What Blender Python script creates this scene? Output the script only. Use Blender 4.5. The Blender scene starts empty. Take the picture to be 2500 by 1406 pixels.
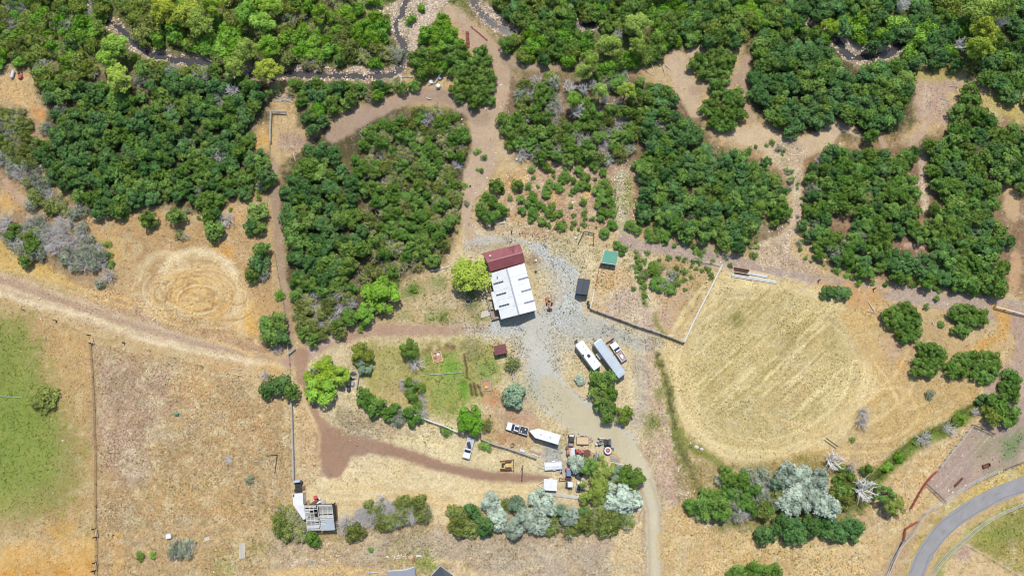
import bpy, bmesh, math, random
import numpy as np
from mathutils import Vector, Matrix
sc = bpy.context.scene
rad = math.radians
# ------------------------------------------------------------ camera, sky, sun, exposure
H = 186.0; TILT = rad(12.0); FPX = 1667.0          # drone height (m), tilt off straight down, focal length in photo pixels
cam_d = bpy.data.cameras.new('camera'); cam = bpy.data.objects.new('camera', cam_d)
sc.collection.objects.link(cam); sc.camera = cam
cam.location = (0, 0, H); cam.rotation_euler = (TILT, 0, 0)
cam_d.sensor_width = 36.0; cam_d.lens = FPX/2500*36.0; cam_d.clip_end = 8000; cam_d.clip_start = 1.0
SUN_EL = rad(64); SUN_AZ = rad(4)                  # sun over the top of the picture
w = bpy.data.worlds.new('World'); sc.world = w; w.use_nodes = True
nt = w.node_tree; bg = nt.nodes['Background']
sky = nt.nodes.new('ShaderNodeTexSky'); sky.sky_type = 'NISHITA'; sky.sun_disc = False
sky.sun_elevation = SUN_EL; sky.sun_rotation = SUN_AZ
nt.links.new(sky.outputs[0], bg.inputs[0]); bg.inputs[1].default_value = 0.15
sl = bpy.data.lights.new('sun', 'SUN'); so = bpy.data.objects.new('sun', sl); sc.collection.objects.link(so)
sl.energy = 4.4; sl.angle = rad(0.6); sl.color = (1.0, 0.96, 0.89)
so.rotation_euler = (-(math.pi/2 - SUN_EL), 0, -SUN_AZ); so.location = (0, 60, 120)
sc.view_settings.view_transform = 'Standard'; sc.view_settings.look = 'None'
sc.view_settings.exposure = 0.12; sc.view_settings.gamma = 1.0; sc.view_settings.use_curve_mapping = False
sc.cycles.filter_width = 1.15; sc.cycles.max_bounces = 6; sc.cycles.diffuse_bounces = 3; sc.cycles.transparent_max_bounces = 8
# ------------------------------------------------------------ photo pixel <-> ground point
cT, sT = math.cos(TILT), math.sin(TILT)
def P(px, py, z=0.0):
    u = (px-1250)/FPX; v = (703-py)/FPX
    dx, dy, dz = u, v*cT + sT, v*sT - cT
    t = (z-H)/dz
    return Vector((dx*t, dy*t, z))
def proj(x, y, z=0.0):
    dz = z-H
    dep = y*sT - dz*cT; up = y*cT + dz*sT
    return 1250 + FPX*x/dep, 703 - FPX*up/dep
def s2l(c):
    return tuple(((v/255)/12.92 if v/255 <= 0.04045 else ((v/255+0.055)/1.055)**2.4) for v in c)
GK = 0.66                                          # base colour per displayed brightness of a sunlit flat surface
def lin(c, k=GK):
    return tuple(min(0.9, v*k) for v in s2l(c))
R = random.Random(7)
# ------------------------------------------------------------ noise
_lat = {}
def vnoise(x, y, seed):
    if seed not in _lat: _lat[seed] = np.random.RandomState(seed).rand(256, 256).astype(np.float32)
    L = _lat[seed]
    xi = np.floor(x).astype(np.int64); yi = np.floor(y).astype(np.int64)
    fx = (x-xi).astype(np.float32); fy = (y-yi).astype(np.float32)
    fx = fx*fx*(3-2*fx); fy = fy*fy*(3-2*fy)
    x0 = xi & 255; x1 = (xi+1) & 255; y0 = yi & 255; y1 = (yi+1) & 255
    return (L[x0, y0]*(1-fx)+L[x1, y0]*fx)*(1-fy) + (L[x0, y1]*(1-fx)+L[x1, y1]*fx)*fy
def fbm(x, y, scale, seed, octv=4):
    a = 0; s = 0; amp = 1.0; f = 1.0/scale
    for o in range(octv):
        a = a + amp*vnoise(x*f+17.3*o, y*f+5.1*o, seed+o); s += amp; amp *= 0.55; f *= 2.03
    return a/s*2-1
# ------------------------------------------------------------ materials
def mat(name, col, rough=0.8, metal=0.0, noise=0.15, nscale=6.0, bump=0.0, spec=None):
    m = bpy.data.materials.new(name); m.use_nodes = True
    n = m.node_tree; b = n.nodes['Principled BSDF']
    b.inputs['Roughness'].default_value = rough; b.inputs['Metallic'].default_value = metal
    if spec is not None: b.inputs['Specular IOR Level'].default_value = spec
    if noise > 0:
        tc = n.nodes.new('ShaderNodeTexCoord'); t = n.nodes.new('ShaderNodeTexNoise')
        t.inputs['Scale'].default_value = nscale; t.inputs['Detail'].default_value = 5; t.inputs['Roughness'].default_value = 0.65
        n.links.new(tc.outputs['Object'], t.inputs['Vector'])
        r = n.nodes.new('ShaderNodeMapRange'); r.inputs[1].default_value = 0.3; r.inputs[2].default_value = 0.7
        r.inputs[3].default_value = 1-noise; r.inputs[4].default_value = 1+noise
        n.links.new(t.outputs[0], r.inputs[0])
        mx = n.nodes.new('ShaderNodeVectorMath'); mx.operation = 'SCALE'; mx.inputs[0].default_value = col[:3]
        n.links.new(r.outputs[0], mx.inputs['Scale']); n.links.new(mx.outputs[0], b.inputs['Base Color'])
        if bump > 0:
            bp = n.nodes.new('ShaderNodeBump'); bp.inputs['Strength'].default_value = bump; bp.inputs['Distance'].default_value = 0.05
            n.links.new(t.outputs[0], bp.inputs['Height']); n.links.new(bp.outputs[0], b.inputs['Normal'])
    else:
        b.inputs['Base Color'].default_value = (*col[:3], 1)
    return m
def M(name, rgb, **k): return mat(name, lin(rgb), **k)
MT = dict(
    white_metal=mat('white painted metal', (0.53, 0.54, 0.54), rough=0.45, noise=0.10, nscale=0.9),
    white_paint=mat('white vehicle paint', (0.58, 0.58, 0.58), rough=0.3, noise=0.03),
    light_metal=M('weathered aluminium', (182, 194, 204), rough=0.5, noise=0.10, nscale=0.8),
    dark_glass=mat('dark window glass', (0.02, 0.028, 0.038), rough=0.12, noise=0),
    blue_glass=mat('blue tinted roof', (0.13, 0.19, 0.28), rough=0.25, noise=0.1),
    black=mat('black rubber and plastic', (0.022, 0.023, 0.026), rough=0.7, noise=0.3, nscale=5),
    dark_paint=mat('dark vehicle paint', (0.03, 0.036, 0.042), rough=0.35, noise=0.15),
    rust=mat('rusty steel', (0.13, 0.055, 0.035), rough=0.85, noise=0.5, nscale=4),
    red=mat('faded red paint', (0.38, 0.05, 0.045), rough=0.6, noise=0.25),
    redpipe=mat('red pipe rail', (0.25, 0.05, 0.035), rough=0.7, noise=0.25),
    orange=mat('orange tractor paint', (0.34, 0.11, 0.05), rough=0.6, noise=0.3),
    yellow=mat('yellow machine paint', (0.46, 0.34, 0.10), rough=0.6, noise=0.2),
    maroon=M('maroon metal roofing', (152, 84, 86), rough=0.5, noise=0.16, nscale=0.5),
    maroon2=M('old maroon metal roofing', (128, 72, 72), rough=0.6, noise=0.25, nscale=2.0),
    greenroof=M('green metal roofing', (98, 168, 142), rough=0.5, noise=0.08, nscale=1.0),
    darkroof=M('dark grey shingles', (84, 88, 98), rough=0.9, noise=0.2, nscale=8),
    greyroof=M('grey shingles', (150, 154, 164), rough=0.9, noise=0.18, nscale=8),
    skylight=M('grey translucent skylight', (125, 133, 152), rough=0.4, noise=0.08),
    skylight2=M('dark skylight', (70, 74, 82), rough=0.3, noise=0.3),
    wall=M('tan wall boards', (150, 135, 120), rough=0.85, noise=0.12),
    whitewall=mat('white wall boards', (0.54, 0.54, 0.52), rough=0.8, noise=0.06),
    oldwood=M('weathered grey wood', (178, 172, 165), rough=0.9, noise=0.22, nscale=5),
    palewood=M('pale weathered rail wood', (226, 224, 214), rough=0.85, noise=0.15, nscale=4),
    brownwood=M('brown old wood', (130, 98, 74), rough=0.9, noise=0.3, nscale=5),
    newwood=M('new pine boards', (228, 198, 156), rough=0.8, noise=0.1, nscale=3),
    darkwood=M('dark old wood', (72, 62, 56), rough=0.9, noise=0.3, nscale=5),
    pinkwood=M('reddish grey lumber', (178, 150, 142), rough=0.9, noise=0.15, nscale=5),
    deck=M('tan deck boards', (176, 152, 134), rough=0.9, noise=0.12),
    concrete=M('pale concrete', (205, 196, 180), rough=0.95, noise=0.12),
    wire=M('grey fence wire', (110, 100, 92), rough=0.7, noise=0),
    bluepipe=M('pale blue irrigation pipe', (176, 206, 206), rough=0.4, noise=0.05),
    rock=M('pale stones', (222, 208, 198), rough=0.95, noise=0.22, nscale=1.5),
    tanrock=M('tan river stones', (200, 176, 152), rough=0.95, noise=0.3, nscale=1.5),
    asphalt=M('grey asphalt', (154, 152, 151), rough=0.95, noise=0.10, nscale=0.35),
    tar=M('tar crack sealing', (112, 116, 124), rough=0.8, noise=0.1),
    tarp=M('white tarp', (214, 217, 220), rough=0.6, noise=0.06),
    greytarp=M('grey tarp', (175, 172, 178), rough=0.7, noise=0.15),
    teal=M('teal plastic', (60, 140, 130), rough=0.5, noise=0.1),
    pink=M('faded red plastic', (220, 100, 110), rough=0.5, noise=0.1),
    netting=M('red brown plastic netting', (146, 84, 68), rough=0.8, noise=0.25, nscale=3),
    sand=M('orange sand', (196, 146, 104), rough=1, noise=0.2, nscale=2),
    bark=mat('grey brown bark', (0.13, 0.10, 0.075), rough=0.95, noise=0.3, nscale=3),
    snagBark=mat('bleached white branches', (0.66, 0.64, 0.61), rough=0.9, noise=0.15, nscale=3),
    paleBark=mat('bare silvery branches', (0.47, 0.445, 0.42), rough=0.9, noise=0.2, nscale=3),
    log=mat('bleached log', (0.50, 0.45, 0.41), rough=0.9, noise=0.25, nscale=3),
)
# ------------------------------------------------------------ mesh builder
class MB:
    def __init__(s): s.v = []; s.f = []; s.m = []; s.mats = []; s.cur = 0
    def use(s, m):
        m = MT[m] if isinstance(m, str) else m
        if m not in s.mats: s.mats.append(m)
        s.cur = s.mats.index(m); return s
    def add(s, vs, fs):
        o = len(s.v); s.v += [tuple(v) for v in vs]; s.f += [tuple(i+o for i in f) for f in fs]; s.m += [s.cur]*len(fs)
        return s
    def box(s, x0, x1, y0, y1, z0, z1):
        return s.add([(x0,y0,z0),(x1,y0,z0),(x1,y1,z0),(x0,y1,z0),(x0,y0,z1),(x1,y0,z1),(x1,y1,z1),(x0,y1,z1)],
                     [(3,2,1,0),(4,5,6,7),(0,1,5,4),(1,2,6,5),(2,3,7,6),(3,0,4,7)])
    def prism(s, poly, z0, z1, inset=0.0, top=None):
        n = len(poly); top = top or poly
        if inset:
            cx = sum(p[0] for p in poly)/n; cy = sum(p[1] for p in poly)/n
            top = [(cx+(p[0]-cx)*(1-inset), cy+(p[1]-cy)*(1-inset)) for p in poly]
        vs = [(p[0], p[1], z0) for p in poly] + [(p[0], p[1], z1) for p in top]
        return s.add(vs, [tuple(range(n-1, -1, -1)), tuple(range(n, 2*n))] + [(i, (i+1) % n, n+(i+1) % n, n+i) for i in range(n)])
    def profile(s, prof, y0, y1, inset_top=0.0, zt=None):
        """side outline (x,z) swept across the width; points above zt pulled in by inset_top"""
        n = len(prof)
        ins = [inset_top if (zt is not None and p[1] > zt) else 0.0 for p in prof]
        vs = [(p[0], y0+i, p[1]) for p, i in zip(prof, ins)] + [(p[0], y1-i, p[1]) for p, i in zip(prof, ins)]
        return s.add(vs, [tuple(range(n)), tuple(range(2*n-1, n-1, -1))] + [((i+1) % n, i, n+i, n+(i+1) % n) for i in range(n)])
    def tube(s, a, b, r0, r1=None, n=6):
        a = Vector(a); b = Vector(b); r1 = r0 if r1 is None else r1
        d = (b-a)
        if d.length < 1e-6: return s
        d.normalize(); q = d.orthogonal().normalized(); p = d.cross(q)
        vs = []
        for c, r in ((a, r0), (b, r1)):
            for i in range(n):
                t = 2*math.pi*i/n; vs.append(c + q*math.cos(t)*r + p*math.sin(t)*r)
        return s.add(vs, [tuple(range(n-1, -1, -1)), tuple(range(n, 2*n))] + [(i, (i+1) % n, n+(i+1) % n, n+i) for i in range(n)])
    def cyl(s, x, y, z0, z1, r, r1=None, n=14): return s.tube((x, y, z0), (x, y, z1), r, r1, n)
    def ring(s, x, y, z0, z1, ro, ri, n=20):
        vs = []
        for z in (z0, z1):
            for r in (ri, ro):
                vs += [(x+r*math.cos(2*math.pi*i/n), y+r*math.sin(2*math.pi*i/n), z) for i in range(n)]
        fs = []
        for i in range(n):
            j = (i+1) % n
            fs += [(i, j, n+j, n+i), (2*n+i, 3*n+i, 3*n+j, 2*n+j), (n+i, n+j, 3*n+j, 3*n+i), (j, i, 2*n+i, 2*n+j)]
        return s.add(vs, fs)
    def mesh(s, name, bevel=0.0, smooth=False):
        me = bpy.data.meshes.new(name); me.from_pydata(s.v, [], s.f)
        for m in s.mats: me.materials.append(m)
        me.polygons.foreach_set('material_index', s.m)
        if bevel > 0:
            bm = bmesh.new(); bm.from_mesh(me)
            bmesh.ops.bevel(bm, geom=bm.edges[:], offset=bevel, segments=1, affect='EDGES', clamp_overlap=True)
            bm.to_mesh(me); bm.free()
        if smooth: me.polygons.foreach_set('use_smooth', [True]*len(me.polygons))
        me.update(); return me
    def obj(s, name, parent=None, bevel=0.0, smooth=False, **k): return put(s.mesh(name, bevel, smooth), name, parent, **k)
def put(me, name, parent=None, loc=None, rz=0, label=None, cat=None, group=None, kind=None, scale=None):
    o = bpy.data.objects.new(name, me); sc.collection.objects.link(o)
    if parent is not None: o.parent = parent
    if loc is not None: o.location = loc
    if rz: o.rotation_euler = (0, 0, rz)
    if scale is not None: o.scale = scale
    if label: o['label'] = label
    if cat: o['category'] = cat
    if group: o['group'] = group
    if kind: o['kind'] = kind
    return o
def thing(name, label, cat, loc=(0, 0, 0), rz=0, group=None): return put(None, name, None, loc, rz, label, cat, group)
def frame(pf, pb, z=0.0):
    """place a thing between two photo points (front, back): centre, heading, length"""
    a = P(*pf, z); b = P(*pb, z); d = a-b
    c = (a+b)/2; return (c.x, c.y, 0), math.atan2(d.y, d.x), d.length
# ------------------------------------------------------------ the ground: one fine grid, coloured by what grows or lies there
GX0, GX1, GY0, GY1, GS = -182.0, 182.0, -52.0, 152.0, 0.30
nx = int((GX1-GX0)/GS)+1; ny = int((GY1-GY0)/GS)+1
gx, gy = np.meshgrid(np.linspace(GX0, GX1, nx), np.linspace(GY0, GY1, ny), indexing='xy')
gx = gx.ravel(); gy = gy.ravel(); NV = nx*ny
QX, QY = proj(gx, gy, 0.0)
QX = QX.astype(np.float64); QY = QY.astype(np.float64)
col = np.zeros((NV, 3), np.float32); spk = np.full(NV, 0.55, np.float32); zz = np.zeros(NV, np.float32); reg = np.zeros(NV, np.int32)
REG = ['ground']; keep = np.zeros(NV, np.float32)
W1 = fbm(QX, QY, 26, 11, 4); W2 = fbm(QX, QY, 26, 31, 4); N60 = fbm(QX, QY, 60, 51, 4); N9 = fbm(QX, QY, 9, 71, 3); N200 = fbm(QX, QY, 210, 91, 4)
NHI = fbm(QX, QY, 3.6, 111, 2)
def L(c):
    g = (c[0]*.35+c[1]*.5+c[2]*.15); return np.array(lin([g+(v-g)*.93 for v in c]), np.float32)*np.array([.90, .91, .90], np.float32)
base = L((204, 172, 122)); col[:] = base
def mixc(mask, c, op=1.0):
    m = (mask*op)[:, None]
    col[:] = col*(1-m) + L(c)*m
def polysd(poly, pad, warp):
    xs = [p[0] for p in poly]; ys = [p[1] for p in poly]
    idx = np.nonzero((QX > min(xs)-pad) & (QX < max(xs)+pad) & (QY > min(ys)-pad) & (QY < max(ys)+pad))[0]
    x = QX[idx]+W1[idx]*warp; y = QY[idx]+W2[idx]*warp
    ins = np.zeros(len(idx), bool); d = np.full(len(idx), 1e9)
    n = len(poly)
    for i in range(n):
        x0, y0 = poly[i]; x1, y1 = poly[(i+1) % n]
        c = ((y0 > y) != (y1 > y)) & (x < (x1-x0)*(y-y0)/((y1-y0) or 1e-9)+x0); ins ^= c
        dx, dy = x1-x0, y1-y0; t = np.clip(((x-x0)*dx+(y-y0)*dy)/(dx*dx+dy*dy+1e-9), 0, 1)
        d = np.minimum(d, np.hypot(x-x0-t*dx, y-y0-t*dy))
    return idx, np.where(ins, d, -d)
def linesd(line, wd, pad, warp):
    """distance inside a band along a polyline; wd = width or list of widths"""
    if not isinstance(wd, (list, tuple)): wd = [wd]*len(line)
    m = max(wd)/2+pad
    xs = [p[0] for p in line]; ys = [p[1] for p in line]
    idx = np.nonzero((QX > min(xs)-m) & (QX < max(xs)+m) & (QY > min(ys)-m) & (QY < max(ys)+m))[0]
    x = QX[idx]+W1[idx]*warp; y = QY[idx]+W2[idx]*warp
    best = np.full(len(idx), -1e9)
    for i in range(len(line)-1):
        x0, y0 = line[i]; x1, y1 = line[i+1]; dx, dy = x1-x0, y1-y0
        t = np.clip(((x-x0)*dx+(y-y0)*dy)/(dx*dx+dy*dy+1e-9), 0, 1)
        best = np.maximum(best, (wd[i]*(1-t)+wd[i+1]*t)/2 - np.hypot(x-x0-t*dx, y-y0-t*dy))
    return idx, best
def apply(idx, sd, c, soft, op, grain, name, sp):
    m = np.clip(sd/soft*0.5+0.5 + N9[idx]*grain*(0.9 if grain else 0), 0, 1); m = m*m*(3-2*m)
    a = (m*op)[:, None].astype(np.float32)
    if c is not None: col[idx] = col[idx]*(1-a) + L(c)*a
    if sp is not None: spk[idx] = spk[idx]*(1-m)+sp*m
    if name:
        if name not in REG: REG.append(name)
        k = idx[sd > 0]; reg[k] = REG.index(name)
def smooth(line, n=6):
    out = []
    for i in range(len(line)-1):
        p0 = line[max(i-1, 0)]; p1 = line[i]; p2 = line[i+1]; p3 = line[min(i+2, len(line)-1)]
        for k in range(n):
            t = k/n
            out.append(tuple(0.5*((2*p1[j])+(-p0[j]+p2[j])*t+(2*p0[j]-5*p1[j]+4*p2[j]-p3[j])*t*t+(-p0[j]+3*p1[j]-3*p2[j]+p3[j])*t**3) for j in range(2)))
    out.append(tuple(line[-1])); return out
def A(poly, c, soft=14, warp=14, op=1.0, grain=0.5, name=None, sp=None):
    i, d = polysd(poly, soft+warp+2, warp); apply(i, d, c, soft, op, grain, name, sp)
def B(line, wd, c, soft=6, warp=5, op=1.0, grain=0.35, name=None, sp=None, sm=True):
    if sm and len(line) > 2:
        if isinstance(wd, (list, tuple)):
            wl = []
            for i in range(len(wd)-1): wl += [wd[i]+(wd[i+1]-wd[i])*k/6 for k in range(6)]
            wd = wl+[wd[-1]]
        line = smooth(line)
    i, d = linesd(line, wd, soft+warp+2, warp); apply(i, d, c, soft, op, grain, name, sp)
    if (max(wd) if isinstance(wd, (list, tuple)) else wd) < 17 and c is not None: keep[i] = np.maximum(keep[i], np.clip(d/soft*.5+.6, 0, 1)*min(1, op*1.3))
def S(x, y, r, c, soft=None, op=1.0, grain=0.5, ry=None, sp=None, rot=0):
    ry = ry or r
    pl = [(x+r*math.cos(t*.524)*math.cos(rot)-ry*math.sin(t*.524)*math.sin(rot), y+r*math.cos(t*.524)*math.sin(rot)+ry*math.sin(t*.524)*math.cos(rot)) for t in range(12)]
    A(pl, c, soft=soft or r*0.7, warp=r*0.3, op=op, grain=grain, sp=sp)
STRAW = (222, 198, 150); PALE = (232, 214, 172); GOLD = (214, 168, 98); BROWN = (160, 124, 96); MAUVE = (184, 158, 140); PINK = (198, 168, 150)
GRAVEL = (186, 184, 176); BLUEG = (176, 184, 186); GREEN = (138, 158, 78); DARKSOIL = (118, 92, 70)
# brown-green woodland floor, shade between the crowns painted into its colour
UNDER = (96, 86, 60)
# ---- upper riverside woods
A([(-80,-80),(2600,-80),(2600,150),(2400,200),(2230,170),(2000,150),(1800,110),(1640,130),(1480,200),(1240,180),(1200,60),(1100,20),(1020,150),(940,190),(700,190),(640,210),(520,190),(300,190),(200,170),(60,140),(-80,150)], (104,112,64), soft=26, warp=24, name=None, sp=0.7)
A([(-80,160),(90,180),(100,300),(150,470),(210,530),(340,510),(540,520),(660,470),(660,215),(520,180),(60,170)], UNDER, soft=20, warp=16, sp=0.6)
A([(-60,240),(70,265),(100,330),(110,430),(200,520),(240,600),(290,690),(230,700),(40,640),(-60,560)], (170,140,104), soft=20, warp=16)
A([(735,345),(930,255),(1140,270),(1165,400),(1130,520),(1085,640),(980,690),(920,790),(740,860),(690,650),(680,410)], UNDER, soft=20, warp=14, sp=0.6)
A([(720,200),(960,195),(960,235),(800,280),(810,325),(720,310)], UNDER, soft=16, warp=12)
A([(1200,180),(1560,180),(1700,260),(1760,360),(1860,380),(1920,430),(1920,600),(1840,620),(1560,560),(1520,420),(1240,390)], (136,112,86), soft=20, warp=16, sp=0.6)
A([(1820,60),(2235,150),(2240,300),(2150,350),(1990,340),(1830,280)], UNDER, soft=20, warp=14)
A([(1950,380),(2260,330),(2560,230),(2560,700),(2440,730),(2220,700),(2000,640)], (150,118,90), soft=20, warp=14)
# ---- creek banks and stone beds
CREEK1 = [(1140,-60),(1158,5),(1195,50),(1245,76),(1330,84),(1410,64),(1470,58),(1560,52),(1650,30),(1720,20),(1800,40),(1890,34),(1960,60),(2040,98),(2072,134),(2120,138),(2172,130),(2202,106),(2240,60),(2300,-20),(2340,-80)]
CREEK2 = [(1010,-60),(990,10),(968,60),(972,86),(984,112),(985,140),(972,168),(945,181),(840,184),(765,181),(712,178),(640,184),(570,172),(520,158),(470,148),(418,146),(378,134),(335,112),(308,88),(290,68),(262,55),(235,20),(215,-60)]
for cr in (CREEK1, CREEK2):
    B(cr, 34, (146,124,100), soft=9, warp=9, name='creek_bank')
A([(914,20),(954,5),(1008,-10),(1070,-10),(1085,15),(1051,45),(1028,70),(1014,100),(1000,130),(988,140),(990,100),(968,76),(930,50)], (186,168,138), soft=12, warp=14, grain=.9, name='stone_bed', sp=0.9)
S(1000,45,22,(116,124,66)); S(940,40,16,(110,120,64)); S(1030,20,14,(120,126,70))
B([(1078,0),(1046,45),(1022,80),(1008,110),(990,140)], 24, (206,180,156), soft=6, warp=5, name='stone_bed', sp=0.9)
A([(1160,14),(1185,10),(1210,34),(1232,40),(1240,75),(1262,85),(1240,88),(1205,60)], (196,164,140), soft=8, warp=6, name='stone_bed', sp=0.9)
A([(2042,95),(2070,92),(2110,112),(2150,104),(2178,115),(2150,126),(2100,130),(2075,128),(2055,112)], (206,182,160), soft=6, warp=6, name='stone_bed', sp=0.9)
A([(800,178),(870,163),(945,165),(950,176),(900,178)], (190,160,132), soft=5, warp=4, name='stone_bed', sp=0.9)
A([(1410,52),(1470,45),(1492,52),(1470,64),(1412,70)], (180,150,122), soft=6, warp=4)
A([(870,20),(930,0),(950,30),(900,60)], (170,160,110), soft=12)
S(735,130,22,(176,160,100)); S(760,100,18,(160,150,90)); S(830,60,30,(120,124,68))
# ---- dry slope between wood and road, left
A([(-60,178),(55,172),(98,182),(70,205),(80,240),(104,275),(104,302),(84,282),(50,255),(-60,235)], (214,176,120), soft=8, warp=8)
A([(80,255),(104,270),(104,302),(90,290)], (214,150,86), soft=8)
S(32,112,18,(206,160,110)); S(15,480,38,(206,168,120),ry=24); S(20,500,24,GOLD)
A([(205,540),(330,490),(480,540),(620,480),(670,520),(690,700),(700,840),(560,800),(300,720),(300,660),(240,590)], (196,158,108), soft=18, warp=14)
S(560,520,26,(206,164,112)); S(270,610,40,(214,176,110),ry=26); S(540,620,26,(224,164,84),ry=22); S(650,330,26,(212,170,100)); S(640,345,22,(222,176,100))
S(600,780,26,(222,176,92),ry=42); S(640,860,26,(226,172,84)); A([(-60,570),(30,580),(80,630),(180,690),(100,680),(-60,640)], (216,176,98), soft=10)
A([(180,690),(330,715),(440,760),(600,820),(700,850),(700,870),(560,850),(400,800),(180,730)], (198,158,114), soft=12, sp=0.8)
# ---- wheel marks
def ellipse(cx, cy, a, b, rot=0, t0=0, t1=360, n=26):
    o = []
    for i in range(n+1):
        t = rad(t0+(t1-t0)*i/n); x, y = a*math.cos(t), b*math.sin(t); q = rad(rot)
        o.append((cx+x*math.cos(q)-y*math.sin(q), cy+x*math.sin(q)+y*math.cos(q)))
    return o
S(482,672,56,(184,148,102),ry=20,op=.7,soft=16); S(400,672,30,(184,148,104),ry=20,op=.6,soft=14)
B(ellipse(400, 695, 62, 78, 0, 185, 310), 14, (208,180,134), soft=7, op=0.7, sm=False)
B(ellipse(482, 690, 92, 78, 0, 195, 350), 17, (236,212,166), soft=7, op=0.9, sm=False)
B(ellipse(474, 740, 104, 72, 0, 150, 380), 38, (228,204,160), soft=18, op=0.85, sm=False)
B([(545,650),(575,700),(588,760),(590,815)], 16, (222,192,146), soft=9, op=0.8)
S(455, 725, 30, (208,158,88), ry=24, op=0.6); S(525,700,34,(226,204,160),ry=16,op=0.7)
S(470,725,100,(206,170,114),ry=64,op=.5,soft=26)
for k in range(110):
    cx = R.gauss(480, 36); cy = R.gauss(718, 13); a = R.uniform(18, 88); b = a*R.uniform(0.5, 0.85); t0 = R.uniform(0, 360)
    B(ellipse(cx, cy, a, b, R.uniform(-10, 30), t0, t0+R.uniform(120, 330)), R.uniform(2.2, 3.6), R.choice([(236,214,166),(226,190,128),(226,180,104),(180,136,84)]), soft=2.6, warp=1.5, op=R.uniform(.55,.95), sm=False, grain=0.1)
for k in range(7):
    B(ellipse(400+R.uniform(-4,4), 700, 52+k*3.4, 70+k*3.2, 0, 180+R.uniform(0,20), 300+R.uniform(0,40)), 1.8, (232,206,158), soft=2.6, warp=1, op=.6, sm=False, grain=0.1)
    B(ellipse(484+R.uniform(-4,4), 692, 78+k*3.4, 62+k*3.6, 0, 180+R.uniform(0,20), 330+R.uniform(0,30)), 1.8, (238,214,168), soft=2.6, warp=1, op=.6, sm=False, grain=0.1)
# ---- left pastures
A([(-80,745),(140,783),(222,822),(232,1000),(238,1300),(236,1310),(-80,1310)], (196,160,106), soft=6, warp=4, name='pasture')
A([(-80,760),(60,775),(105,830),(118,920),(170,1000),(200,1080),(205,1180),(150,1250),(40,1290),(-80,1290)], (158,150,82), soft=42, warp=26, name='pasture')
A([(-80,770),(50,800),(90,880),(100,960),(130,1030),(140,1100),(110,1170),(40,1210),(-80,1210)], (142,152,72), soft=40, warp=24)
S(10,1090,90,(134,152,66),ry=110,op=0.7); S(60,1000,60,(134,154,64),op=0.5)
A([(-80,1250),(120,1290),(236,1260),(236,1330),(-80,1330)], (186,158,106), soft=20)
A([(-80,1325),(60,1318),(150,1310),(236,1320),(236,1480),(-80,1480)], (218,172,100), soft=16)
A([(-80,1385),(236,1378),(236,1480),(-80,1480)], (220,160,72), soft=20)
S(130,1330,60,(222,186,134),ry=14,op=.6); S(140,1290,34,(218,168,84),ry=12)
A([(228,840),(430,880),(600,925),(640,960),(716,1000),(716,1170),(650,1270),(300,1300),(240,1310),(236,1000)], (190,158,112), soft=8, warp=4, sp=0.9)
A([(236,860),(330,880),(420,930),(400,1040),(330,1120),(300,1180),(260,1150),(236,1000)], (186,154,126), soft=34, warp=24, sp=0.95)
S(470,940,40,(204,164,112)); S(560,900,40,(206,166,116),ry=16); S(420,1210,60,(206,166,100),ry=26,op=.7); S(600,1060,50,(194,150,98),op=.6); S(330,1150,28,(196,168,140)); S(560,1240,50,(206,160,96),ry=30,op=.6)
A([(240,1300),(480,1290),(640,1270),(660,1480),(236,1480)], (194,160,112), soft=16, sp=0.8)
for x in (281, 296): B([(x+2,1300),(x,1350),(x-4,1430)], 6, (222,170,92), soft=5, op=.8)
B([(470,1320),(500,1290),(545,1275),(575,1290),(590,1310)], 5, (222,188,130), soft=4, op=.8); B([(655,1130),(655,1240),(640,1270),(590,1310),(592,1380)], 5, (220,186,130), soft=4, op=.7)
B([(490,1320),(590,1303),(640,1285),(700,1260)], 5, (218,182,124), soft=4, op=.7); B([(490,1320),(490,1400)], 5, (216,178,118), soft=4, op=.7)
S(545,1385,30,(170,160,92),ry=22,op=.8); S(640,1340,30,(176,164,100),ry=16,op=.7)
B([(225,850),(232,1000),(237,1240),(238,1406)], 5, (150,116,78), soft=5, op=.7)
# ---- left dirt track
B([(-60,676),(60,712),(150,740),(330,805),(480,845),(600,872),(712,888)], [56,56,52,50,42,36,32], (208,180,144), soft=8, name='dirt_track', sp=0.6)
B([(-60,668),(60,705),(150,735),(330,795),(480,838),(600,866),(712,884)], 14, (184,154,128), soft=6, op=.85)
B([(-60,700),(60,735),(150,757),(250,785),(330,822),(480,858),(600,880),(712,892)], 9, (232,210,168), soft=6, op=.9)
B([(-60,688),(60,718),(150,748),(330,812),(480,850),(600,874),(712,886)], 6, (224,200,158), soft=5, op=.6)
B([(-60,636),(60,650),(180,700),(320,735),(420,790),(520,830),(620,868)], 7, (228,190,116), soft=6, op=.8)
B([(-60,650),(60,664),(180,714),(320,750)], 5, (230,196,126), soft=5, op=.8)
B([(-60,690),(0,680),(90,706),(200,750),(320,770),(440,805),(580,842),(700,862)], 8, (178,142,118), soft=7, op=.6, sp=0.9)
S(680,895,40,(214,168,92),ry=12,op=.7)
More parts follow.
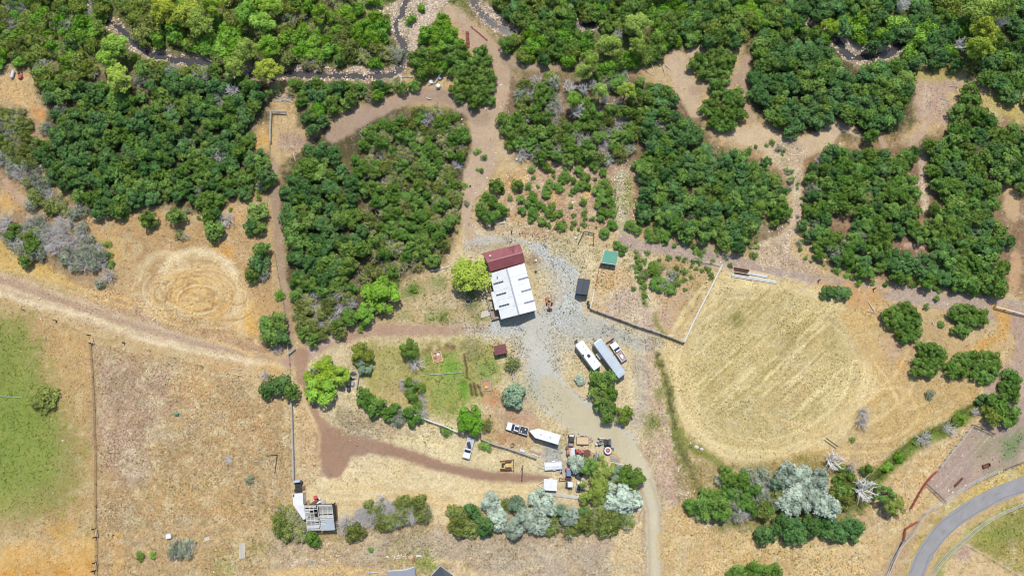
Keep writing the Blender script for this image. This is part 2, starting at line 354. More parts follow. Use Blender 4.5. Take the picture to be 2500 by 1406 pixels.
# ---- middle compound, general yard
A([(712,860),(800,800),(940,790),(1000,700),(1100,640),(1130,560),(1280,560),(1480,590),(1560,600),(1610,640),(1620,800),(1640,900),(1660,1080),(1700,1180),(1600,1400),(1500,1400),(1560,1260),(1400,1240),(820,1300),(720,1200)], (222,200,156), soft=20, warp=16, sp=0.7)
A([(740,1180),(850,1130),(1000,1120),(1200,1175),(1330,1190),(1330,1215),(1180,1225),(1070,1240),(960,1230),(880,1250),(760,1260)], (228,204,156), soft=14, warp=10, sp=0.6)
A([(860,1110),(960,1060),(1080,1070),(1200,1090),(1330,1120),(1330,1140),(1200,1150),(1050,1125),(920,1085)], (230,208,160), soft=12, warp=10, sp=0.6)
A([(728,960),(770,1030),(780,1100),(770,1180),(722,1180)], (206,172,126), soft=10, sp=.8)
A([(820,1180),(1000,1200),(1130,1240),(1000,1240),(860,1250)], (216,180,116), soft=16, op=.5)
A([(800,1010),(850,1000),(900,1030),(930,1080),(900,1085),(850,1070)], (172,152,124), soft=16, sp=.95)
A([(830,1000),(900,1010),(960,1040),(1000,1060),(940,1070),(880,1050)], (190,166,134), soft=16, sp=.95)
for k in range(60):
    x = R.uniform(760, 1300); y0 = 1140+R.uniform(0, 95)+max(0, x-900)*.06; l = R.uniform(30, 150); q = R.uniform(-.02, .14)
    B([(x, y0), (x+l/2, y0+l*q*.5+R.uniform(-3, 3)), (x+l, y0+l*q)], R.uniform(2.5, 6), R.choice([(244,226,184),(236,212,160),(204,172,120),(226,190,128)]), soft=4, warp=3, op=R.uniform(.4, .85))
for k in range(50):
    x = R.uniform(1640, 2080); y0 = R.uniform(1300, 1400); l = R.uniform(30, 120)
    B([(x, y0), (x+l/2, y0-4+R.uniform(-3, 3)), (x+l, y0+R.uniform(-8, 8))], R.uniform(2.5, 5), R.choice([(236,210,158),(226,194,136),(196,160,108)]), soft=4, warp=3, op=R.uniform(.3, .7))
for k in range(60):
    x = R.uniform(250, 690); y0 = R.uniform(1290, 1400); l = R.uniform(15, 70)
    B([(x, y0), (x+l/2, y0+R.uniform(-6, 6)), (x+l, y0+R.uniform(-10, 10))], R.uniform(2.5, 5), R.choice([(230,202,150),(214,176,110),(170,150,100),(206,186,160)]), soft=4, warp=4, op=R.uniform(.3, .6))
# garden
A([(870,850),(960,835),(1050,840),(1170,825),(1215,850),(1240,900),(1200,960),(1150,1000),(1080,1020),(980,1000),(900,970),(872,900)], (178,168,98), soft=22, warp=18, name='garden_lawn', sp=0.6)
A([(1030,860),(1100,850),(1135,880),(1150,960),(1120,1010),(1060,1010),(1040,960)], (148,160,80), soft=24, warp=18, sp=0.7)
S(1095,895,24,(122,168,60)); S(1135,950,12,(116,162,56),ry=26); S(1190,900,26,(140,158,84)); S(1160,870,18,(146,150,84)); S(960,960,30,(196,168,118),op=.8); S(990,880,22,(178,166,100)); S(1060,920,24,(160,164,78)); S(1010,1000,40,(196,172,112),ry=14,op=.6)
A([(1180,940),(1240,960),(1300,980),(1320,1040),(1290,1090),(1220,1085),(1180,1060),(1200,1000)], (204,168,130), soft=16, warp=12, sp=.6)
S(1210,975,26,(204,150,104)); S(1225,1068,24,(190,140,100),ry=12); S(1260,1020,40,(196,158,128),ry=16); S(1190,1040,30,(202,168,110))
S(1063,855,26,(140,100,72),ry=9,op=.8); S(1100,848,10,(120,84,64)); S(1150,850,24,(130,120,84),op=.6)
for ln in ([(1133,866),(1139,895),(1141,920),(1146,925)], [(1149,938),(1153,965)], [(1157,935),(1163,966)], [(1166,940),(1176,965)]):
    B(ln, 6, (92,60,46), soft=3, warp=2, op=.9)
A([(980,680),(1080,660),(1120,700),(1200,790),(1140,800),(1000,795),(930,800),(960,750)], (196,170,124), soft=18, warp=14, sp=.7)
S(1010,710,26,(120,140,70),ry=20); S(1075,770,28,(128,146,72),ry=14); S(1045,775,12,(104,140,60)); S(990,775,22,(150,150,84),ry=8); S(1150,730,22,(130,132,84),ry=34); S(1180,770,26,(140,144,82),ry=14); S(1040,745,30,(204,178,134),op=.7); S(1100,690,24,(214,186,134),op=.8); S(1070,690,22,(160,160,100)); S(1110,800,50,(160,156,96),ry=8,op=.7)
# ---- red-brown lane
LANE = [(700,884),(730,874),(765,850),(810,828),(870,812),(950,806),(1050,806),(1150,804),(1230,800)]
B(LANE, [24,34,36,34,34,32,30,24,20], (186,152,126), soft=8, name='dirt_lane', sp=0.35)
B([(722,880),(762,852),(800,832),(840,820)], [10,26,18,8], (212,184,172), soft=9, op=.9)
S(775,848,12,(170,130,126),ry=8,op=.7)
B([(735,870),(735,920),(750,970),(775,1020),(796,1060),(800,1100)], [40,26,20,26,50,60], (176,140,114), soft=7, name='dirt_lane', sp=0.25)
A([(772,1050),(812,1042),(850,1060),(905,1082),(890,1104),(858,1116),(848,1138),(832,1160),(808,1172),(786,1157),(775,1118)], (168,132,108), soft=8, warp=5, name='dirt_lane', sp=0.2)
B([(820,1078),(900,1090),(960,1100),(1050,1130),(1150,1155),(1250,1166),(1335,1168)], [50,38,34,26,24,28,16], (168,132,108), soft=7, name='dirt_lane', sp=0.25)
B([(762,1020),(780,1060),(774,1110)], 7, (222,190,136), soft=5, op=.6)
B([(735,945),(752,1000),(772,1050)], 7, (226,196,144), soft=5, op=.8)
# ---- gravel yard and drive
A([(1150,590),(1240,565),(1330,590),(1400,640),(1430,700),(1430,740),(1440,790),(1560,800),(1640,850),(1560,850),(1450,830),(1400,860),(1350,900),(1370,960),(1300,950),(1280,900),(1240,840),(1160,815),(1120,800),(1220,785),(1320,770),(1340,700),(1300,620),(1240,590)], (196,186,164), soft=24, warp=18, name='gravel_drive', sp=0.9)
B([(1200,800),(1290,795),(1370,770),(1400,720),(1390,670),(1350,630),(1290,600),(1240,588),(1150,592)], [18,44,62,44,30,22,18,12,24], (194,195,191), soft=12, warp=14, op=.9, grain=.9, name='gravel_drive', sp=0.7)
B([(1400,790),(1500,810),(1590,850)], [60,40,20], (182,182,174), soft=14, warp=10, op=.75, name='gravel_drive', sp=0.8)
B([(1310,790),(1310,850),(1325,910),(1360,970),(1430,1020),(1500,1060),(1550,1110)], [70,62,64,84,80,60,42], (204,199,186), soft=14, warp=12, grain=.7, name='gravel_drive', sp=0.3)
B([(1560,1120),(1584,1200),(1594,1290),(1598,1470)], 64, (188,158,126), soft=16, warp=8, op=.8, sp=.8)
B([(1340,950),(1400,1010),(1470,1050),(1530,1100),(1572,1160),(1592,1230),(1598,1300),(1602,1470)], [64,66,60,50,42,40,40,40], (208,195,164), soft=6, warp=3, name='gravel_drive', sp=0.12)
B([(1572,1160),(1593,1230),(1599,1300),(1602,1470)], [10,10,10,10], (216,205,174), soft=9, warp=2, op=.8)
for o in (-14, 14): B([(1572+o,1170),(1592+o,1230),(1599+o,1300),(1602+o,1470)], 4, (176,156,128), soft=4, warp=2, op=.6)
B([(1345,1100),(1370,1140),(1340,1110)], 30, (186,182,172), soft=10, op=.7)
S(1350,1105,22,(182,180,172)); S(1290,950,34,(176,178,160),ry=50,op=.5)
B([(1560,880),(1570,960),(1555,1030)], 34, (190,176,160), soft=12, op=.8)
B([(1590,840),(1585,900),(1590,980)], 26, PINK, soft=12, op=.6)
A([(1600,880),(1640,900),(1650,1080),(1690,1160),(1660,1280),(1610,1200),(1580,1120),(1590,1000)], (200,170,140), soft=16, sp=.8)
A([(1610,1090),(1650,1100),(1680,1190),(1650,1230),(1615,1180)], (206,170,148), soft=16, sp=.8)
# corral ground
A([(1470,660),(1510,650),(1540,660),(1560,740),(1600,800),(1668,838),(1552,797),(1440,755),(1452,700)], (210,178,134), soft=8, warp=5, sp=.9)
A([(1480,770),(1490,720),(1530,700),(1580,740),(1620,790),(1612,816),(1540,790)], (206,180,160), soft=16, warp=12)
A([(1600,720),(1700,690),(1750,660),(1668,836),(1620,800)], (204,170,130), soft=12, warp=10)
A([(1700,690),(1740,680),(1690,780),(1660,820),(1650,780)], (190,158,100), soft=14, op=.8); S(1480,690,20,(208,170,116)); S(1620,770,22,(204,170,140))
B([(1598,770),(1606,795),(1622,815)], 12, (150,146,84), soft=7)
A([(1300,420),(1420,380),(1560,400),(1570,520),(1540,570),(1460,560),(1340,545),(1260,520),(1210,470),(1250,420)], (198,160,128), soft=16, sp=.9)
S(1262,450,30,(218,178,112),ry=26); S(1352,480,14,(216,170,110)); S(1430,470,16,(212,172,110)); S(1380,440,16,(200,170,120))
B([(1515,430),(1512,480),(1520,540),(1535,590)], 34, (196,186,146), soft=12, sp=.9); B([(1535,440),(1530,500)], 26, (164,170,90), soft=14, op=.7)
B([(1540,580),(1560,640),(1570,690),(1575,740)], 16, (120,132,76), soft=8)
A([(1380,585),(1470,600),(1560,600),(1560,570),(1400,560)], (214,186,138), soft=14)
A([(1200,540),(1340,555),(1420,580),(1380,600),(1290,580),(1150,560)], (204,176,140), soft=14, sp=.9)
S(1300,566,26,(176,120,92),ry=9,op=.7); S(1190,605,40,(176,156,132),ry=10,op=.8); S(1300,640,20,(168,142,118),ry=16); S(1390,600,40,(176,170,120),ry=14,op=.6)
# ---- upper lanes and clearings (also keep trees away)
LANES = []
def lane(line, wd, c=(198,171,143), name='dirt_lane', sp=0.35, **k):
    B(line, wd, c, name=name, sp=sp, **k)
    LANES.append((smooth(line, 4), wd if not isinstance(wd, (list, tuple)) else sum(([wd[i]+(wd[i+1]-wd[i])*q/4 for q in range(4)] for i in range(len(wd)-1)), [])+[wd[-1]]))
lane([(1150,575),(1140,535),(1142,495),(1160,440),(1185,380),(1185,320),(1172,285)], [30,26,28,60,74,64,50])
lane([(1172,290),(1215,250),(1226,190),(1212,140),(1170,100),(1130,55),(1095,20)], [46,40,38,44,50,30,22], (194,164,136))
lane([(1172,285),(1110,245),(1050,232),(980,245),(910,272),(850,305),(815,330)], [44,36,34,30,40,50,40], (176,149,126), sp=.3)
lane([(668,400),(674,500),(682,600),(692,680),(703,780),(712,866)], [20,22,20,18,18,18], (174,146,120))
lane([(1520,585),(1560,600),(1620,604),(1740,632),(1860,665),(2000,690),(2150,712),(2300,733),(2440,757),(2560,775)], [30,32,38,44,44,34,36,44,60,70], (184,160,144), sp=.5)
lane([(1240,150),(1330,168),(1400,160),(1440,150)], [30,16,12,8], (176,150,124))
A([(690,290),(715,275),(735,330),(745,350),(700,390),(672,380),(668,290)], (206,174,126), soft=10); LANES.append(([(700,280),(705,330),(700,380)], 60))
A([(690,320),(730,320),(760,340),(720,365),(680,360)], (184,152,130), soft=10); LANES.append(([(640,290),(645,330)], 36)); LANES.append(([(800,325),(740,345)], 16)); LANES.append(([(860,345),(835,310)], 18))
lane([(1650,150),(1672,215),(1702,270)], [56,46,40], (204,176,144)); lane([(1690,130),(1720,120)], 22, (204,176,144)); lane([(1690,222),(1760,213),(1800,196),(1822,150)], [20,20,20,24], (186,156,128)); lane([(1825,145),(1815,220),(1832,290)], [22,18,22], (186,156,128))
lane([(1750,318),(1800,330),(1860,335),(1920,365),(2000,345),(2052,310),(2100,330)], [20,34,62,60,46,32,10], (212,184,150)); lane([(1925,380),(1945,440),(1946,510),(1920,580),(1870,620)], [80,26,24,34,70], (202,176,148), sp=.9)
A([(2240,195),(2360,195),(2320,230),(2318,290),(2300,305),(2250,300),(2232,260)], (190,160,138), soft=8, sp=.5); LANES.append(([(2275,200),(2278,250),(2275,290)], 74)); LANES.append(([(2310,205),(2350,205)], 26))
A([(2235,172),(2350,165),(2360,198),(2240,196)], (184,164,90), soft=10); LANES.append(([(2250,180),(2350,180)], 28))
lane([(2268,300),(2240,335),(2225,350)], [20,20,14], (196,166,138)); lane([(2150,330),(2160,355)], 14, (190,160,134)); lane([(2256,370),(2250,430),(2262,510)], [14,14,18], (200,170,150), sp=.9)
lane([(2468,470),(2470,520)], 38, (204,170,128)); lane([(2480,630),(2475,700)], 26, (200,160,120)); lane([(2050,525),(2080,560)], 14, (180,140,110)); lane([(2210,600),(2270,600)], 12, (200,166,140))
A([(2400,230),(2460,235),(2560,290),(2560,350),(2480,290),(2420,270)], (190,170,96), soft=14); LANES.append(([(2420,250),(2500,300)], 26))
LANES.append(([(-20,200),(60,195),(80,240),(104,285)], [60,40,36,12])); LANES.append(([(0,455),(30,500),(40,530)], [40,36,10])); lane([(10,440),(50,490)], [14,20], (196,160,130))
S(1235,370,22,(206,180,140),ry=26); S(1245,330,12,(196,170,140)); A([(1850,600),(1890,590),(1960,640),(1990,660),(1880,650)], (200,172,146), soft=12, sp=.9)
# ---- mown oval field and right side
A([(1760,660),(1900,680),(2000,700),(2100,770),(2150,860),(2140,950),(2100,1020),(2050,1075),(1950,1115),(1850,1140),(1770,1128),(1700,1080),(1652,1010),(1628,920),(1630,860),(1672,838)], (222,198,144), soft=12, warp=8, name='mown_field', sp=.6)
OV = [(1765,705),(1900,708),(2005,738),(2072,800),(2098,880),(2082,965),(2015,1040),(1940,1080),(1850,1100),(1762,1082),(1702,1030),(1666,950),(1672,860),(1704,790)]
A(OV, (202,180,122), soft=30, warp=24, sp=.85)
S(1800,780,16,(140,136,72)); S(1960,800,50,(180,152,84),op=.5); S(1760,950,50,(180,156,88),op=.5); S(1850,860,50,(196,172,110),op=.5); S(1940,930,50,(196,164,108),op=.5)
cxo, cyo = 1885, 890
for k in range(26):
    f = R.uniform(0.85, 1.25); seg = [(cxo+(x-cxo)*f, cyo+(y-cyo)*f*0.95) for x, y in OV]; i0 = R.randrange(len(seg)); ln = [(seg+seg)[i0+j] for j in range(R.randint(4, 8))]
    B(ln, R.uniform(2, 6), R.choice([(232,206,148),(224,194,132),(206,176,108),(186,162,96),(236,214,160)]), soft=4, warp=3, op=R.uniform(.45,.8), grain=.3)
for k in range(110):
    x = R.uniform(1680, 2030); y = R.uniform(760, 1020); l = R.uniform(20, 90)
    B([(x, y), (x+l, y-l*.95)], R.uniform(2.5, 6), R.choice([(226,206,146),(166,146,86),(234,214,160),(158,142,84)]), soft=4, warp=3, op=R.uniform(.4,.8), sm=False)
for f in (1.06, 1.13, 1.2):
    seg = [(cxo+(x-cxo)*f, cyo+(y-cyo)*f*0.97) for x, y in OV]; B(seg+seg[:1], 6, (236,212,156), soft=6, warp=5, op=.55)
A([(2040,760),(2140,730),(2150,850),(2220,930),(2310,930),(2400,950),(2380,1000),(2200,1090),(2130,1110),(2050,1110),(2100,1010),(2150,940)], (208,174,114), soft=14, warp=10, sp=.6)
A([(1990,690),(2060,735),(2160,780),(2160,700),(2080,690)], (208,162,104), soft=14); S(2180,850,26,(200,164,130),ry=40,op=.7); S(2198,888,12,(214,160,80)); A([(2360,900),(2480,790),(2490,760),(2420,745),(2440,800),(2340,870)], (216,166,92), soft=12)
for ln, wd in (([(2060,1010),(2000,1060),(1960,1060)], 9), ([(1860,1010),(1960,1040),(2080,1075),(2180,1070),(2240,1020),(2220,960),(2160,950),(2080,1010),(2000,1060)], 9), ([(2130,870),(2180,950),(2210,1000),(2300,960)], 7), ([(1800,1170),(1900,1140),(2000,1095),(2080,1105),(2170,1100)], 8), ([(2235,900),(2225,950),(2190,990),(2110,1040)], 8), ([(2220,850),(2180,920),(2130,960)], 6)):
    B(ln, wd, (230,200,140), soft=5, warp=4, op=.7)
    B([(x+9, y+6) for x, y in ln], wd*.5, (188,152,96), soft=4, warp=4, op=.4)
A([(1660,1150),(1760,1145),(1840,1150),(1900,1120),(2010,1095),(2060,1110),(2140,1120),(2160,1180),(2100,1290),(2120,1330),(2100,1480),(1610,1480),(1620,1250),(1690,1200)], (212,178,122), soft=16, warp=12, sp=.8)
A([(1740,1130),(1850,1150),(1960,1110),(2010,1100),(2020,1150),(1900,1170),(1760,1165),(1700,1120)], (184,158,84), soft=12, op=.85)
B([(1680,1440),(1800,1350),(1900,1330),(2050,1345),(2150,1330)], 12, (232,204,150), soft=9, op=.5); B([(2080,1430),(2170,1330),(2260,1240)], 5, (186,144,98), soft=4, op=.8); B([(2092,1430),(2182,1330),(2265,1245)], 9, (222,184,128), soft=6, op=.6)
A([(2120,1400),(2200,1320),(2290,1230),(2250,1180),(2300,1130),(2380,1050),(2340,1050),(2200,1130),(2150,1190),(2120,1290),(2100,1400)], (212,178,124), soft=12, warp=10, sp=.8)
A([(2150,1400),(2210,1310),(2240,1290),(2160,1420),(2080,1420)], (190,156,130), soft=12)
# ditch strips
DITCH = [(1606,868),(1622,925),(1634,975),(1645,1030),(1652,1070),(1664,1105),(1684,1150),(1700,1190),(1718,1225)]
B(DITCH, [14,20,22,24,34,34,24,22,20], (136,138,72), soft=9, warp=10, grain=.9, sp=.9)
B(DITCH, 5, (78,70,54), soft=4, warp=5, op=.75, grain=.9, name='ditch')
B([(1655,1060),(1690,1090),(1740,1120),(1770,1150)], [20,26,24,10], (140,142,70), soft=9)
B([(1585,1020),(1580,1060)], 24, (150,146,90), soft=12, op=.6); S(1600,1030,16,(130,142,80)); S(1610,960,14,(150,150,90))
DIT2 = [(2400,975),(2360,1010),(2310,1045),(2250,1075),(2200,1110),(2160,1150),(2120,1185),(2060,1220)]
B(DIT2, [22,34,36,34,34,38,40,56], (112,130,54), soft=8, warp=7, sp=.9)
B([(2200,1120),(2150,1165),(2110,1190)], 8, (58,66,28), soft=6)
A([(1720,1250),(1850,1280),(1900,1260),(2120,1170),(2120,1240),(2060,1260),(1900,1290),(1760,1290)], (110,122,56), soft=12)
A([(1640,1140),(2040,1110),(2130,1180),(2080,1270),(1900,1290),(1760,1290),(1660,1240)], (140,128,80), soft=16, op=.6)
# lower right paddock and verge
A([(2372,1042),(2420,1030),(2500,940),(2560,900),(2560,1110),(2460,1145),(2400,1170),(2302,1225),(2258,1182)], (178,152,138), soft=4, warp=3, name='paddock', sp=.4)
A([(2470,760),(2560,770),(2560,960),(2440,1010),(2400,960),(2480,860)], (186,156,136), soft=8, sp=.4)
S(2470,1085,26,(120,144,98),ry=40,rot=.6,op=.8); S(2405,1075,24,(140,150,108),op=.5); S(2440,1150,32,(140,146,104),ry=12,op=.5); S(2390,1110,20,(150,150,112),op=.4)
for o in (0, 9): B([(2410+o,1050+o),(2350+o,1120+o),(2290+o,1190+o)], 2.5, (204,180,164), soft=2.5, op=.7)
A([(2200,1420),(2240,1320),(2300,1245),(2400,1180),(2470,1145),(2560,1120),(2560,1160),(2440,1200),(2330,1270),(2260,1340),(2215,1430)], (204,178,104), soft=7, sp=.9)
A([(2250,1440),(2290,1360),(2360,1290),(2440,1245),(2560,1195),(2560,1220),(2440,1265),(2350,1325),(2280,1440)], (176,168,90), soft=8, sp=.9)
A([(2350,1328),(2440,1265),(2560,1215),(2560,1440),(2490,1400)], (160,152,78), soft=14, warp=14, name='pasture', sp=.8); S(2440,1300,50,(136,148,66),ry=26,op=.8); S(2480,1350,30,(196,168,92),op=.7)
A([(2280,1440),(2345,1328),(2490,1406),(2490,1440)], (214,182,132), soft=6, sp=.6); S(2350,1350,20,(180,150,130))
# bottom strip
A([(660,1300),(760,1320),(860,1290),(1000,1270),(1110,1300),(1330,1300),(1510,1290),(1560,1280),(1500,1400),(1490,1480),(640,1480)], (194,166,130), soft=14, warp=10, name=None, sp=.85)
A([(900,1310),(1080,1300),(1300,1320),(1500,1320),(1490,1400),(1200,1410),(1150,1370),(900,1360)], (190,170,146), soft=26, warp=18, sp=.9)
S(990,1330,40,(164,150,90),ry=16,op=.6); S(1040,1375,30,(140,158,76),ry=22); S(990,1365,40,(170,160,90),ry=10,op=.7); A([(1500,1280),(1560,1260),(1580,1480),(1490,1480)], (220,190,142), soft=6)
B([(640,1260),(760,1320),(820,1325),(930,1320)], 6, (226,194,134), soft=5, op=.7); B([(760,1325),(840,1385),(860,1400)], 6, (226,194,134), soft=5, op=.7)
B([(660,1400),(800,1392),(920,1396)], 16, (224,186,120), soft=7, op=.8); B([(1060,1368),(1110,1372),(1150,1400),(1200,1415)], 12, (228,202,150), soft=7, op=.8); B([(1180,1410),(1260,1400),(1320,1380)], 10, (222,194,146), soft=7, op=.6)
A([(660,1290),(700,1240),(790,1300),(1000,1290),(1050,1280),(870,1300),(760,1330),(690,1310)], (160,146,90), soft=14, op=.7)
# ---- overall variation
def blot(scale, seed, lo, hi, c, op):
    f = fbm(QX, QY, scale, seed, 4); m = np.clip((f-lo)/(hi-lo), 0, 1)*np.clip(spk*1.5-.25, 0, 1)*op*dry*(1-.9*keep); mixc(m.astype(np.float32), c)
dry = np.clip((col[:, 0]-col[:, 1])*9+.35, 0, 1)*np.where(reg == REG.index('gravel_drive'), .15, 1)*np.where(reg == REG.index('mown_field'), .55, 1)*.8   # only where the ground is straw or soil, not green
blot(16, 301, .10, .45, (146,128,90), .42); blot(24, 311, .06, .5, (230,214,170), .55); blot(34, 321, .2, .55, (206,166,100), .3); blot(9, 331, .2, .5, (124,104,78), .42); blot(60, 341, .15, .5, (186,168,142), .35); blot(12, 351, .25, .5, (150,148,90), .35); blot(6, 361, .22, .5, (236,222,184), .5)
dry = (1 - np.clip((col[:, 0]-col[:, 1])*9+.35, 0, 1))*np.where(reg == REG.index('gravel_drive'), 0, 1); blot(12, 371, .1, .4, (104,116,52), .5); blot(18, 381, .1, .45, (176,164,92), .5)
col *= (1 + 0.10*N60 + 0.10*N9*(spk+.3) + 0.16*NHI*spk*1.4 + 0.06*N200)[:, None].astype(np.float32)
warmth = fbm(QX, QY, 90, 131, 4)[:, None]*0.5 + fbm(QX, QY, 22, 151, 3)[:, None]*0.5
col *= 1 + np.array([0.02, -0.01, -0.10], np.float32)*warmth.astype(np.float32)
np.clip(col, 0.01, 0.8, out=col)
# ---- relief
zz += (0.05*fbm(gx, gy, 2.6, 171, 3) + 0.10*fbm(gx, gy, 11, 191, 3)).astype(np.float32)*np.clip(spk*1.4, .2, 1)
def carve(line, wpx, depth):
    i, d = linesd(smooth(line), wpx, 30, 4)
    zz[i] -= (depth*np.clip(d/16+0.5, 0, 1)).astype(np.float32)
carve(CREEK1, 22, 0.85); carve(CREEK2, 22, 0.85)
for cr in (CREEK1, CREEK2):
    i, d = linesd(smooth(cr), 34, 20, 2); m = np.clip(d/10+.5, 0, 1)
    zz[i] += (m*(.42*fbm(gx[i], gy[i], 2.2, 611, 4) + .10)).astype(np.float32); carve(DITCH, 8, 0.5); carve(DIT2, 14, 0.5)
edge = np.minimum(np.minimum(gx-GX0, GX1-gx), np.minimum(gy-GY0, GY1-gy)); zz *= np.clip(edge/4, 0, 1)
# ---- meshes by region
def ground_mat():
    m = bpy.data.materials.new('dry ground'); m.use_nodes = True; n = m.node_tree; b = n.nodes['Principled BSDF']
    b.inputs['Roughness'].default_value = 1.0; b.inputs['Specular IOR Level'].default_value = 0.1
    at = n.nodes.new('ShaderNodeAttribute'); at.attribute_name = 'tint'
    sp = n.nodes.new('ShaderNodeAttribute'); sp.attribute_name = 'grain'
    g = n.nodes.new('ShaderNodeNewGeometry')
    def nz(scale, det, lo, hi, a, b_):
        t = n.nodes.new('ShaderNodeTexNoise'); t.inputs['Scale'].default_value = scale; t.inputs['Detail'].default_value = det; t.inputs['Roughness'].default_value = .7
        n.links.new(g.outputs['Position'], t.inputs['Vector'])
        r = n.nodes.new('ShaderNodeMapRange'); r.inputs[1].default_value = lo; r.inputs[2].default_value = hi; r.inputs[3].default_value = a; r.inputs[4].default_value = b_
        n.links.new(t.outputs[0], r.inputs[0]); return t, r
    t1, r1 = nz(2.0, 6, .38, .62, -.30, .30); t2, r2 = nz(1.5, 5, .565, .66, 0, -.75); t3, r3 = nz(2.7, 3, .58, .68, 0, .4)
    def mth(op, a, b_):
        q = n.nodes.new('ShaderNodeMath'); q.operation = op
        for i, v in enumerate((a, b_)):
            if hasattr(v, 'links'): n.links.new(v, q.inputs[i])
            else: q.inputs[i].default_value = v
        return q.outputs[0]
    s = mth('ADD', mth('ADD', r1.outputs[0], r2.outputs[0]), r3.outputs[0])
    t4, r4 = nz(.11, 4, .35, .65, .45, 1.5)
    s = mth('ADD', mth('MULTIPLY', mth('MULTIPLY', s, sp.outputs['Fac']), r4.outputs[0]), 1.03)
    v = n.nodes.new('ShaderNodeVectorMath'); v.operation = 'SCALE'
    n.links.new(at.outputs['Color'], v.inputs[0]); n.links.new(s, v.inputs['Scale']); n.links.new(v.outputs[0], b.inputs['Base Color'])
    bp = n.nodes.new('ShaderNodeBump'); bp.inputs['Strength'].default_value = .5; bp.inputs['Distance'].default_value = .12
    n.links.new(t1.outputs[0], bp.inputs['Height']); n.links.new(bp.outputs[0], b.inputs['Normal'])
    return m
GM = ground_mat()
ii = (np.arange(ny-1)[:, None]*nx + np.arange(nx-1)[None, :]).ravel()
quads = np.stack([ii, ii+1, ii+nx+1, ii+nx], 1)
freg = reg[quads].max(1)
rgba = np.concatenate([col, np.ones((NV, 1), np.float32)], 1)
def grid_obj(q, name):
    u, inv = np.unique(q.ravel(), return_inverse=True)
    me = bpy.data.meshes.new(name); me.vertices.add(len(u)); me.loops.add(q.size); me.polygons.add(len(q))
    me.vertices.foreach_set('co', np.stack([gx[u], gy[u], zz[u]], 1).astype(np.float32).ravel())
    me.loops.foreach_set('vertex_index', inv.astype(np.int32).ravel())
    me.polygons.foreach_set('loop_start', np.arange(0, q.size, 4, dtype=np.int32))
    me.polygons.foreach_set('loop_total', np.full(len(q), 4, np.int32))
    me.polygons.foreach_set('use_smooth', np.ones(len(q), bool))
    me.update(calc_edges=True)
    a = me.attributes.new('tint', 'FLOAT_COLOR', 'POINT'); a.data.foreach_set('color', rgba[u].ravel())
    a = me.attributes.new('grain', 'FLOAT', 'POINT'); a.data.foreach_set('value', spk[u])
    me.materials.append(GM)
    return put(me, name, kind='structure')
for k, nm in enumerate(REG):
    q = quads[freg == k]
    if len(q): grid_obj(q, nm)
def zat(x, y):
    i = int(round((x-GX0)/GS)); j = int(round((y-GY0)/GS))
    return float(zz[j*nx+i]) if 0 <= i < nx and 0 <= j < ny else 0.0
# land beyond the fine grid, out to the horizon
mb = MB(); e = 3500
fm = mat('far dry land', lin((190,164,120)), rough=1, noise=0.25, nscale=0.02); mb.use(fm)
X = [-e, GX0, GX1, e]; Y = [-e, GY0, GY1, e]
mb.v = [(x, y, 0) for y in Y for x in X]
mb.f = [(j*4+i, j*4+i+1, j*4+i+5, j*4+i+4) for j in range(3) for i in range(3) if not (i == 1 and j == 1)]; mb.m = [0]*8
mb.obj('terrain', kind='structure')
# ---- asphalt road sheet with sealed cracks
def band_mesh(line, wds, z, m, name, kind='structure', parent=None, n=8):
    line = smooth(line, n); wl = []
    for i in range(len(wds)-1): wl += [wds[i]+(wds[i+1]-wds[i])*k/n for k in range(n)]
    wl.append(wds[-1]); vs = []; fs = []
    pts = [P(*p, z) for p in line]
    for i, p in enumerate(pts):
        d = (pts[min(i+1, len(pts)-1)]-pts[max(i-1, 0)]).normalized(); q = Vector((-d.y, d.x, 0))*wl[i]/2
        vs += [p+q, p-q]
        if i: fs.append((2*i-2, 2*i-1, 2*i+1, 2*i))
    b = MB().use(m); b.add(vs, fs); o = b.obj(name, parent, kind=kind); return o
ROAD = [(2215,1470),(2236,1406),(2262,1345),(2310,1285),(2380,1235),(2440,1205),(2500,1182),(2580,1155)]
band_mesh(ROAD, [3.9]*8, 0.12, 'asphalt', 'asphalt_road')
cm = MB().use('tar'); rr = random.Random(3)
def crack(pts, wd=0.10):
    w3 = [P(x, y, 0.127) for x, y in pts]
    for a, b in zip(w3, w3[1:]):
        d = (b-a).normalized(); q = Vector((-d.y, d.x, 0))*wd/2
        cm.add([a-q, b-q, b+q, a+q], [(0, 1, 2, 3)])
for off, c0, c1 in ((-14, 1, 4), (15, 2, 6), (12, 0, 2)):
    ln = smooth(ROAD[c0:c1+1], 6); crack([(x+off*.8+rr.uniform(-2,2), y+off*.7+rr.uniform(-2,2)) for x, y in ln][::2], .12)
for cx, cy in ((2250,1352),(2300,1300),(2345,1262),(2395,1228),(2262,1372),(2430,1210)):
    x, y = cx, cy; pts = [(x, y)]
    for q in range(5): x += rr.uniform(-2, 6); y += rr.uniform(-6, 3); pts.append((x, y))
    crack(pts, .09)
cm.obj('crack_sealing', kind='structure')
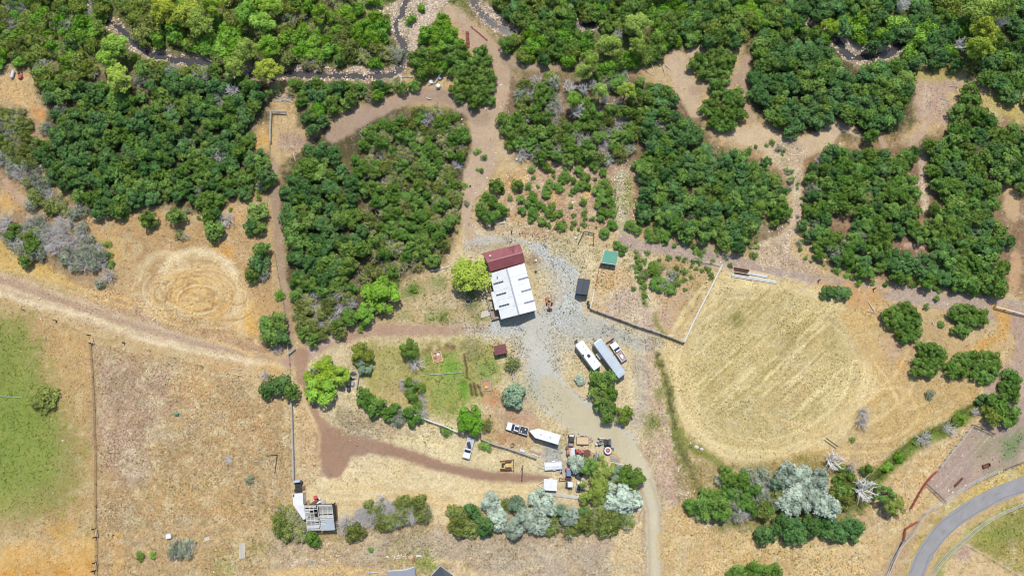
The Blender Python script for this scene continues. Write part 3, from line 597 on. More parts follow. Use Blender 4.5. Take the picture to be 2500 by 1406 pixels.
# ---- creek water
wm = bpy.data.materials.new('creek water'); wm.use_nodes = True; n_ = wm.node_tree; b_ = n_.nodes['Principled BSDF']
b_.inputs['Base Color'].default_value = (.05, .05, .05, 1); b_.inputs['Roughness'].default_value = .1; b_.inputs['Specular IOR Level'].default_value = .5
t_ = n_.nodes.new('ShaderNodeTexNoise'); t_.inputs['Scale'].default_value = 2.2; t_.inputs['Detail'].default_value = 4
g_ = n_.nodes.new('ShaderNodeNewGeometry'); n_.links.new(g_.outputs['Position'], t_.inputs['Vector'])
p_ = n_.nodes.new('ShaderNodeBump'); p_.inputs['Strength'].default_value = .2; p_.inputs['Distance'].default_value = .05; n_.links.new(t_.outputs[0], p_.inputs['Height']); n_.links.new(p_.outputs[0], b_.inputs['Normal'])
r_ = n_.nodes.new('ShaderNodeMapRange'); r_.inputs[1].default_value = .70; r_.inputs[2].default_value = .76
n_.links.new(t_.outputs[0], r_.inputs[0]); x_ = n_.nodes.new('ShaderNodeMixRGB'); x_.inputs[1].default_value = (.045, .042, .04, 1); x_.inputs[2].default_value = (.35, .35, .35, 1)
n_.links.new(r_.outputs[0], x_.inputs[0]); n_.links.new(x_.outputs[0], b_.inputs['Base Color'])
band_mesh(CREEK1, [4.6]*len(CREEK1), -0.5, wm, 'creek_water')
band_mesh(CREEK2, [4.6]*len(CREEK2), -0.5, wm, 'creek_water')
# ------------------------------------------------------------ vegetation: leaf materials
def leaf_mat(name, rgb, var=0.34, trans=0.16, warm=0.32):
    m = bpy.data.materials.new(name); m.use_nodes = True; n = m.node_tree; n.nodes.clear()
    out = n.nodes.new('ShaderNodeOutputMaterial'); d = n.nodes.new('ShaderNodeBsdfDiffuse'); t = n.nodes.new('ShaderNodeBsdfTranslucent'); mx = n.nodes.new('ShaderNodeMixShader')
    mx.inputs[0].default_value = trans
    oi = n.nodes.new('ShaderNodeObjectInfo'); at = n.nodes.new('ShaderNodeAttribute'); at.attribute_name = 'tone'
    c = lin(rgb, 0.71)
    hs = n.nodes.new('ShaderNodeHueSaturation'); hs.inputs['Color'].default_value = (*c, 1)
    def mr(src, a, b_):
        r = n.nodes.new('ShaderNodeMapRange'); r.inputs[3].default_value = a; r.inputs[4].default_value = b_; n.links.new(src, r.inputs[0]); return r.outputs[0]
    n.links.new(mr(oi.outputs['Random'], 0.5-0.028*warm*2, 0.5+0.022*warm), hs.inputs['Hue'])
    v = n.nodes.new('ShaderNodeMath'); v.operation = 'MULTIPLY'
    n.links.new(mr(at.outputs['Fac'], 1-var, 1+var), v.inputs[0])
    mo = n.nodes.new('ShaderNodeMath'); mo.operation = 'FRACT'; m2 = n.nodes.new('ShaderNodeMath'); m2.operation = 'MULTIPLY'; m2.inputs[1].default_value = 7.31
    n.links.new(oi.outputs['Random'], m2.inputs[0]); n.links.new(m2.outputs[0], mo.inputs[0])
    n.links.new(mr(mo.outputs[0], 0.78, 1.2), v.inputs[1]); n.links.new(v.outputs[0], hs.inputs['Value'])
    n.links.new(mr(mo.outputs[0], 1.04, 0.95), hs.inputs['Saturation'])
    for s in (d, t): n.links.new(hs.outputs[0], s.inputs['Color'])
    n.links.new(d.outputs[0], mx.inputs[1]); n.links.new(t.outputs[0], mx.inputs[2]); n.links.new(mx.outputs[0], out.inputs['Surface'])
    return m
LM = dict(
    oak=leaf_mat('oak leaves', (124, 160, 76)), oakd=leaf_mat('dark oak leaves', (106, 148, 84)), oakb=leaf_mat('bright oak leaves', (122, 162, 76)),
    willow=leaf_mat('willow leaves', (148, 170, 80)), lush=leaf_mat('lush green leaves', (132, 184, 66)), lime=leaf_mat('lime green leaves', (158, 200, 76)),
    yellow=leaf_mat('yellow green leaves', (182, 204, 84)), pale=leaf_mat('pale cottonwood leaves', (170, 198, 98)), silver=leaf_mat('silver grey green leaves', (198, 214, 192), warm=.1),
    silverg=leaf_mat('grey green leaves', (150, 178, 144), warm=.2), dry=leaf_mat('dry olive leaves', (170, 176, 104)), olive=leaf_mat('olive green leaves', (146, 162, 86)), sage=leaf_mat('grey sage leaves', (160, 170, 140), warm=.2),
    weed=leaf_mat('weed leaves', (112, 150, 74)))
def leaf_mesh(name, seed, Rr, Hh, nl, lobe, nleaf, size, m, aspect=1.0, up=0.35, base=0.0, flat=0.62, rag=0.0):
    """a crown of leaf clumps: nl rounded lobes, leaves on and just inside each lobe's surface"""
    g = np.random.RandomState(seed)
    cs = []; tries = 0; ex = g.uniform(.82, 1.12, 2); nl = max(5, int(nl*g.uniform(.75, 1.2)))
    while len(cs) < nl and tries < 4000:
        tries += 1
        p = g.uniform(-1, 1, 3); p[2] = abs(p[2])
        if (p**2).sum() > 1: continue
        q = np.array([p[0]*(Rr-lobe*0.75)*ex[0], p[1]*(Rr-lobe*0.75)*ex[1], base + lobe*.6 + p[2]*max(0.05, (Hh-base-lobe*1.3))])
        if all(np.linalg.norm((q-c[:3])*[1, 1, .7]) > lobe*0.62 for c in cs): cs.append(np.array([*q, lobe*g.uniform(.7, 1.18)]))
    cs = np.array(cs); k = g.choice(len(cs), nleaf, p=cs[:, 3]**2/(cs[:, 3]**2).sum())
    d = g.normal(size=(nleaf, 3)); d[:, 2] = np.abs(d[:, 2])*1.1 - 0.35*g.rand(nleaf); d /= np.linalg.norm(d, axis=1)[:, None]
    rr = cs[k, 3]*(1 - 0.42*g.rand(nleaf)**1.6 + rag*g.rand(nleaf))
    c = cs[k, :3] + d*rr[:, None]*[1, 1, flat]
    # drop leaves buried deep in other lobes
    dd = np.min(np.linalg.norm((c[:, None, :]-cs[None, :, :3])/[1, 1, flat], axis=2)/cs[None, :, 3], axis=1)
    keep = dd > 0.5; c = c[keep]; d = d[keep]; k = k[keep]; nL = len(c)
    nrm = d*0.8 + g.normal(size=(nL, 3))*0.42 + [0, 0, up]; nrm /= np.linalg.norm(nrm, axis=1)[:, None]
    a = np.cross(nrm, g.normal(size=(nL, 3))); a /= np.linalg.norm(a, axis=1)[:, None]; b = np.cross(nrm, a)
    s = (size*g.uniform(.6, 1.25, nL))[:, None]/2
    bend = nrm*s*0.35
    v = np.stack([c-a*s*aspect-bend, c-b*s, c+a*s*aspect-bend, c+b*s], 1).reshape(-1, 3)
    me = bpy.data.meshes.new(name); me.vertices.add(nL*4); me.loops.add(nL*4); me.polygons.add(nL)
    me.vertices.foreach_set('co', v.astype(np.float32).ravel()); me.loops.foreach_set('vertex_index', np.arange(nL*4, dtype=np.int32))
    me.polygons.foreach_set('loop_start', np.arange(0, nL*4, 4, dtype=np.int32)); me.polygons.foreach_set('loop_total', np.full(nL, 4, np.int32)); me.update(calc_edges=True)
    lt = g.rand(len(cs))*0.5; t = np.clip(lt[k] + g.rand(nL)*0.5, 0, 1)
    at = me.attributes.new('tone', 'FLOAT', 'POINT'); at.data.foreach_set('value', np.repeat(t, 4).astype(np.float32))
    me.materials.append(LM[m]); return me
def twig_mesh(name, seed, Rr, Hh, n, r, m='paleBark', tri=3):
    """bare branches: limbs from the ground fork into twigs that reach the crown's outline"""
    g = random.Random(seed); b = MB().use(m)
    for i in range(n):
        t = g.uniform(0, 6.283); q = g.uniform(.25, 1)**.6*Rr; h = Hh*g.uniform(.55, 1)*(1-.35*(q/Rr)**2)
        e = Vector((q*math.cos(t), q*math.sin(t), h)); s = Vector((g.gauss(0, Rr*.1), g.gauss(0, Rr*.1), 0))
        mid = s.lerp(e, .5)+Vector((g.gauss(0, .12)*Rr, g.gauss(0, .12)*Rr, .12*Hh))
        b.tube(s, mid, r*1.5, r, tri); b.tube(mid, e, r, r*.45, tri)
        for j in range(3):
            p = mid.lerp(e, g.uniform(.15, .9)); f = p+Vector((g.gauss(0, .22)*Rr, g.gauss(0, .22)*Rr, g.uniform(0, .2)*Hh)); b.tube(p, f, r*.6, r*.3, tri)
    return b.mesh(name)
def trunk_mesh(name, seed, Rr, Hh, r, stems=3, m='bark'):
    g = random.Random(seed); b = MB().use(m)
    for i in range(stems):
        t = 6.283*i/stems+g.uniform(-.4, .4); s = Vector((.12*Rr*math.cos(t)*(stems > 1), .12*Rr*math.sin(t)*(stems > 1), -.25))
        k = Vector((.25*Rr*math.cos(t), .25*Rr*math.sin(t), Hh*.4)); b.tube(s, k, r*1.25, r, 6)
        for j in range(3):
            t2 = t+g.uniform(-.9, .9); e = Vector((.62*Rr*math.cos(t2), .62*Rr*math.sin(t2), Hh*g.uniform(.6, .82))); b.tube(k, e, r*.8, r*.3, 5)
    return b.mesh(name)
# kind: prototypes (unit sizes), tones, category, words
KD = {}
def kind(key, name, cat, tones, R0, H0, nv, lv, tw=None, trunk=None, sparse=0):
    crowns = {t: [leaf_mesh('crown', hash_(key+t)+i*7, R0, H0, m=t, **lv) for i in range(nv)] for t in tones} if lv else {}
    twigs = [twig_mesh('branches', hash_(key)+i*3, R0*.97, H0*.98, *tw) for i in range(nv)] if tw else []
    tr = [trunk_mesh('trunk', hash_(key)+i, R0, H0, *trunk) for i in range(2)] if trunk else []
    KD[key] = dict(name=name, cat=cat, crowns=crowns, twigs=twigs, trunks=tr, R0=R0, H0=H0)
def hash_(s): return sum((i+1)*ord(c) for i, c in enumerate(s)) % 9973
kind('oak', 'oak_tree', 'tree', ['oak', 'oakd', 'oakb'], 2.3, 3.9, 6, dict(nl=13, lobe=.82, nleaf=950, size=.36, base=.5, up=.25), trunk=(.10, 3))
kind('willow', 'willow_shrub', 'shrub', ['willow', 'lush', 'olive'], 2.3, 3.2, 3, dict(nl=12, lobe=.85, nleaf=1100, size=.27, aspect=1.8, up=.1, rag=.25, base=.2), trunk=(.06, 4))
kind('cotton', 'cottonwood_tree', 'tree', ['lime', 'yellow', 'pale', 'lush'], 4.2, 9.5, 2, dict(nl=30, lobe=1.15, nleaf=3000, size=.42, base=4.0, rag=.12), trunk=(.26, 1))
kind('maple', 'maple_tree', 'tree', ['lush', 'oakb', 'lime', 'oak', 'willow'], 3.6, 6.0, 2, dict(nl=24, lobe=.95, nleaf=2300, size=.36, base=1.6, up=.25), trunk=(.18, 2))
kind('silver', 'silverleaf_tree', 'tree', ['silver', 'silverg'], 3.2, 5.2, 3, dict(nl=24, lobe=.85, nleaf=2600, size=.30, aspect=1.9, up=.2, base=.8, rag=.34), trunk=(.13, 3))
kind('dry', 'brush_shrub', 'shrub', ['dry', 'sage', 'olive'], 2.0, 2.6, 3, dict(nl=12, lobe=.62, nleaf=620, size=.20, aspect=1.6, base=.15, rag=.3), tw=(18, .03))
kind('dead', 'bare_shrub', 'shrub', [], 2.0, 2.6, 3, None, tw=(42, .034))
kind('snag', 'bare_tree', 'tree', [], 2.6, 6.0, 2, None, tw=(30, .075, 'snagBark', 4))
kind('small', 'low_shrub', 'shrub', ['oakb', 'oak', 'lush', 'sage'], 1.0, 1.1, 3, dict(nl=7, lobe=.42, nleaf=360, size=.17, base=.05), None)
ALL = []       # every plant: dict(kind, tone, px, py, R, h, label, zone)
def keep_out(x, y, r):
    for ln, wd in LANES:
        ws = wd if isinstance(wd, (list, tuple)) else [wd]*len(ln)
        for i in range(len(ln)-1):
            x0, y0 = ln[i]; x1, y1 = ln[i+1]; dx, dy = x1-x0, y1-y0
            t = min(1, max(0, ((x-x0)*dx+(y-y0)*dy)/(dx*dx+dy*dy+1e-9)))
            if math.hypot(x-x0-t*dx, y-y0-t*dy) < (ws[i]*(1-t)+ws[i+1]*t)/2 + r: return True
    return False
def inpoly(poly, x, y):
    c = False; n = len(poly)
    for i in range(n):
        x0, y0 = poly[i]; x1, y1 = poly[(i+1) % n]
        if (y0 > y) != (y1 > y) and x < (x1-x0)*(y-y0)/(y1-y0)+x0: c = not c
    return c
CREEKS = [(smooth(CREEK1, 3), 26), (smooth(CREEK2, 3), 24)]
WIN = [((712,168,960,190), 12), ((960,70,1000,150), 14), ((262,50,330,120), 6), ((330,110,520,160), 8), ((1405,48,1480,72), 10), ((2045,92,2235,142), 14), ((1160,10,1262,90), 12), ((925,0,1075,70), 16)]
def creek_open(x, y, r):
    for (a, b, c, d), m in WIN:
        if a-m*.3 < x < c+m*.3 and b-m < y < d+m:
            for ln, wd in CREEKS:
                for p in ln:
                    if math.hypot(p[0]-x, p[1]-y) < wd*.3+r*.7: return True
    return inpoly([(914,20),(954,0),(1080,0),(1055,45),(1030,80),(1010,115),(995,130),(968,76),(930,50)], x, y) or inpoly([(2042,95),(2070,92),(2110,112),(2178,112),(2150,130),(2060,130)], x, y) or inpoly([(1160,10),(1190,5),(1236,38),(1262,86),(1230,88)], x, y)
TAKEN = []
def edist(poly, x, y):
    d = 1e9; n = len(poly)
    for i in range(n):
        x0, y0 = poly[i]; x1, y1 = poly[(i+1) % n]; dx, dy = x1-x0, y1-y0
        t = min(1, max(0, ((x-x0)*dx+(y-y0)*dy)/(dx*dx+dy*dy+1e-9))); d = min(d, math.hypot(x-x0-t*dx, y-y0-t*dy))
    return d
def zone(where, poly, sp, Rr, mix, cut=True, inset=.16, drop=0.0):
    """scatter plants over a thicket: mix = [(weight, kind, tone)], where = the words that place it"""
    sp *= .93; g = random.Random(hash_(where)+len(ALL)); xs = [p[0] for p in poly]; ys = [p[1] for p in poly]
    y = min(ys); row = 0; out = []
    while y < max(ys):
        x = min(xs) + (sp/2 if row % 2 else 0)
        while x < max(xs):
            X, Y = x+g.uniform(-.36, .36)*sp, y+g.uniform(-.36, .36)*sp; x += sp
            if not inpoly(poly, X, Y) or g.random() < drop: continue
            r = g.uniform(*Rr)
            rp = r*8.4; r *= 1.13
            if cut and keep_out(X, Y, rp*.55): continue
            if edist(poly, X, Y) < rp*inset: continue
            if creek_open(X, Y, rp): continue
            if any((X-a)**2+(Y-b)**2 < (c+rp*.35)**2 for a, b, c in TAKEN): continue
            # neighbours tend to be alike
            u = (float(vnoise(np.array([X/38.0]), np.array([Y/38.0]), 991)[0])*1.5-.25)*.5 + g.random()*.5
            u = min(.999, max(0, u)); tot = sum(m[0] for m in mix); acc = 0
            for wgt, kd, tn in mix:
                acc += wgt/tot
                if u <= acc: break
            out.append(dict(kind=kd, tone=tn, px=X, py=Y, R=r*(1.0 if kd != 'cotton' else 1.5), zone=where, poly=poly, label=None))
        y += sp*.866; row += 1
    ALL.extend(out); return out
def one(px, py, Rm, kd, tn, label, h=None):
    if kd in ('oak', 'maple', 'cotton', 'silver'): Rm *= 1.14
    ALL.append(dict(kind=kd, tone=tn, px=px, py=py, R=Rm, zone=None, label=label, h=h)); TAKEN.append((px, py, Rm*7.0))
# ---- plants that stand out singly, or in ones and twos
one(1149,668,4.9,'cotton','yellow','yellow green tree overhanging the west corner of the white roofed house',h=7.5)
one(930,722,5.6,'maple','lush','broad bright green tree below the middle thicket, above the red brown lane',h=6.5)
one(893,762,3.4,'maple','lush','bright green tree touching the broad tree above the red brown lane',h=5.5)
one(881,801,1.4,'small','lush','small round bright bush in the shade at the edge of the red brown lane')
one(784,914,4.4,'maple','lime','upper of two lime green trees inside the bend of the red brown lane',h=5.5)
one(782,955,4.6,'maple','lime','lower of two lime green trees inside the bend of the red brown lane',h=5.5)
one(832,918,3.2,'maple','lime','lime green tree beside the dark kayaks near the garden fence',h=5)
one(884,862,3.3,'maple','willow','olive green tree at the north west corner of the garden',h=5)
one(888,893,2.4,'silver','silverg','grey green bush at the foot of the olive green tree by the garden fence',h=3)
one(998,852,2.9,'maple','oakb','round green tree at the top of the garden, beside the sand box frame',h=5)
one(1014,884,2.9,'dead',None,'bare silvery bush below the round green tree at the top of the garden')
one(1258,966,3.2,'silver','silverg','round grey green tree beside the gravel drive, above the silver pickup',h=4.6)
one(1251,884,2.8,'dry','olive','thin olive green tree below the small maroon shed',h=3.5)
one(1150,1022,4.5,'maple','lush','large bright green tree above the white pickup in the dry grass',h=6)
one(1186,1036,2.2,'dry','olive','light leafy shrub on the east side of the large bright green tree')
one(1188,1090,2.3,'small','oakb','low green bush beside the white pickup, on the fence line')
one(1088,1052,2.2,'small','oakb','low green bush under the fence west of the large bright green tree')
for x, y, r, t, l in ((1455,925,2.6,'oakb','at the north west end'),(1487,922,2.5,'oak','at the north end, next to the long silver trailer'),(1460,956,2.8,'oak','in the middle, beside the drive'),(1490,958,2.6,'oakb','in the middle, away from the drive'),(1472,990,2.6,'oak','in the lower half, beside the drive'),(1492,992,2.2,'oakb','in the lower half, away from the drive'),(1484,1018,2.2,'oak','at the bottom tip')):
    one(x,y,r,'oak',t,'oak below the silver trailer, '+l,h=4.8)
one(1415,926,1.5,'silver','silver','small silver blue bush at the west edge of the oak clump by the drive',h=1.6)
one(1525,1012,2.6,'maple','willow','olive green tree below the oak clump in the bend of the drive',h=4)
one(1411,1132,2.4,'silver','silver','silvery tree growing among the parked mowers and trailers',h=4)
one(1437,1138,2.6,'maple','oakb','green tree growing among the parked vehicles east of the silvery one',h=4.5)
one(1478,1148,3.6,'maple','willow','dull green tree with grey limbs standing below the lumber sheets',h=5)
one(1508,1158,2.2,'silver','silverg','grey green tree squeezed between two green trees near the drive',h=4)
one(1545,1168,3.8,'maple','oakb','dark green tree leaning over the edge of the dirt road',h=6)
one(1452,1205,4.4,'maple','willow','wide olive tree beside the small parked carts',h=5.2)
one(1517,1218,4.6,'silver','silver','big silver leaved tree beside the dirt road',h=6)
one(1003,48,1.7,'willow','lush','green shrub standing in the pale stone bed, lower'); one(940,42,1.5,'willow','olive','olive shrub at the west edge of the pale stone bed'); one(1030,18,1.5,'willow','lush','green shrub near the top of the pale stone bed')
one(104,975,3.7,'willow','olive','lone dark feathery shrub on the green pasture',h=3)
one(679,721,1.9,'small','lime' if 'lime' in KD['small']['crowns'] else 'lush','small round bright bush beside the narrow brown lane, in the dry grass')
one(1841,623,1.5,'small','oakb','small round bush standing alone at the upper edge of the mauve lane')
one(2024,712,2.5,'oak','oakd','western half of the oval bush pair below the mauve lane',h=3)
one(2060,714,2.7,'oak','oakd','eastern half of the oval bush pair below the mauve lane',h=3)
one(2112,1005,2.6,'dead',None,'upper bare grey bush inside the wheel tracks of the straw field')
one(2108,1030,2.4,'dead',None,'lower bare grey bush inside the wheel tracks of the straw field')
one(2082,1072,1.1,'small','oak','small dark bush below the two bare bushes in the wheel tracks')
one(2272,960,1.9,'small','sage','small lone round bush between the straw field and the green ditch')
one(608,1168,1.7,'small','sage','small grey green bush alone in the brown pasture')
one(558,1121,1.5,'dead',None,'small flattened bare bush in the brown pasture',h=.7)
one(425,1340,2.6,'dry','sage','west half of the grey green shrub below the white box on the dry grass')
one(452,1338,2.6,'dry','sage','east half of the grey green shrub below the white box on the dry grass')
one(338,1360,1.6,'small','oak','small green bush beside the yellow wheel tracks at the bottom')
one(373,1355,1.3,'small','lush','small lime tinted bush beside the other low bush at the bottom')
one(2238,1078,0.9,'small','lush','tiny bright bush below the bare shrubs on the green ditch')
one(783,30,3.4,'maple','lime','bright lime tree standing clear in the dark woods above the creek',h=8)
one(282,112,4.0,'cotton','lime','upper of the two bright trees beside the creek bend',h=9)
one(262,140,3.2,'cotton','lime','smaller bright tree west of the pair beside the creek bend',h=8)
one(292,190,3.9,'cotton','yellow','yellowest tree beside the dark oak wood, below the creek bend',h=9)
for x, y, r, t, l in ((405,18,4.4,'yellow','westernmost'),(448,28,4.2,'yellow','tallest, yellow green'),(490,52,3.8,'pale','pale topped'),(520,12,3.6,'lime','northernmost lime green'),(430,-12,4,'lime','one cut by the picture edge'),(640,60,3.6,'lime','one on the east side'),(655,112,3.4,'lime','lower one on the east side'),(600,30,3.2,'lush','darker one between the others'),(660,12,3.5,'lime','one near the top on the east side')):
    one(x,y,r,'cotton',t,f'cottonwood of the bright grove above the creek, {l}',h=9)
one(652,172,4.0,'cotton','yellow','yellow green cottonwood where the creek meets the dark oak wood',h=9)
one(600,122,3.0,'cotton','pale','pale cottonwood with silvery limbs above the creek crossing',h=9)
one(568,165,3.2,'cotton','pale','pale cottonwood over the bare white branches',h=9)
one(566,218,2.2,'snag',None,'bare white branches sticking out below the pale cottonwood',h=4)
for x, y, r, t, l in ((1560,62,3.9,'pale','wide pale one north east'),(1487,110,3.2,'pale','middle one'),(1438,150,3.0,'pale','lower middle one'),(1555,112,2.6,'pale','one with bare branches'),(1425,175,2.4,'pale','one over the bare snags'),(1530,222,2.4,'yellow','small one at the south east'),(1400,242,2.6,'lush','one beside the biggest snag'),(1465,225,2.2,'pale','one among the snags')):
    one(x,y,r,'cotton',t,f'pale cottonwood east of the dirt lane, the {l}',h=8.5)
for x, y, r, l in ((1392,207,2.4,'upper'),(1410,268,2.6,'largest'),(1425,215,1.9,'middle'),(1508,82,1.8,'northern'),(1448,205,1.5,'easternmost'),(1478,238,1.6,'lowest eastern')):
    one(x,y,r,'snag',None,f'bare white snag among the cottonwoods, the {l} of them',h=6)
for x, y, r, t, l in ((2400,25,4.4,'pale','northern'),(2410,70,3.8,'yellow','middle'),(2395,112,3.6,'yellow','southern'),(2450,15,3.6,'pale','eastern')):
    one(x,y,r,'cotton',t,f'tall leaning cottonwood in the far woods, {l} of the four crowns',h=12)
one(2352,105,2.4,'snag',None,'bare silver branches beside the bleached fallen trunk in the far woods',h=6)
one(2450,52,2.0,'snag',None,'bare silver branches at the east side of the leaning cottonwoods',h=8)
one(2210,8,2.2,'snag',None,'bare white branches at the very top of the far woods',h=7)
one(2030,62,2.6,'cotton','lime','bright yellow green tree at the west end of the stony creek bed',h=7)
pass
pass
for x, y, r, k_, t, l in ((360,530,2.5,'oak','oak','round oak bush below the dark wood, west of three'),(425,528,3.0,'oak','oak','round oak bush below the dark wood, middle of three'),(437,570,2.0,'dry','dry','thin olive bush just below the middle oak bush'),(520,560,3.4,'oak','olive','wide oak bush with grey twigs, east of three'),(552,535,3.0,'dead',None,'bare grey bush against the wide oak bush'),(455,578,1.2,'dead',None,'small bare bush above the wheel mark circles'),(625,520,3.2,'oak','oak','oak at the top of the strip beside the brown lane'),(612,550,2.6,'oak','oakd','oak in the upper part of the strip beside the brown lane'),(632,555,2.4,'oak','oak','oak touching the wire fence in the upper strip'),(636,608,2.6,'oak','oak','oak in the middle of the strip beside the brown lane'),(626,640,3.2,'oak','oakd','wide oak east of the wheel mark circles'),(612,668,2.4,'oak','oak','oak nearest the wheel mark circles'),(640,668,2.2,'dry','sage','greyish bush at the bottom of the strip beside the brown lane'),(650,790,3.0,'oak','oakb','bright oak at the corner of the narrow brown lane'),(678,788,3.0,'oak','oak','dark oak at the corner of the narrow brown lane'),(655,822,3.0,'oak','oakb','bright oak above the gate by the dirt track'),(684,822,2.4,'oak','oakd','dark oak beside the gate post'),(678,852,2.0,'dead',None,'bare bush at the gate beside the dirt track'),(645,915,1.9,'dead',None,'bare purplish bush west of the rail fence'),(655,945,2.8,'oak','oakd','dark oak bush west of the rail fence, western half'),(685,940,3.0,'oak','oakd','dark oak bush on the rail fence, middle'),(708,955,2.6,'oak','oak','dark oak bush over the rail fence, eastern half')):
    if k_ == 'oak' and t == 'olive': t = 'oak'
    one(x,y,r,k_,t,l)
for x, y, r, t in ((1960,1170,3.6,'silver'),(1925,1160,3.2,'silver'),(1992,1190,3.2,'silver'),(1940,1200,3.4,'silver'),(1930,1232,3.2,'silver'),(1975,1220,3.0,'silver'),(2022,1235,3.4,'silver'),(2005,1165,2.2,'silver'),(1897,1180,1.9,'silverg')):
    one(x,y,r,'silver',t,'silver leaved tree of the pale grove below the oval field, '+{(1960,1170):'north centre',(1925,1160):'north west',(1992,1190):'east side',(1940,1200):'centre',(1930,1232):'south west lobe',(1975,1220):'south centre',(2022,1235):'south east lobe',(2005,1165):'north east corner',(1897,1180):'greener one at the west'}[(x,y)],h=5.6)
for x, y, r, t in ((1325,1228,3.6,'silver'),(1312,1268,3.2,'silver'),(1280,1262,2.6,'silver'),(1200,1232,2.8,'silver'),(1215,1268,2.8,'silver'),(1255,1290,2.6,'silver'),(1390,1262,2.4,'silver'),(1372,1250,1.6,'silverg'),(1262,1235,2.4,'silverg')):
    one(x,y,r,'silver',t,'silver leaved tree in the hedge below the white trailers, '+{(1325,1228):'tallest one, north east',(1312,1268):'below the tallest',(1280,1262):'west of the tallest',(1200,1232):'north west end',(1215,1268):'west end, lower',(1255,1290):'bottom middle',(1390,1262):'small one apart at the east',(1372,1250):'smallest, greener',(1262,1235):'greener one in the middle'}[(x,y)],h=4.8)
one(2185,1228,2.9,'maple','willow','lower crown of the olive green tree above the red panels',h=6); one(2165,1208,2.3,'maple','oakb','upper crown of the olive green tree above the red panels',h=6)
one(2118,1195,3.6,'snag',None,'large bare silver tree west of the olive green tree',h=7); one(2040,1125,3.2,'snag',None,'bare silver branches over the green bush south of the oval field',h=6)
one(2082,1140,2.0,'dead',None,'small bare branches east of the green bush south of the oval field',h=5)
one(2325,1046,2.6,'dead',None,'silvery bare shrub on the green ditch, eastern'); one(2265,1072,2.8,'dead',None,'silvery bare shrub on the green ditch, western'); one(2385,1004,1.7,'dead',None,'small bare shrub at the top of the green ditch')
one(2440,985,3.6,'oak','oak','green tree beside the mauve paddock, upper'); one(2425,1015,3.4,'willow','willow','feathery green tree beside the mauve paddock, lower'); one(2468,1010,3.2,'oak','oak','green tree beside the mauve paddock, eastern'); one(2405,975,2.0,'oak','oakd','dark bush at the corner of the mauve paddock')
for x, y, r, l in ((905,1340,.9,'left of the grey roofed building'),(1060,640,.8,'x')): 
    if l != 'x': one(x,y,r,'small','lush','small yellow green bush '+l)
one(1010,708,1.6,'small','oakb','low bush on the dry lawn below the middle thicket')
one(1265,448,2.0,'oak','oak','small oak at the top of the stony path, western'); one(1212,452,2.2,'oak','oak','small oak over the stony path, beside the dirt lane'); one(1227,463,1.0,'dead',None,'tiny grey bush on the small oak by the dirt lane')
# stony patch bushes, read from the photograph (crop pixels / 5.858)
SP = [(690,300,62),(900,285,80),(1000,330,45),(1430,205,70),(1590,200,85),(1580,290,70),(1720,190,60),(1800,170,60),(1725,350,75),(1360,320,85),(1180,400,80),(1130,450,70),(1460,420,85),(1400,530,95),(1290,480,60),(1500,560,60),(1300,600,60),(940,500,75),(920,590,75),(1070,560,80),(900,670,70),(1010,400,40),(1175,300,45),(715,430,40),(640,545,62),(1600,445,40),(1720,500,90),(1660,600,95),(1790,620,85),(1700,720,100),(1810,780,85),(1640,810,65),(1720,920,95),(1850,920,70),(1700,1010,70),(380,715,48),(530,740,72),(700,700,95),(780,800,80),(650,800,80),(550,900,75),(700,930,95),(680,1030,60),(860,850,60),(980,830,70),(930,920,80),(1080,930,70),(1000,990,60),(840,1050,80),(940,1100,50),(1110,1120,80),(1160,1040,35),(1290,960,45),(1250,830,48),(1300,1060,50),(1260,1140,48),(1360,1170,35),(1430,770,62),(1445,920,58),(1460,1010,45),(1435,1080,55),(1570,1020,48),(1620,1135,22),(1740,1210,85),(1860,1100,70),(2080,1100,75),(2200,1170,85),(2240,1050,60),(520,640,18),(480,570,30),(780,560,35),(1250,660,40),(260,600,60),(1060,190,40)]
for i, (x, y, r) in enumerate(SP):
    X, Y, r = 1180+x/5.858, 360+y/5.858, r/5.858/8.4*1.12
    ALL.append(dict(kind='oak' if r > 1.35 else 'small', tone='oakb' if (i*7) % 3 else 'oak', px=X, py=Y, R=r, zone='in stony patch above green shed', poly=[(1190,370),(1560,370),(1560,600),(1190,600)], label=None, h=max(.8, r*1.15)))
SP2 = [(1020,490,26),(1005,555,26),(1050,577,18),(1110,555,22),(1180,530,30),(1250,535,24),(1295,545,24),(1380,615,20),(1420,625,22),(1465,620,30),(1490,670,30),(1500,560,24),(1625,595,24),(1215,443,24),(1120,350,40),(1160,380,50),(1035,340,40),(1100,290,34),(970,265,34),(1040,385,40),(1090,395,36),(1145,430,24),(890,300,45),(940,330,36),(1290,700,26),(1235,720,34),(1340,600,16),(760,290,45),(705,345,45),(845,470,46),(800,440,40),(1400,560,30),(1355,565,24),(1295,765,20),(1340,680,18),(920,760,22),(960,600,26),(945,560,22),(965,700,24),(1190,770,34),(1230,660,30),(1290,630,34),(1230,610,30)]
for i, (x, y, r) in enumerate(SP2):
    X, Y, r = 1240+x/2.992, 450+y/2.992, r/2.992/8.6*1.1
    ALL.append(dict(kind='small' if r < 1.5 else 'oak', tone='oakb' if i % 2 else 'oak', px=X, py=Y, R=r, zone='on slope above the corral', poly=[(1470,520),(1790,520),(1790,700),(1470,700)], label=None, h=max(.7, r*1.1)))
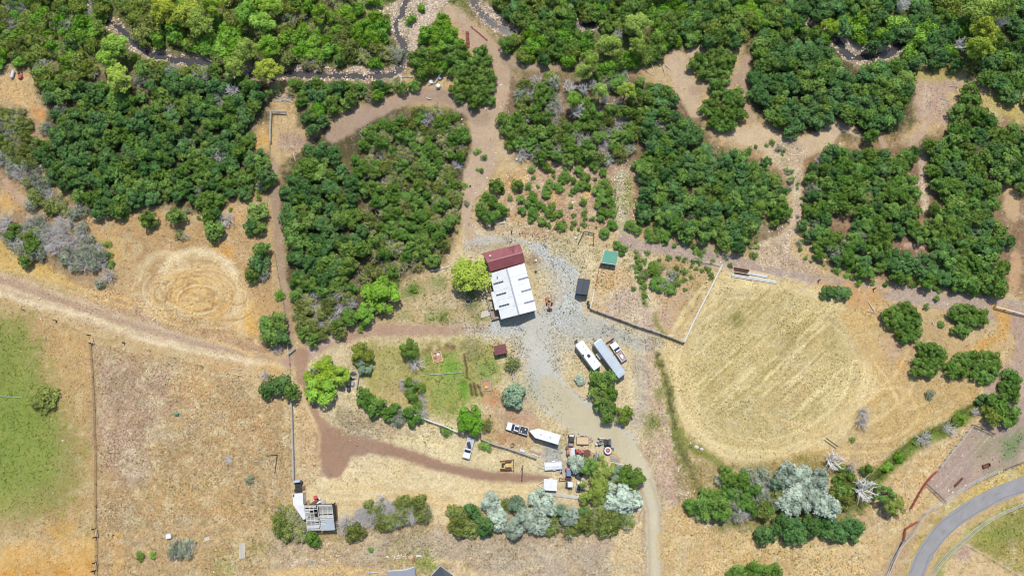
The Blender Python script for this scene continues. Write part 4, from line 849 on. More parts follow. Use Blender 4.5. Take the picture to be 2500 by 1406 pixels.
for x, y, r, k_, t, l in ((1592,660,2.6,'oak','oakb','green bush at the west of the brushy patch inside the corral'),(1612,655,2.2,'dry','dry','yellowish brush in the middle of the patch inside the corral'),(1605,690,2.4,'maple','oakb','green bush at the foot of the brushy patch inside the corral'),(1628,690,2.0,'dead',None,'bare branches in the brushy patch inside the corral'),(1636,705,2.0,'oak','oak','dark bush at the south east of the brushy patch inside the corral'),(1640,672,1.8,'dry','sage','sage coloured brush in the patch inside the corral'),(1575,668,1.6,'dry','olive','thin olive brush at the west edge of the corral patch')):
    one(x,y,r,k_,t,l,h=2.2)
# ---- thickets
OAKM = [(5,'oak','oak'),(4,'oak','oakd'),(2,'oak','oakb'),(.5,'dry','sage'),(.5,'dry','dry'),(.5,'dead',None)]
MIXM = [(1.2,'dry','dry'),(1.2,'oak','oak'),(1,'dead',None),(1.4,'oak','oakb'),(1,'dry','sage'),(1.2,'willow','olive')]
RIV = [(3,'willow','olive'),(3,'willow','willow'),(2,'willow','lush'),(1,'dry','dry'),(1,'dry','sage'),(1.5,'oak','oak')]
zone('in wood above the wheel circles', [(88,205),(150,190),(250,205),(330,200),(400,172),(500,168),(560,190),(640,205),(664,262),(626,320),(664,372),(664,455),(640,474),(575,474),(545,516),(500,536),(478,512),(440,497),(350,482),(320,497),(290,526),(240,536),(205,500),(150,470),(112,420),(90,380),(100,310)], 29, (1.6,3.1), OAKM)
zone('in the dark middle thicket', [(735,350),(800,352),(832,372),(845,420),(880,470),(890,600),(850,700),(740,700),(698,640),(684,560),(682,480),(684,412),(722,382)], 28, (1.6,3.1), [(5,'oak','oakd'),(4,'oak','oak'),(.3,'dead',None)])
zone('in mixed thicket by dirt lane', [(852,330),(870,302),(930,268),(1000,252),(1080,254),(1136,280),(1158,350),(1160,400),(1138,450),(1110,470),(1125,505),(1108,535),(1092,590),(1080,640),(1055,660),(985,672),(890,640),(892,560),(885,470),(850,400)], 27, (1.8,2.6), [(3,'oak','oak'),(2.8,'oak','oakb'),(1.4,'dry','dry'),(1,'dry','olive'),(1.2,'willow','olive'),(.5,'dead',None),(1,'oak','oakb')])
zone('in brush above red brown lane', [(698,650),(760,690),(860,690),(905,640),(980,672),(960,700),(880,700),(860,780),(850,802),(800,822),(742,850),(716,790),(702,720)], 26, (1.7,2.4), [(2,'dry','dry'),(1.6,'willow','olive'),(1.6,'dead',None),(1.5,'oak','oakb'),(1,'dry','olive'),(1,'oak','oak'),(1,'dry','sage')])
zone('between creek and curved lane', [(725,232),(762,198),(850,190),(945,196),(952,228),(900,240),(850,256),(800,272),(806,312),(770,326),(732,316),(712,290),(732,262)], 25, (1.7,2.5), [(4,'oak','oakd'),(3,'oak','oak'),(1,'willow','lush'),(1,'dry','dry')])
zone('in wedge beside the stone bed', [(1040,42),(1100,36),(1140,72),(1142,112),(1124,140),(1085,168),(1040,195),(1002,172),(988,142),(1020,100)], 25, (1.8,2.6), [(3,'willow','lush'),(3,'oak','oak'),(1,'oak','oakb'),(.5,'dead',None)])
zone('around the white bordered bed', [(1150,470),(1198,452),(1226,480),(1236,515),(1210,538),(1162,542),(1150,512)], 21, (1.6,2.2), [(3,'oak','oakb'),(2,'maple','oakb'),(1,'dead',None)])
zone('in tangled wood east of lane', [(1246,178),(1330,185),(1420,190),(1500,160),(1560,180),(1600,240),(1560,300),(1550,380),(1500,392),(1450,388),(1380,400),(1330,395),(1280,400),(1250,388),(1236,330),(1205,300),(1235,270)], 27, (1.9,2.7), [(3,'oak','oak'),(2,'oak','oakb'),(1.5,'dead',None),(.8,'dry','sage'),(1.5,'willow','olive'),(1,'oak','oakb')])
zone('in belt west of bare clearing', [(1590,190),(1640,190),(1660,250),(1700,290),(1735,330),(1745,370),(1800,372),(1880,350),(1918,400),(1926,440),(1900,500),(1848,560),(1838,600),(1780,612),(1700,608),(1668,600),(1660,560),(1600,540),(1550,520),(1552,440),(1545,380),(1570,300)], 28, (1.6,3.1), OAKM)
zone('in strip beside the stony track', [(1885,500),(1925,490),(1938,520),(1935,590),(1915,600),(1878,568)], 22, (1.5,2.2), [(3,'oak','oakb'),(2,'oak','oak')])
zone('in dark wood beyond bare clearing', [(1828,150),(1850,70),(1900,55),(2000,90),(2060,150),(2140,160),(2200,150),(2236,190),(2242,260),(2226,295),(2195,305),(2155,338),(2100,356),(2052,310),(2010,340),(1930,336),(1880,306),(1832,286),(1822,220)], 33, (2.4,3.5), [(5,'oak','oakd'),(4,'oak','oak'),(1,'oak','oakb')])
zone('in wood above the mauve lane', [(1985,380),(2030,352),(2100,362),(2180,372),(2240,360),(2256,420),(2250,500),(2262,560),(2260,640),(2235,684),(2160,684),(2060,650),(2000,632),(1990,600),(1960,590),(1962,520),(1952,440)], 27, (1.9,2.6), [(4,'oak','oak'),(3,'oak','oakb'),(2,'oak','oakd'),(1,'dry','sage'),(.5,'dry','dry'),(.4,'dead',None)])
zone('in wood at mauve lane end', [(2262,330),(2330,310),(2328,220),(2380,205),(2420,260),(2500,300),(2560,300),(2560,470),(2480,460),(2440,500),(2450,560),(2500,580),(2500,640),(2480,700),(2420,722),(2330,700),(2240,690),(2226,650),(2268,600),(2270,500),(2258,430)], 28, (1.6,3.1), [(4,'oak','oak'),(3,'oak','oakb'),(3,'oak','oakd'),(.5,'dry','sage'),(.4,'dry','dry')])
for nm, pl, tn in (('in clump between the two lanes', [(1130,128),(1162,106),(1198,130),(1214,200),(1206,246),(1172,264),(1130,252),(1092,215),(1098,170)], 'oak'), ('in upper island of the clearing', [(1690,140),(1740,122),(1790,108),(1808,125),(1798,170),(1770,205),(1722,208),(1690,180)], 'oak'), ('in lower island of the clearing', [(1712,235),(1750,212),(1800,218),(1826,255),(1820,290),(1775,318),(1740,300),(1715,262)], 'oakb')):
    zone(nm, pl, 22, (1.7,2.4), [(4,'oak',tn),(3,'oak','oak'),(.4,'dry','dry')], cut=False)
for nm, pl in (('in the heart shaped clump', [(2150,740),(2190,715),(2235,735),(2262,775),(2290,800),(2250,815),(2230,845),(2212,850),(2180,810),(2150,785)]), ('in clump nearest far rail fence', [(2318,740),(2370,738),(2425,760),(2424,790),(2380,805),(2360,832),(2330,810),(2312,790)]), ('in the upright oblong clump', [(2240,825),(2285,818),(2320,845),(2312,900),(2290,935),(2225,930),(2230,880)]), ('in clump near the mauve paddock', [(2318,880),(2370,840),(2420,835),(2455,870),(2455,920),(2410,945),(2350,930),(2312,930)]), ('in strip at the paddock corner', [(2450,900),(2490,910),(2490,985),(2460,985),(2440,950)])):
    zone(nm, pl, 19, (1.3,2.0), [(4,'oak','oakb'),(4,'oak','oak'),(.4,'dry','sage')], cut=False, inset=.7 if 'strip' not in nm else .3)
one(2262,748,1.2,'small','oakb','low bush at the top of the heart shaped clump, by the lane'); one(2300,790,1.6,'small','oakb','low bush between the heart shaped clump and its neighbour'); one(2290,728,1.5,'small','oakb','low bush on the lower edge of the mauve lane')
zone('in woods above the far meadow', [(2360,-30),(2560,-30),(2560,250),(2480,250),(2430,215),(2390,190),(2370,120)], 33, (2.4,3.7), [(4,'oak','oakd'),(3,'oak','oak'),(2,'willow','lush')])
for q_, pl in enumerate(([(520,150),(700,168),(712,205),(640,215),(560,200),(520,185)], [(1262,60),(1400,45),(1400,102),(1270,108)], [(1480,40),(1700,5),(1900,5),(2030,78),(2020,118),(1900,66),(1700,64),(1490,84)], [(215,-20),(262,-20),(262,40),(235,40)])):
    zone(['over the creek, by the crossing', 'over the creek, north side', 'over the hidden east creek', 'over the creek source'][q_], pl, 27, (2.0, 3.0), [(3,'willow','lush'),(2,'oak','oak'),(2,'willow','willow')])
zone('in scrub of the north-west corner', [(-30,-30),(235,-30),(255,30),(262,60),(230,90),(225,160),(250,210),(160,200),(100,210),(60,190),(0,160),(-30,150)], 29, (2.0,2.8), RIV)
zone('in scrub inside the creek bend', [(290,-30),(720,-30),(720,150),(650,200),(540,150),(500,130),(420,120),(350,100),(310,60),(285,20)], 31, (2.2,3.6), [(4,'willow','lush'),(3,'willow','olive'),(2,'willow','willow'),(1,'oak','oak')])
zone('in scrub below the creek bend', [(318,118),(380,150),(460,160),(520,172),(560,196),(500,180),(400,190),(335,230),(320,200)], 25, (1.7,2.4), RIV)
zone('in woods above the long water', [(700,-30),(925,-30),(915,30),(950,80),(975,110),(960,150),(860,158),(780,158),(715,150),(690,100)], 28, (1.9,2.7), [(3,'willow','olive'),(3,'willow','lush'),(1,'dry','dry'),(1,'dry','sage'),(1,'oak','oak')], drop=.12)
zone('on bank below the long water', [(640,200),(720,195),(760,196),(840,196),(960,192),(1030,200),(1020,215),(940,218),(850,214),(760,215),(700,240),(660,240)], 22, (1.4,2.0), [(2,'willow','lush'),(2,'oak','oak'),(2,'dry','dry'),(1,'dead',None)], drop=.1)
zone('in creek woods east of lane', [(1180,60),(1200,-30),(1700,-30),(1700,60),(1640,110),(1590,150),(1480,180),(1420,150),(1330,150),(1250,140),(1190,90)], 28, (2.1,2.9), [(3,'willow','lush'),(3,'oak','oak'),(2,'willow','willow'),(1,'oak','oakd'),(1,'willow','olive')])
zone('in creek woods above dark oaks', [(1690,-30),(2380,-30),(2360,120),(2330,190),(2250,165),(2200,155),(2140,155),(2060,140),(2010,90),(1900,50),(1840,70),(1810,140),(1780,120),(1690,100),(1640,110)], 32, (2.2,3.6), [(3,'willow','lush'),(3,'oak','oakd'),(2,'oak','oak'),(2,'willow','willow')])
zone('in pale brush at western edge', [(-30,250),(50,262),(85,320),(90,400),(130,470),(200,510),(190,545),(120,520),(60,510),(52,440),(0,400),(-30,400)], 25, (1.6,2.3), [(3,'dry','dry'),(2,'willow','olive'),(2,'dry','sage'),(1,'dead',None),(1,'oak','oak')])
zone('on grey bank above dirt track', [(-30,525),(60,512),(130,530),(215,560),(250,610),(262,650),(235,672),(160,650),(110,625),(60,640),(30,610),(-30,560)], 24, (1.7,2.4), [(3,'dead',None),(2,'dry','sage'),(1.4,'oak','oak'),(1,'dry','olive')])
one(262,672,2.7,'dead',None,'last bare grey bush of the bank, nearest the wheel mark circles'); one(240,690,1.8,'dry','sage','grey green bush at the very end of the grey brush bank')
zone('in hedge below the ruined barn', [(672,1270),(690,1240),(722,1236),(745,1275),(752,1300),(800,1300),(790,1316),(740,1322),(690,1310),(665,1300)], 20, (1.8,2.4), [(3,'willow','olive'),(2,'dry','dry'),(1,'oak','oakb')])
zone('in hedge east of ruined barn', [(830,1275),(870,1250),(925,1215),(960,1222),(1040,1222),(1065,1240),(1050,1262),(1000,1268),(940,1285),(900,1290),(880,1305),(832,1305)], 19, (1.8,2.5), [(2,'dry','olive'),(2,'dead',None),(2,'willow','olive'),(1,'oak','oakd')])
zone('in hedge among the silver trees', [(1090,1260),(1110,1240),(1160,1240),(1240,1215),(1340,1215),(1420,1240),(1500,1240),(1548,1235),(1550,1270),(1500,1290),(1440,1290),(1380,1300),(1330,1290),(1270,1305),(1180,1300),(1110,1290)], 21, (1.8,2.5), [(4,'willow','olive'),(2,'dry','olive'),(1,'oak','oakd')])
zone('in grove below the oval field', [(1665,1215),(1700,1225),(1740,1200),(1770,1150),(1830,1145),(1900,1165),(1912,1250),(1890,1265),(1830,1260),(1760,1268),(1700,1250)], 21, (1.8,2.6), [(2,'dead',None),(2,'dry','sage'),(3,'oak','oakb'),(2,'willow','olive'),(1,'dry','dry')])
zone('beside the bare silver tree', [(2040,1130),(2110,1120),(2130,1150),(2080,1180),(2095,1215),(2070,1250),(2040,1240),(2040,1180)], 23, (1.6,2.4), [(2,'oak','oak'),(2,'willow','olive'),(1,'dry','dry')])
zone('in dark row below silver grove', [(1835,1300),(1870,1285),(1940,1262),(2020,1262),(2085,1258),(2108,1290),(2112,1322),(2080,1325),(2020,1312),(1940,1315),(1850,1316)], 23, (1.9,2.5), [(5,'oak','oakd'),(1,'oak','oak')])
zone('in clump at the bottom edge', [(1790,1390),(1820,1378),(1860,1382),(1905,1395),(1915,1440),(1780,1440)], 23, (1.9,2.4), [(3,'oak','oak'),(1,'oak','oakb')])
zone('in hedge below the garden', [(850,945),(880,950),(930,985),(985,990),(1030,1020),(1020,1035),(960,1028),(915,1010),(880,985)], 19, (1.5,2.1), [(3,'oak','oakb'),(1,'dry','sage')])
zone('in shrub row inside the garden', [(970,920),(990,915),(1030,940),(1050,1000),(1045,1018),(1010,1015),(1005,980),(980,965)], 17, (1.1,1.6), [(2,'oak','oak'),(1,'dead',None),(1,'small','oakb')])
zone('on the green ditch', [(2385,985),(2400,1000),(2330,1050),(2250,1085),(2190,1130),(2150,1165),(2130,1165),(2200,1110),(2300,1050)], 20, (1.1,1.7), [(2,'willow','lush'),(1,'willow','willow')], cut=False)
zone('along weedy ditch by the corral', [(1545,620),(1560,625),(1575,690),(1585,740),(1570,740),(1555,690)], 13, (.5,.9), [(1,'small','oakb')], cut=False)
zone('at the foot of the ditch', [(1655,1210),(1680,1212),(1700,1235),(1690,1245)], 18, (1.2,1.6), [(1,'oak','oak')], cut=False)
# ---- low bushes straggling off the thicket edges
g_ = random.Random(77)
for wh, pl, pr in (('on the fringe above the mauve lane', [(1960,600),(2000,640),(2060,660),(2160,690),(2240,690),(2330,705),(2420,728)], .8), ('on the fringe of the bare clearing', [(1745,372),(1800,378),(1880,352),(1926,400),(1930,440),(1905,500),(1850,560),(1842,600)], .7), ('on the fringe beside the dirt lane', [(1165,350),(1168,400),(1142,455),(1128,505),(1112,540),(1096,590),(1086,640)], .5), ('on the fringe above the wheel circles', [(300,528),(350,486),(440,502),(500,540),(575,480),(640,478)], .6), ('on the fringe of the dark oak wood', [(1950,440),(1956,520),(1962,590)], .9), ('on the fringe below the belt', [(1560,540),(1600,548),(1660,566),(1700,612),(1780,616)], .9), ('on the fringe of the brush bank', [(250,600),(262,650),(240,690)], .6)):
    ln = smooth(pl, 6)
    for x, y in ln:
        if g_.random() < pr: ALL.append(dict(kind='small', tone=g_.choice(['oakb', 'oak', 'sage', 'lush']), px=x+g_.uniform(-13, 13), py=y+g_.uniform(-11, 13), R=g_.uniform(.5, 1.35), zone=wh, poly=pl, label=None))
# ---- build them: up to 300 of a kind as trees of their own, the rest as one mass
def size_word(r, kd):
    if kd == 'cotton': return 'tall' if r > 3.4 else 'slender'
    return 'big' if r > 2.55 else ('medium' if r > 2.05 else ('small' if r > 1.4 else 'tiny'))
TONEW = dict(oak='green', oakd='dark-green', oakb='bright', willow='feathery', lush='lush', olive='olive', lime='lime', yellow='yellow-green', pale='pale', silver='silver', silverg='grey-green', dry='straw-green', sage='sage', weed='green')
NOUN = dict(oak='oak', willow='willow', cotton='cottonwood', maple='tree', silver='silverleaf', dry='brush', dead='bare bush', snag='snag', small='bush')
def cell(p):
    xs = [q[0] for q in p['poly']]; ys = [q[1] for q in p['poly']]
    x0, x1, y0, y1 = max(0, min(xs)), min(2500, max(xs)), max(0, min(ys)), min(1406, max(ys))
    u = (p['px']-x0)/(x1-x0+1e-6); v = (p['py']-y0)/(y1-y0+1e-6)
    nu = 5 if x1-x0 > 260 else 3; nv = 5 if y1-y0 > 260 else 3
    a = {3: ['west', 'middle', 'east'], 5: ['far-west', 'west', 'middle', 'east', 'far-east']}[nu][min(nu-1, max(0, int(u*nu)))]
    b = {3: ['top', 'centre', 'bottom'], 5: ['top', 'upper', 'centre', 'lower', 'bottom']}[nv][min(nv-1, max(0, int(v*nv)))]
    return f'{b} {a}'
def insideview(p): return -25 < p['px'] < 2525 and -25 < p['py'] < 1431
ALL = [p for p in ALL if insideview(p)]
by = {}
for p in ALL: by.setdefault(p['kind'], []).append(p)
rest = {}
for kd, ps in by.items():
    ps.sort(key=lambda p: -(p['R'] + (9 if p['label'] else 0) - (9 if not (0 < p['px'] < 2500 and 0 < p['py'] < 1406) else 0)))
    rest[kd] = ps[300:]; by[kd] = ps[:300]
lab = {}
for kd, ps in by.items():
    for p in ps:
        if not p['label']:
            tw_ = (TONEW.get(p['tone'], '')+' ') if p['tone'] else ''
            lab.setdefault(f"{size_word(p['R'], kd)} {tw_}{NOUN[kd]} {p['zone']}, {cell(p)}", []).append(p)
ORD = ['first', 'second', 'third', 'fourth', 'fifth', 'sixth', 'seventh', 'eighth', 'ninth', 'tenth', 'eleventh', 'twelfth']
for t, ps in lab.items():
    ps.sort(key=lambda p: p['px'])
    for i, p in enumerate(ps): p['label'] = t if len(ps) == 1 else f'{t}, {ORD[min(i, 11)]} from west'
def dims(p):
    K = KD[p['kind']]; s = p['R']/K['R0']; h = p.get('h') or K['H0']*min(1.25, max(.35, s))*(0.78+0.44*R.random()); return s, h/K['H0'], h
GROUPN = dict(oak='oak trees of the thickets', willow='willow shrubs along the creek and hedges', cotton='tall cottonwoods of the river woods', maple='leafy yard trees', silver='silver leaved trees', dry='thin leaved brush', dead='bare silvery shrubs', snag='bare bleached trees', small='low round bushes')
for kd, ps in by.items():
    K = KD[kd]
    for j, p in enumerate(ps):
        s, sh, h = dims(p); b = P(p['px'], p['py'], h*.62)
        o = thing(K['name'], p['label'], K['cat'], (b.x, b.y, zat(b.x, b.y)), R.uniform(0, 6.283), GROUPN[kd]); o.scale = (s*R.uniform(.92, 1.08), s*R.uniform(.92, 1.08), sh)
        if K['crowns']:
            t = p['tone'] if p['tone'] in K['crowns'] else list(K['crowns'])[0]
            put(K['crowns'][t][R.randrange(len(K['crowns'][t]))], 'crown', o)
        if K['twigs']: put(K['twigs'][R.randrange(len(K['twigs']))], 'branches', o)
        if K['trunks']: put(K['trunks'][R.randrange(2)], 'trunk', o)
for p in sum(by.values(), []):
    if len(__import__('re').findall(r"[A-Za-z0-9][A-Za-z0-9'-]*", p['label'])) > 16: print('LONG', p['label'])
print('PLANTS', {k: (len(v), len(rest[k])) for k, v in by.items()})
def mass(name, ps, K, where):
    pc = bpy.data.collections.new(name+'_kinds'); order = []
    for t, ms in (K['crowns'] or {None: K['twigs']}).items():
        for m in ms:
            o = bpy.data.objects.new('kind_%02d' % len(order), m); pc.objects.link(o); order.append(t)
    me = bpy.data.meshes.new(name); vs = []; rot = []; scl = []; idx = []
    for p in ps:
        s, sh, h = dims(p); b = P(p['px'], p['py'], h*.62); vs.append((b.x, b.y, zat(b.x, b.y))); rot.append((0, 0, R.uniform(0, 6.283))); scl.append((s, s, sh))
        c = [i for i, t in enumerate(order) if t == p['tone']] or list(range(len(order))); idx.append(R.choice(c))
    me.from_pydata(vs, [], [])
    for n_, t_, d_, k_ in (('rot', 'FLOAT_VECTOR', rot, 'vector'), ('scl', 'FLOAT_VECTOR', scl, 'vector'), ('pick', 'INT', idx, 'value')):
        a = me.attributes.new(n_, t_, 'POINT'); a.data.foreach_set(k_, np.array(d_).ravel())
    o = put(me, name, kind='stuff', label=where)
    g = bpy.data.node_groups.new(name, 'GeometryNodeTree'); g.interface.new_socket('Geometry', in_out='INPUT', socket_type='NodeSocketGeometry'); g.interface.new_socket('Geometry', in_out='OUTPUT', socket_type='NodeSocketGeometry')
    N = g.nodes; gi = N.new('NodeGroupInput'); go = N.new('NodeGroupOutput'); ip = N.new('GeometryNodeInstanceOnPoints'); ci = N.new('GeometryNodeCollectionInfo')
    ci.inputs['Collection'].default_value = pc; ci.inputs['Separate Children'].default_value = True; ci.inputs['Reset Children'].default_value = True
    def na(nm, ty):
        q = N.new('GeometryNodeInputNamedAttribute'); q.data_type = ty; q.inputs['Name'].default_value = nm; return q.outputs['Attribute']
    ip.inputs['Pick Instance'].default_value = True
    g.links.new(gi.outputs[0], ip.inputs['Points']); g.links.new(ci.outputs[0], ip.inputs['Instance']); g.links.new(na('pick', 'INT'), ip.inputs['Instance Index'])
    g.links.new(na('rot', 'FLOAT_VECTOR'), ip.inputs['Rotation']); g.links.new(na('scl', 'FLOAT_VECTOR'), ip.inputs['Scale']); g.links.new(ip.outputs[0], go.inputs[0])
    md = o.modifiers.new('foliage', 'NODES'); md.node_group = g
for kd, ps in rest.items():
    if ps: mass({'oak': 'oak_undergrowth', 'willow': 'willow_undergrowth', 'dry': 'brush_undergrowth', 'dead': 'brushwood_undergrowth', 'small': 'shrub_undergrowth'}.get(kd, 'undergrowth'), ps, KD[kd], 'smaller plants filling the thickets between the larger trees')
# ------------------------------------------------------------ ground cover nobody could count: dry grass, weeds, stones
def attr_mat(name, trans=0.0, rough=1.0):
    m = bpy.data.materials.new(name); m.use_nodes = True; n = m.node_tree; b = n.nodes['Principled BSDF']; b.inputs['Roughness'].default_value = rough; b.inputs['Specular IOR Level'].default_value = .15
    at = n.nodes.new('ShaderNodeAttribute'); at.attribute_name = 'tint'; n.links.new(at.outputs['Color'], b.inputs['Base Color']); return m
def facemass(name, V, per, cols, m, label):
    n = len(V)//per; me = bpy.data.meshes.new(name); me.vertices.add(len(V)); me.loops.add(len(V)); me.polygons.add(n)
    me.vertices.foreach_set('co', V.astype(np.float32).ravel()); me.loops.foreach_set('vertex_index', np.arange(len(V), dtype=np.int32))
    me.polygons.foreach_set('loop_start', np.arange(0, len(V), per, dtype=np.int32)); me.polygons.foreach_set('loop_total', np.full(n, per, np.int32)); me.update(calc_edges=True)
    a = me.attributes.new('tint', 'FLOAT_COLOR', 'POINT'); c4 = np.concatenate([np.repeat(cols, per, 0), np.ones((len(V), 1))], 1); a.data.foreach_set('color', c4.astype(np.float32).ravel())
    me.materials.append(m); return put(me, name, kind='stuff', label=label)
gr = np.random.RandomState(21)
reg_name = np.array(REG)[reg]
rn0 = reg_name
hard = np.isin(reg_name, ['gravel_drive', 'dirt_lane', 'dirt_track', 'ditch', 'paddock', 'stone_bed', 'creek_bank'])
for r_ in (((2215,1406),), ): pass
ri, rd = linesd(smooth(ROAD), 50, 8, 0); road = np.zeros(NV, bool); road[ri[rd > -2]] = True
inview = (QX > -40) & (QX < 2540) & (QY > -40) & (QY < 1446)
greenish = (col[:, 1] > col[:, 0]*1.0)
def patchy(scale, seed, lo): return np.clip((fbm(QX, QY, scale, seed, 3)-lo)*3, 0, 1)
def tufts(name, w, n, hgt, size, colf, label, m, per=2):
    w = np.where(inview & ~road, w, 0); k = gr.choice(NV, n, p=w/w.sum())
    x = gx[k]+gr.uniform(-.15, .15, n); y = gy[k]+gr.uniform(-.15, .15, n); z = zz[k]; out = []
    cl = colf(k, n)
    for j in range(per):
        t = gr.uniform(0, 6.283, n); s = size*gr.uniform(.5, 1.3, n); h = hgt*gr.uniform(.5, 1.3, n); lean = gr.uniform(.2, 1.2, n)*h; t2 = gr.uniform(0, 6.283, n)
        dx, dy = np.cos(t)*s/2, np.sin(t)*s/2; lx, ly = np.cos(t2)*lean, np.sin(t2)*lean
        v = np.stack([np.stack([x-dx, y-dy, z-.02], 1), np.stack([x+dx, y+dy, z-.02], 1), np.stack([x+dx*1.2+lx, y+dy*1.2+ly, z+h], 1), np.stack([x-dx*1.2+lx, y-dy*1.2+ly, z+h], 1)], 1)
        out.append(v)
    V = np.stack(out, 1).reshape(-1, 3); return facemass(name, V, 4, np.repeat(cl, per, 0), m, label)
GMt = attr_mat('dry grass blades')
w = (1-.9*keep)*np.where(rn0 == 'mown_field', .3, 1)*np.where(hard, .04, 1.0)*(.15+spk)*np.where(greenish, .5, 1.0)*(.25+patchy(14, 401, -.1))
def dryc(k, n):
    b = col[k]*gr.uniform(.75, 1.3, (n, 1)); u = gr.rand(n)
    b = np.where((u < .14)[:, None], np.array(lin((150,140,80)))*gr.uniform(.7, 1.1, (n, 1)), b); b = np.where((u > .88)[:, None], np.array(lin((240,222,170)))*gr.uniform(.8, 1.1, (n, 1)), b); return b
tufts('dry_grass', w, 60000, .10, .26, dryc, 'dry straw coloured grass growing over the open ground', GMt)
up = np.clip((250-QY)/120, 0, 1)*greenish*(~hard)
pat = np.zeros(NV)
for (x, y, r, a) in ((1010,710,34,.5),(1075,770,40,.5),(1045,775,18,1),(1150,730,40,.35),(1180,775,40,.5),(1100,690,60,.15),(1480,690,60,.15),(1420,620,60,.35),(1380,590,70,.35),(1530,480,50,.7),(1550,640,26,.8),(1600,1030,26,.8),(1340,960,40,.25),(1290,940,34,.35),(1300,560,50,.35),(1180,900,50,.5),(1215,850,30,.8),(1250,870,30,.6),(960,890,60,.3),(1000,1040,70,.25),(2470,1085,50,.5),(2405,1075,40,.3),(1640,930,40,.4),(1680,1110,40,.6),(1500,650,80,.1),(1420,870,50,.25),(1340,830,40,.3),(1010,1370,60,.5),(560,1380,50,.4),(640,1340,40,.3),(1350,1000,50,.1),(880,1030,60,.3),(1520,1010,30,.3),(1900,1280,160,.3),(2060,1210,60,.8),(690,1290,60,.3),(1120,500,60,.2),(1700,660,90,.2)):
    pat = np.maximum(pat, a*np.clip(1.4-np.hypot(QX-x, QY-y)/r, 0, 1))
wg = up*1.3 + pat*(~hard*0.85+.15) + greenish*.25*(QY > 250); wg *= (.15+patchy(11, 431, 0))
def greenc(k, n):
    u = gr.rand(n, 1); a = np.array(lin((126,158,66), .8)); b = np.array(lin((176,178,92), .8)); return (a*(1-u)+b*u)*gr.uniform(.6, 1.25, (n, 1))
tufts('green_weeds', wg, 46000, .16, .32, greenc, 'green weeds on the creek banks, lawn and lane edges', GMt)
wd = hard*(reg_name == 'gravel_drive')*(spk > .35)*patchy(26, 441, .12) + .5*pat*(reg_name == 'gravel_drive') + .04*(reg_name == 'dirt_lane')*patchy(20, 451, .1)
tufts('gravel_weeds', wd, 1700, .10, .26, lambda k, n: np.array(lin((126,126,88), .8))*gr.uniform(.5, 1.2, (n, 1)), 'low dark weeds in the gravel of the drive', GMt)
# stones
OCT = np.array([[1,0,0],[0,1,0],[-1,0,0],[0,-1,0],[0,0,1],[.7,.7,.55],[-.7,.7,.5],[-.7,-.7,.55],[.7,-.7,.5]])
OF = np.array([[0,5,8],[1,6,5],[2,7,6],[3,8,7],[4,5,6],[4,6,7],[4,7,8],[4,8,5],[0,1,5],[1,2,6],[2,3,7],[3,0,8]])
def stones(name, pts, sizes, cols, label):
    n = len(pts); s = np.array(sizes)[:, None, None]; v = OCT[None]*s*gr.uniform(.6, 1.25, (n, 9, 1))*np.array([1, .8, .62])
    t = gr.uniform(0, 6.283, n); c, si = np.cos(t)[:, None], np.sin(t)[:, None]
    X = v[:, :, 0]*c - v[:, :, 1]*si; Y = v[:, :, 0]*si + v[:, :, 1]*c
    V = np.stack([X+pts[:, 0:1], Y+pts[:, 1:2], v[:, :, 2]+pts[:, 2:3]-.02], 2)[:, OF].reshape(-1, 3)
    return facemass(name, V, 3, np.repeat(cols, len(OF), 0), attr_mat('stone', rough=.95), label)
wS_ = np.zeros(NV); rn = reg_name
wS_[rn == 'stone_bed'] = 3.0; wS_[rn == 'creek_bank'] = 1.5
def reg_w(x, y, rx, ry, a): global wS_; wS_ = np.maximum(wS_, a*np.clip(1.5-np.hypot((QX-x)/rx, (QY-y)/ry), 0, 1))
for t in ((1380,430,90,50,.55),(1440,400,60,22,1.3),(1300,460,60,40,.5),(1420,500,80,50,.35),(1518,440,18,40,2.2),(1512,500,16,50,2.4),(1535,560,16,40,1.6),(1250,550,70,14,.9),(1190,545,50,12,.7),(1340,560,60,14,.4),(1280,440,40,20,.5),(710,1372,24,11,4),(985,1358,36,6,4),(1678,1205,18,8,3),(1650,1150,14,8,.6),(1700,1085,22,8,.7),(1640,1075,8,30,1.2),(1900,555,26,24,.7),(1925,590,40,40,.25),(1945,470,16,60,.4),(2260,440,12,70,.6),(2230,600,40,14,.4),(1800,645,160,18,.18),(2100,700,160,14,.15),(2300,745,160,14,.12),(1190,420,34,60,.16),(1225,230,20,50,.22),(1180,260,30,6,.8),(2350,1160,60,50,.10),(2310,1195,30,14,.5),(470,990,10,44,.4),(430,795,100,18,.14),(250,740,120,10,.12),(440,1345,16,12,1.2),(120,1330,60,12,.14),(1090,640,12,20,.7),(1060,660,50,5,.4),(1130,300,30,8,.15),(1470,740,20,12,.3),(1480,760,10,6,1.0),(1760,640,60,10,.2),(2405,1060,40,30,.05),(760,130,26,18,.8),(845,1050,40,20,.2),(1580,1145,10,40,.1)): reg_w(*t)
wS_ = np.where(inview & ~road, wS_+.004, 0)*(.3+patchy(8, 471, -.1)); NS = 12000; k = gr.choice(NV, NS, p=wS_/wS_.sum())
zs = zz[k]; pts = np.stack([gx[k]+gr.uniform(-.15, .15, NS), gy[k]+gr.uniform(-.15, .15, NS), zs], 1)
u = gr.rand(NS, 1); cs_ = (np.array(lin((232,214,198), .75))*(1-u)+np.array(lin((196,172,148), .75))*u)*gr.uniform(.7, 1.15, (NS, 1)); wh = (QY[k] > 330)[:, None]; cs_ = np.where(wh, cs_*[1.05, 1.07, 1.08], cs_)
sz = .09+.22*gr.rand(NS)**3; sz = np.where((rn[k] == 'stone_bed') | (rn[k] == 'creek_bank'), sz*1.35, sz)
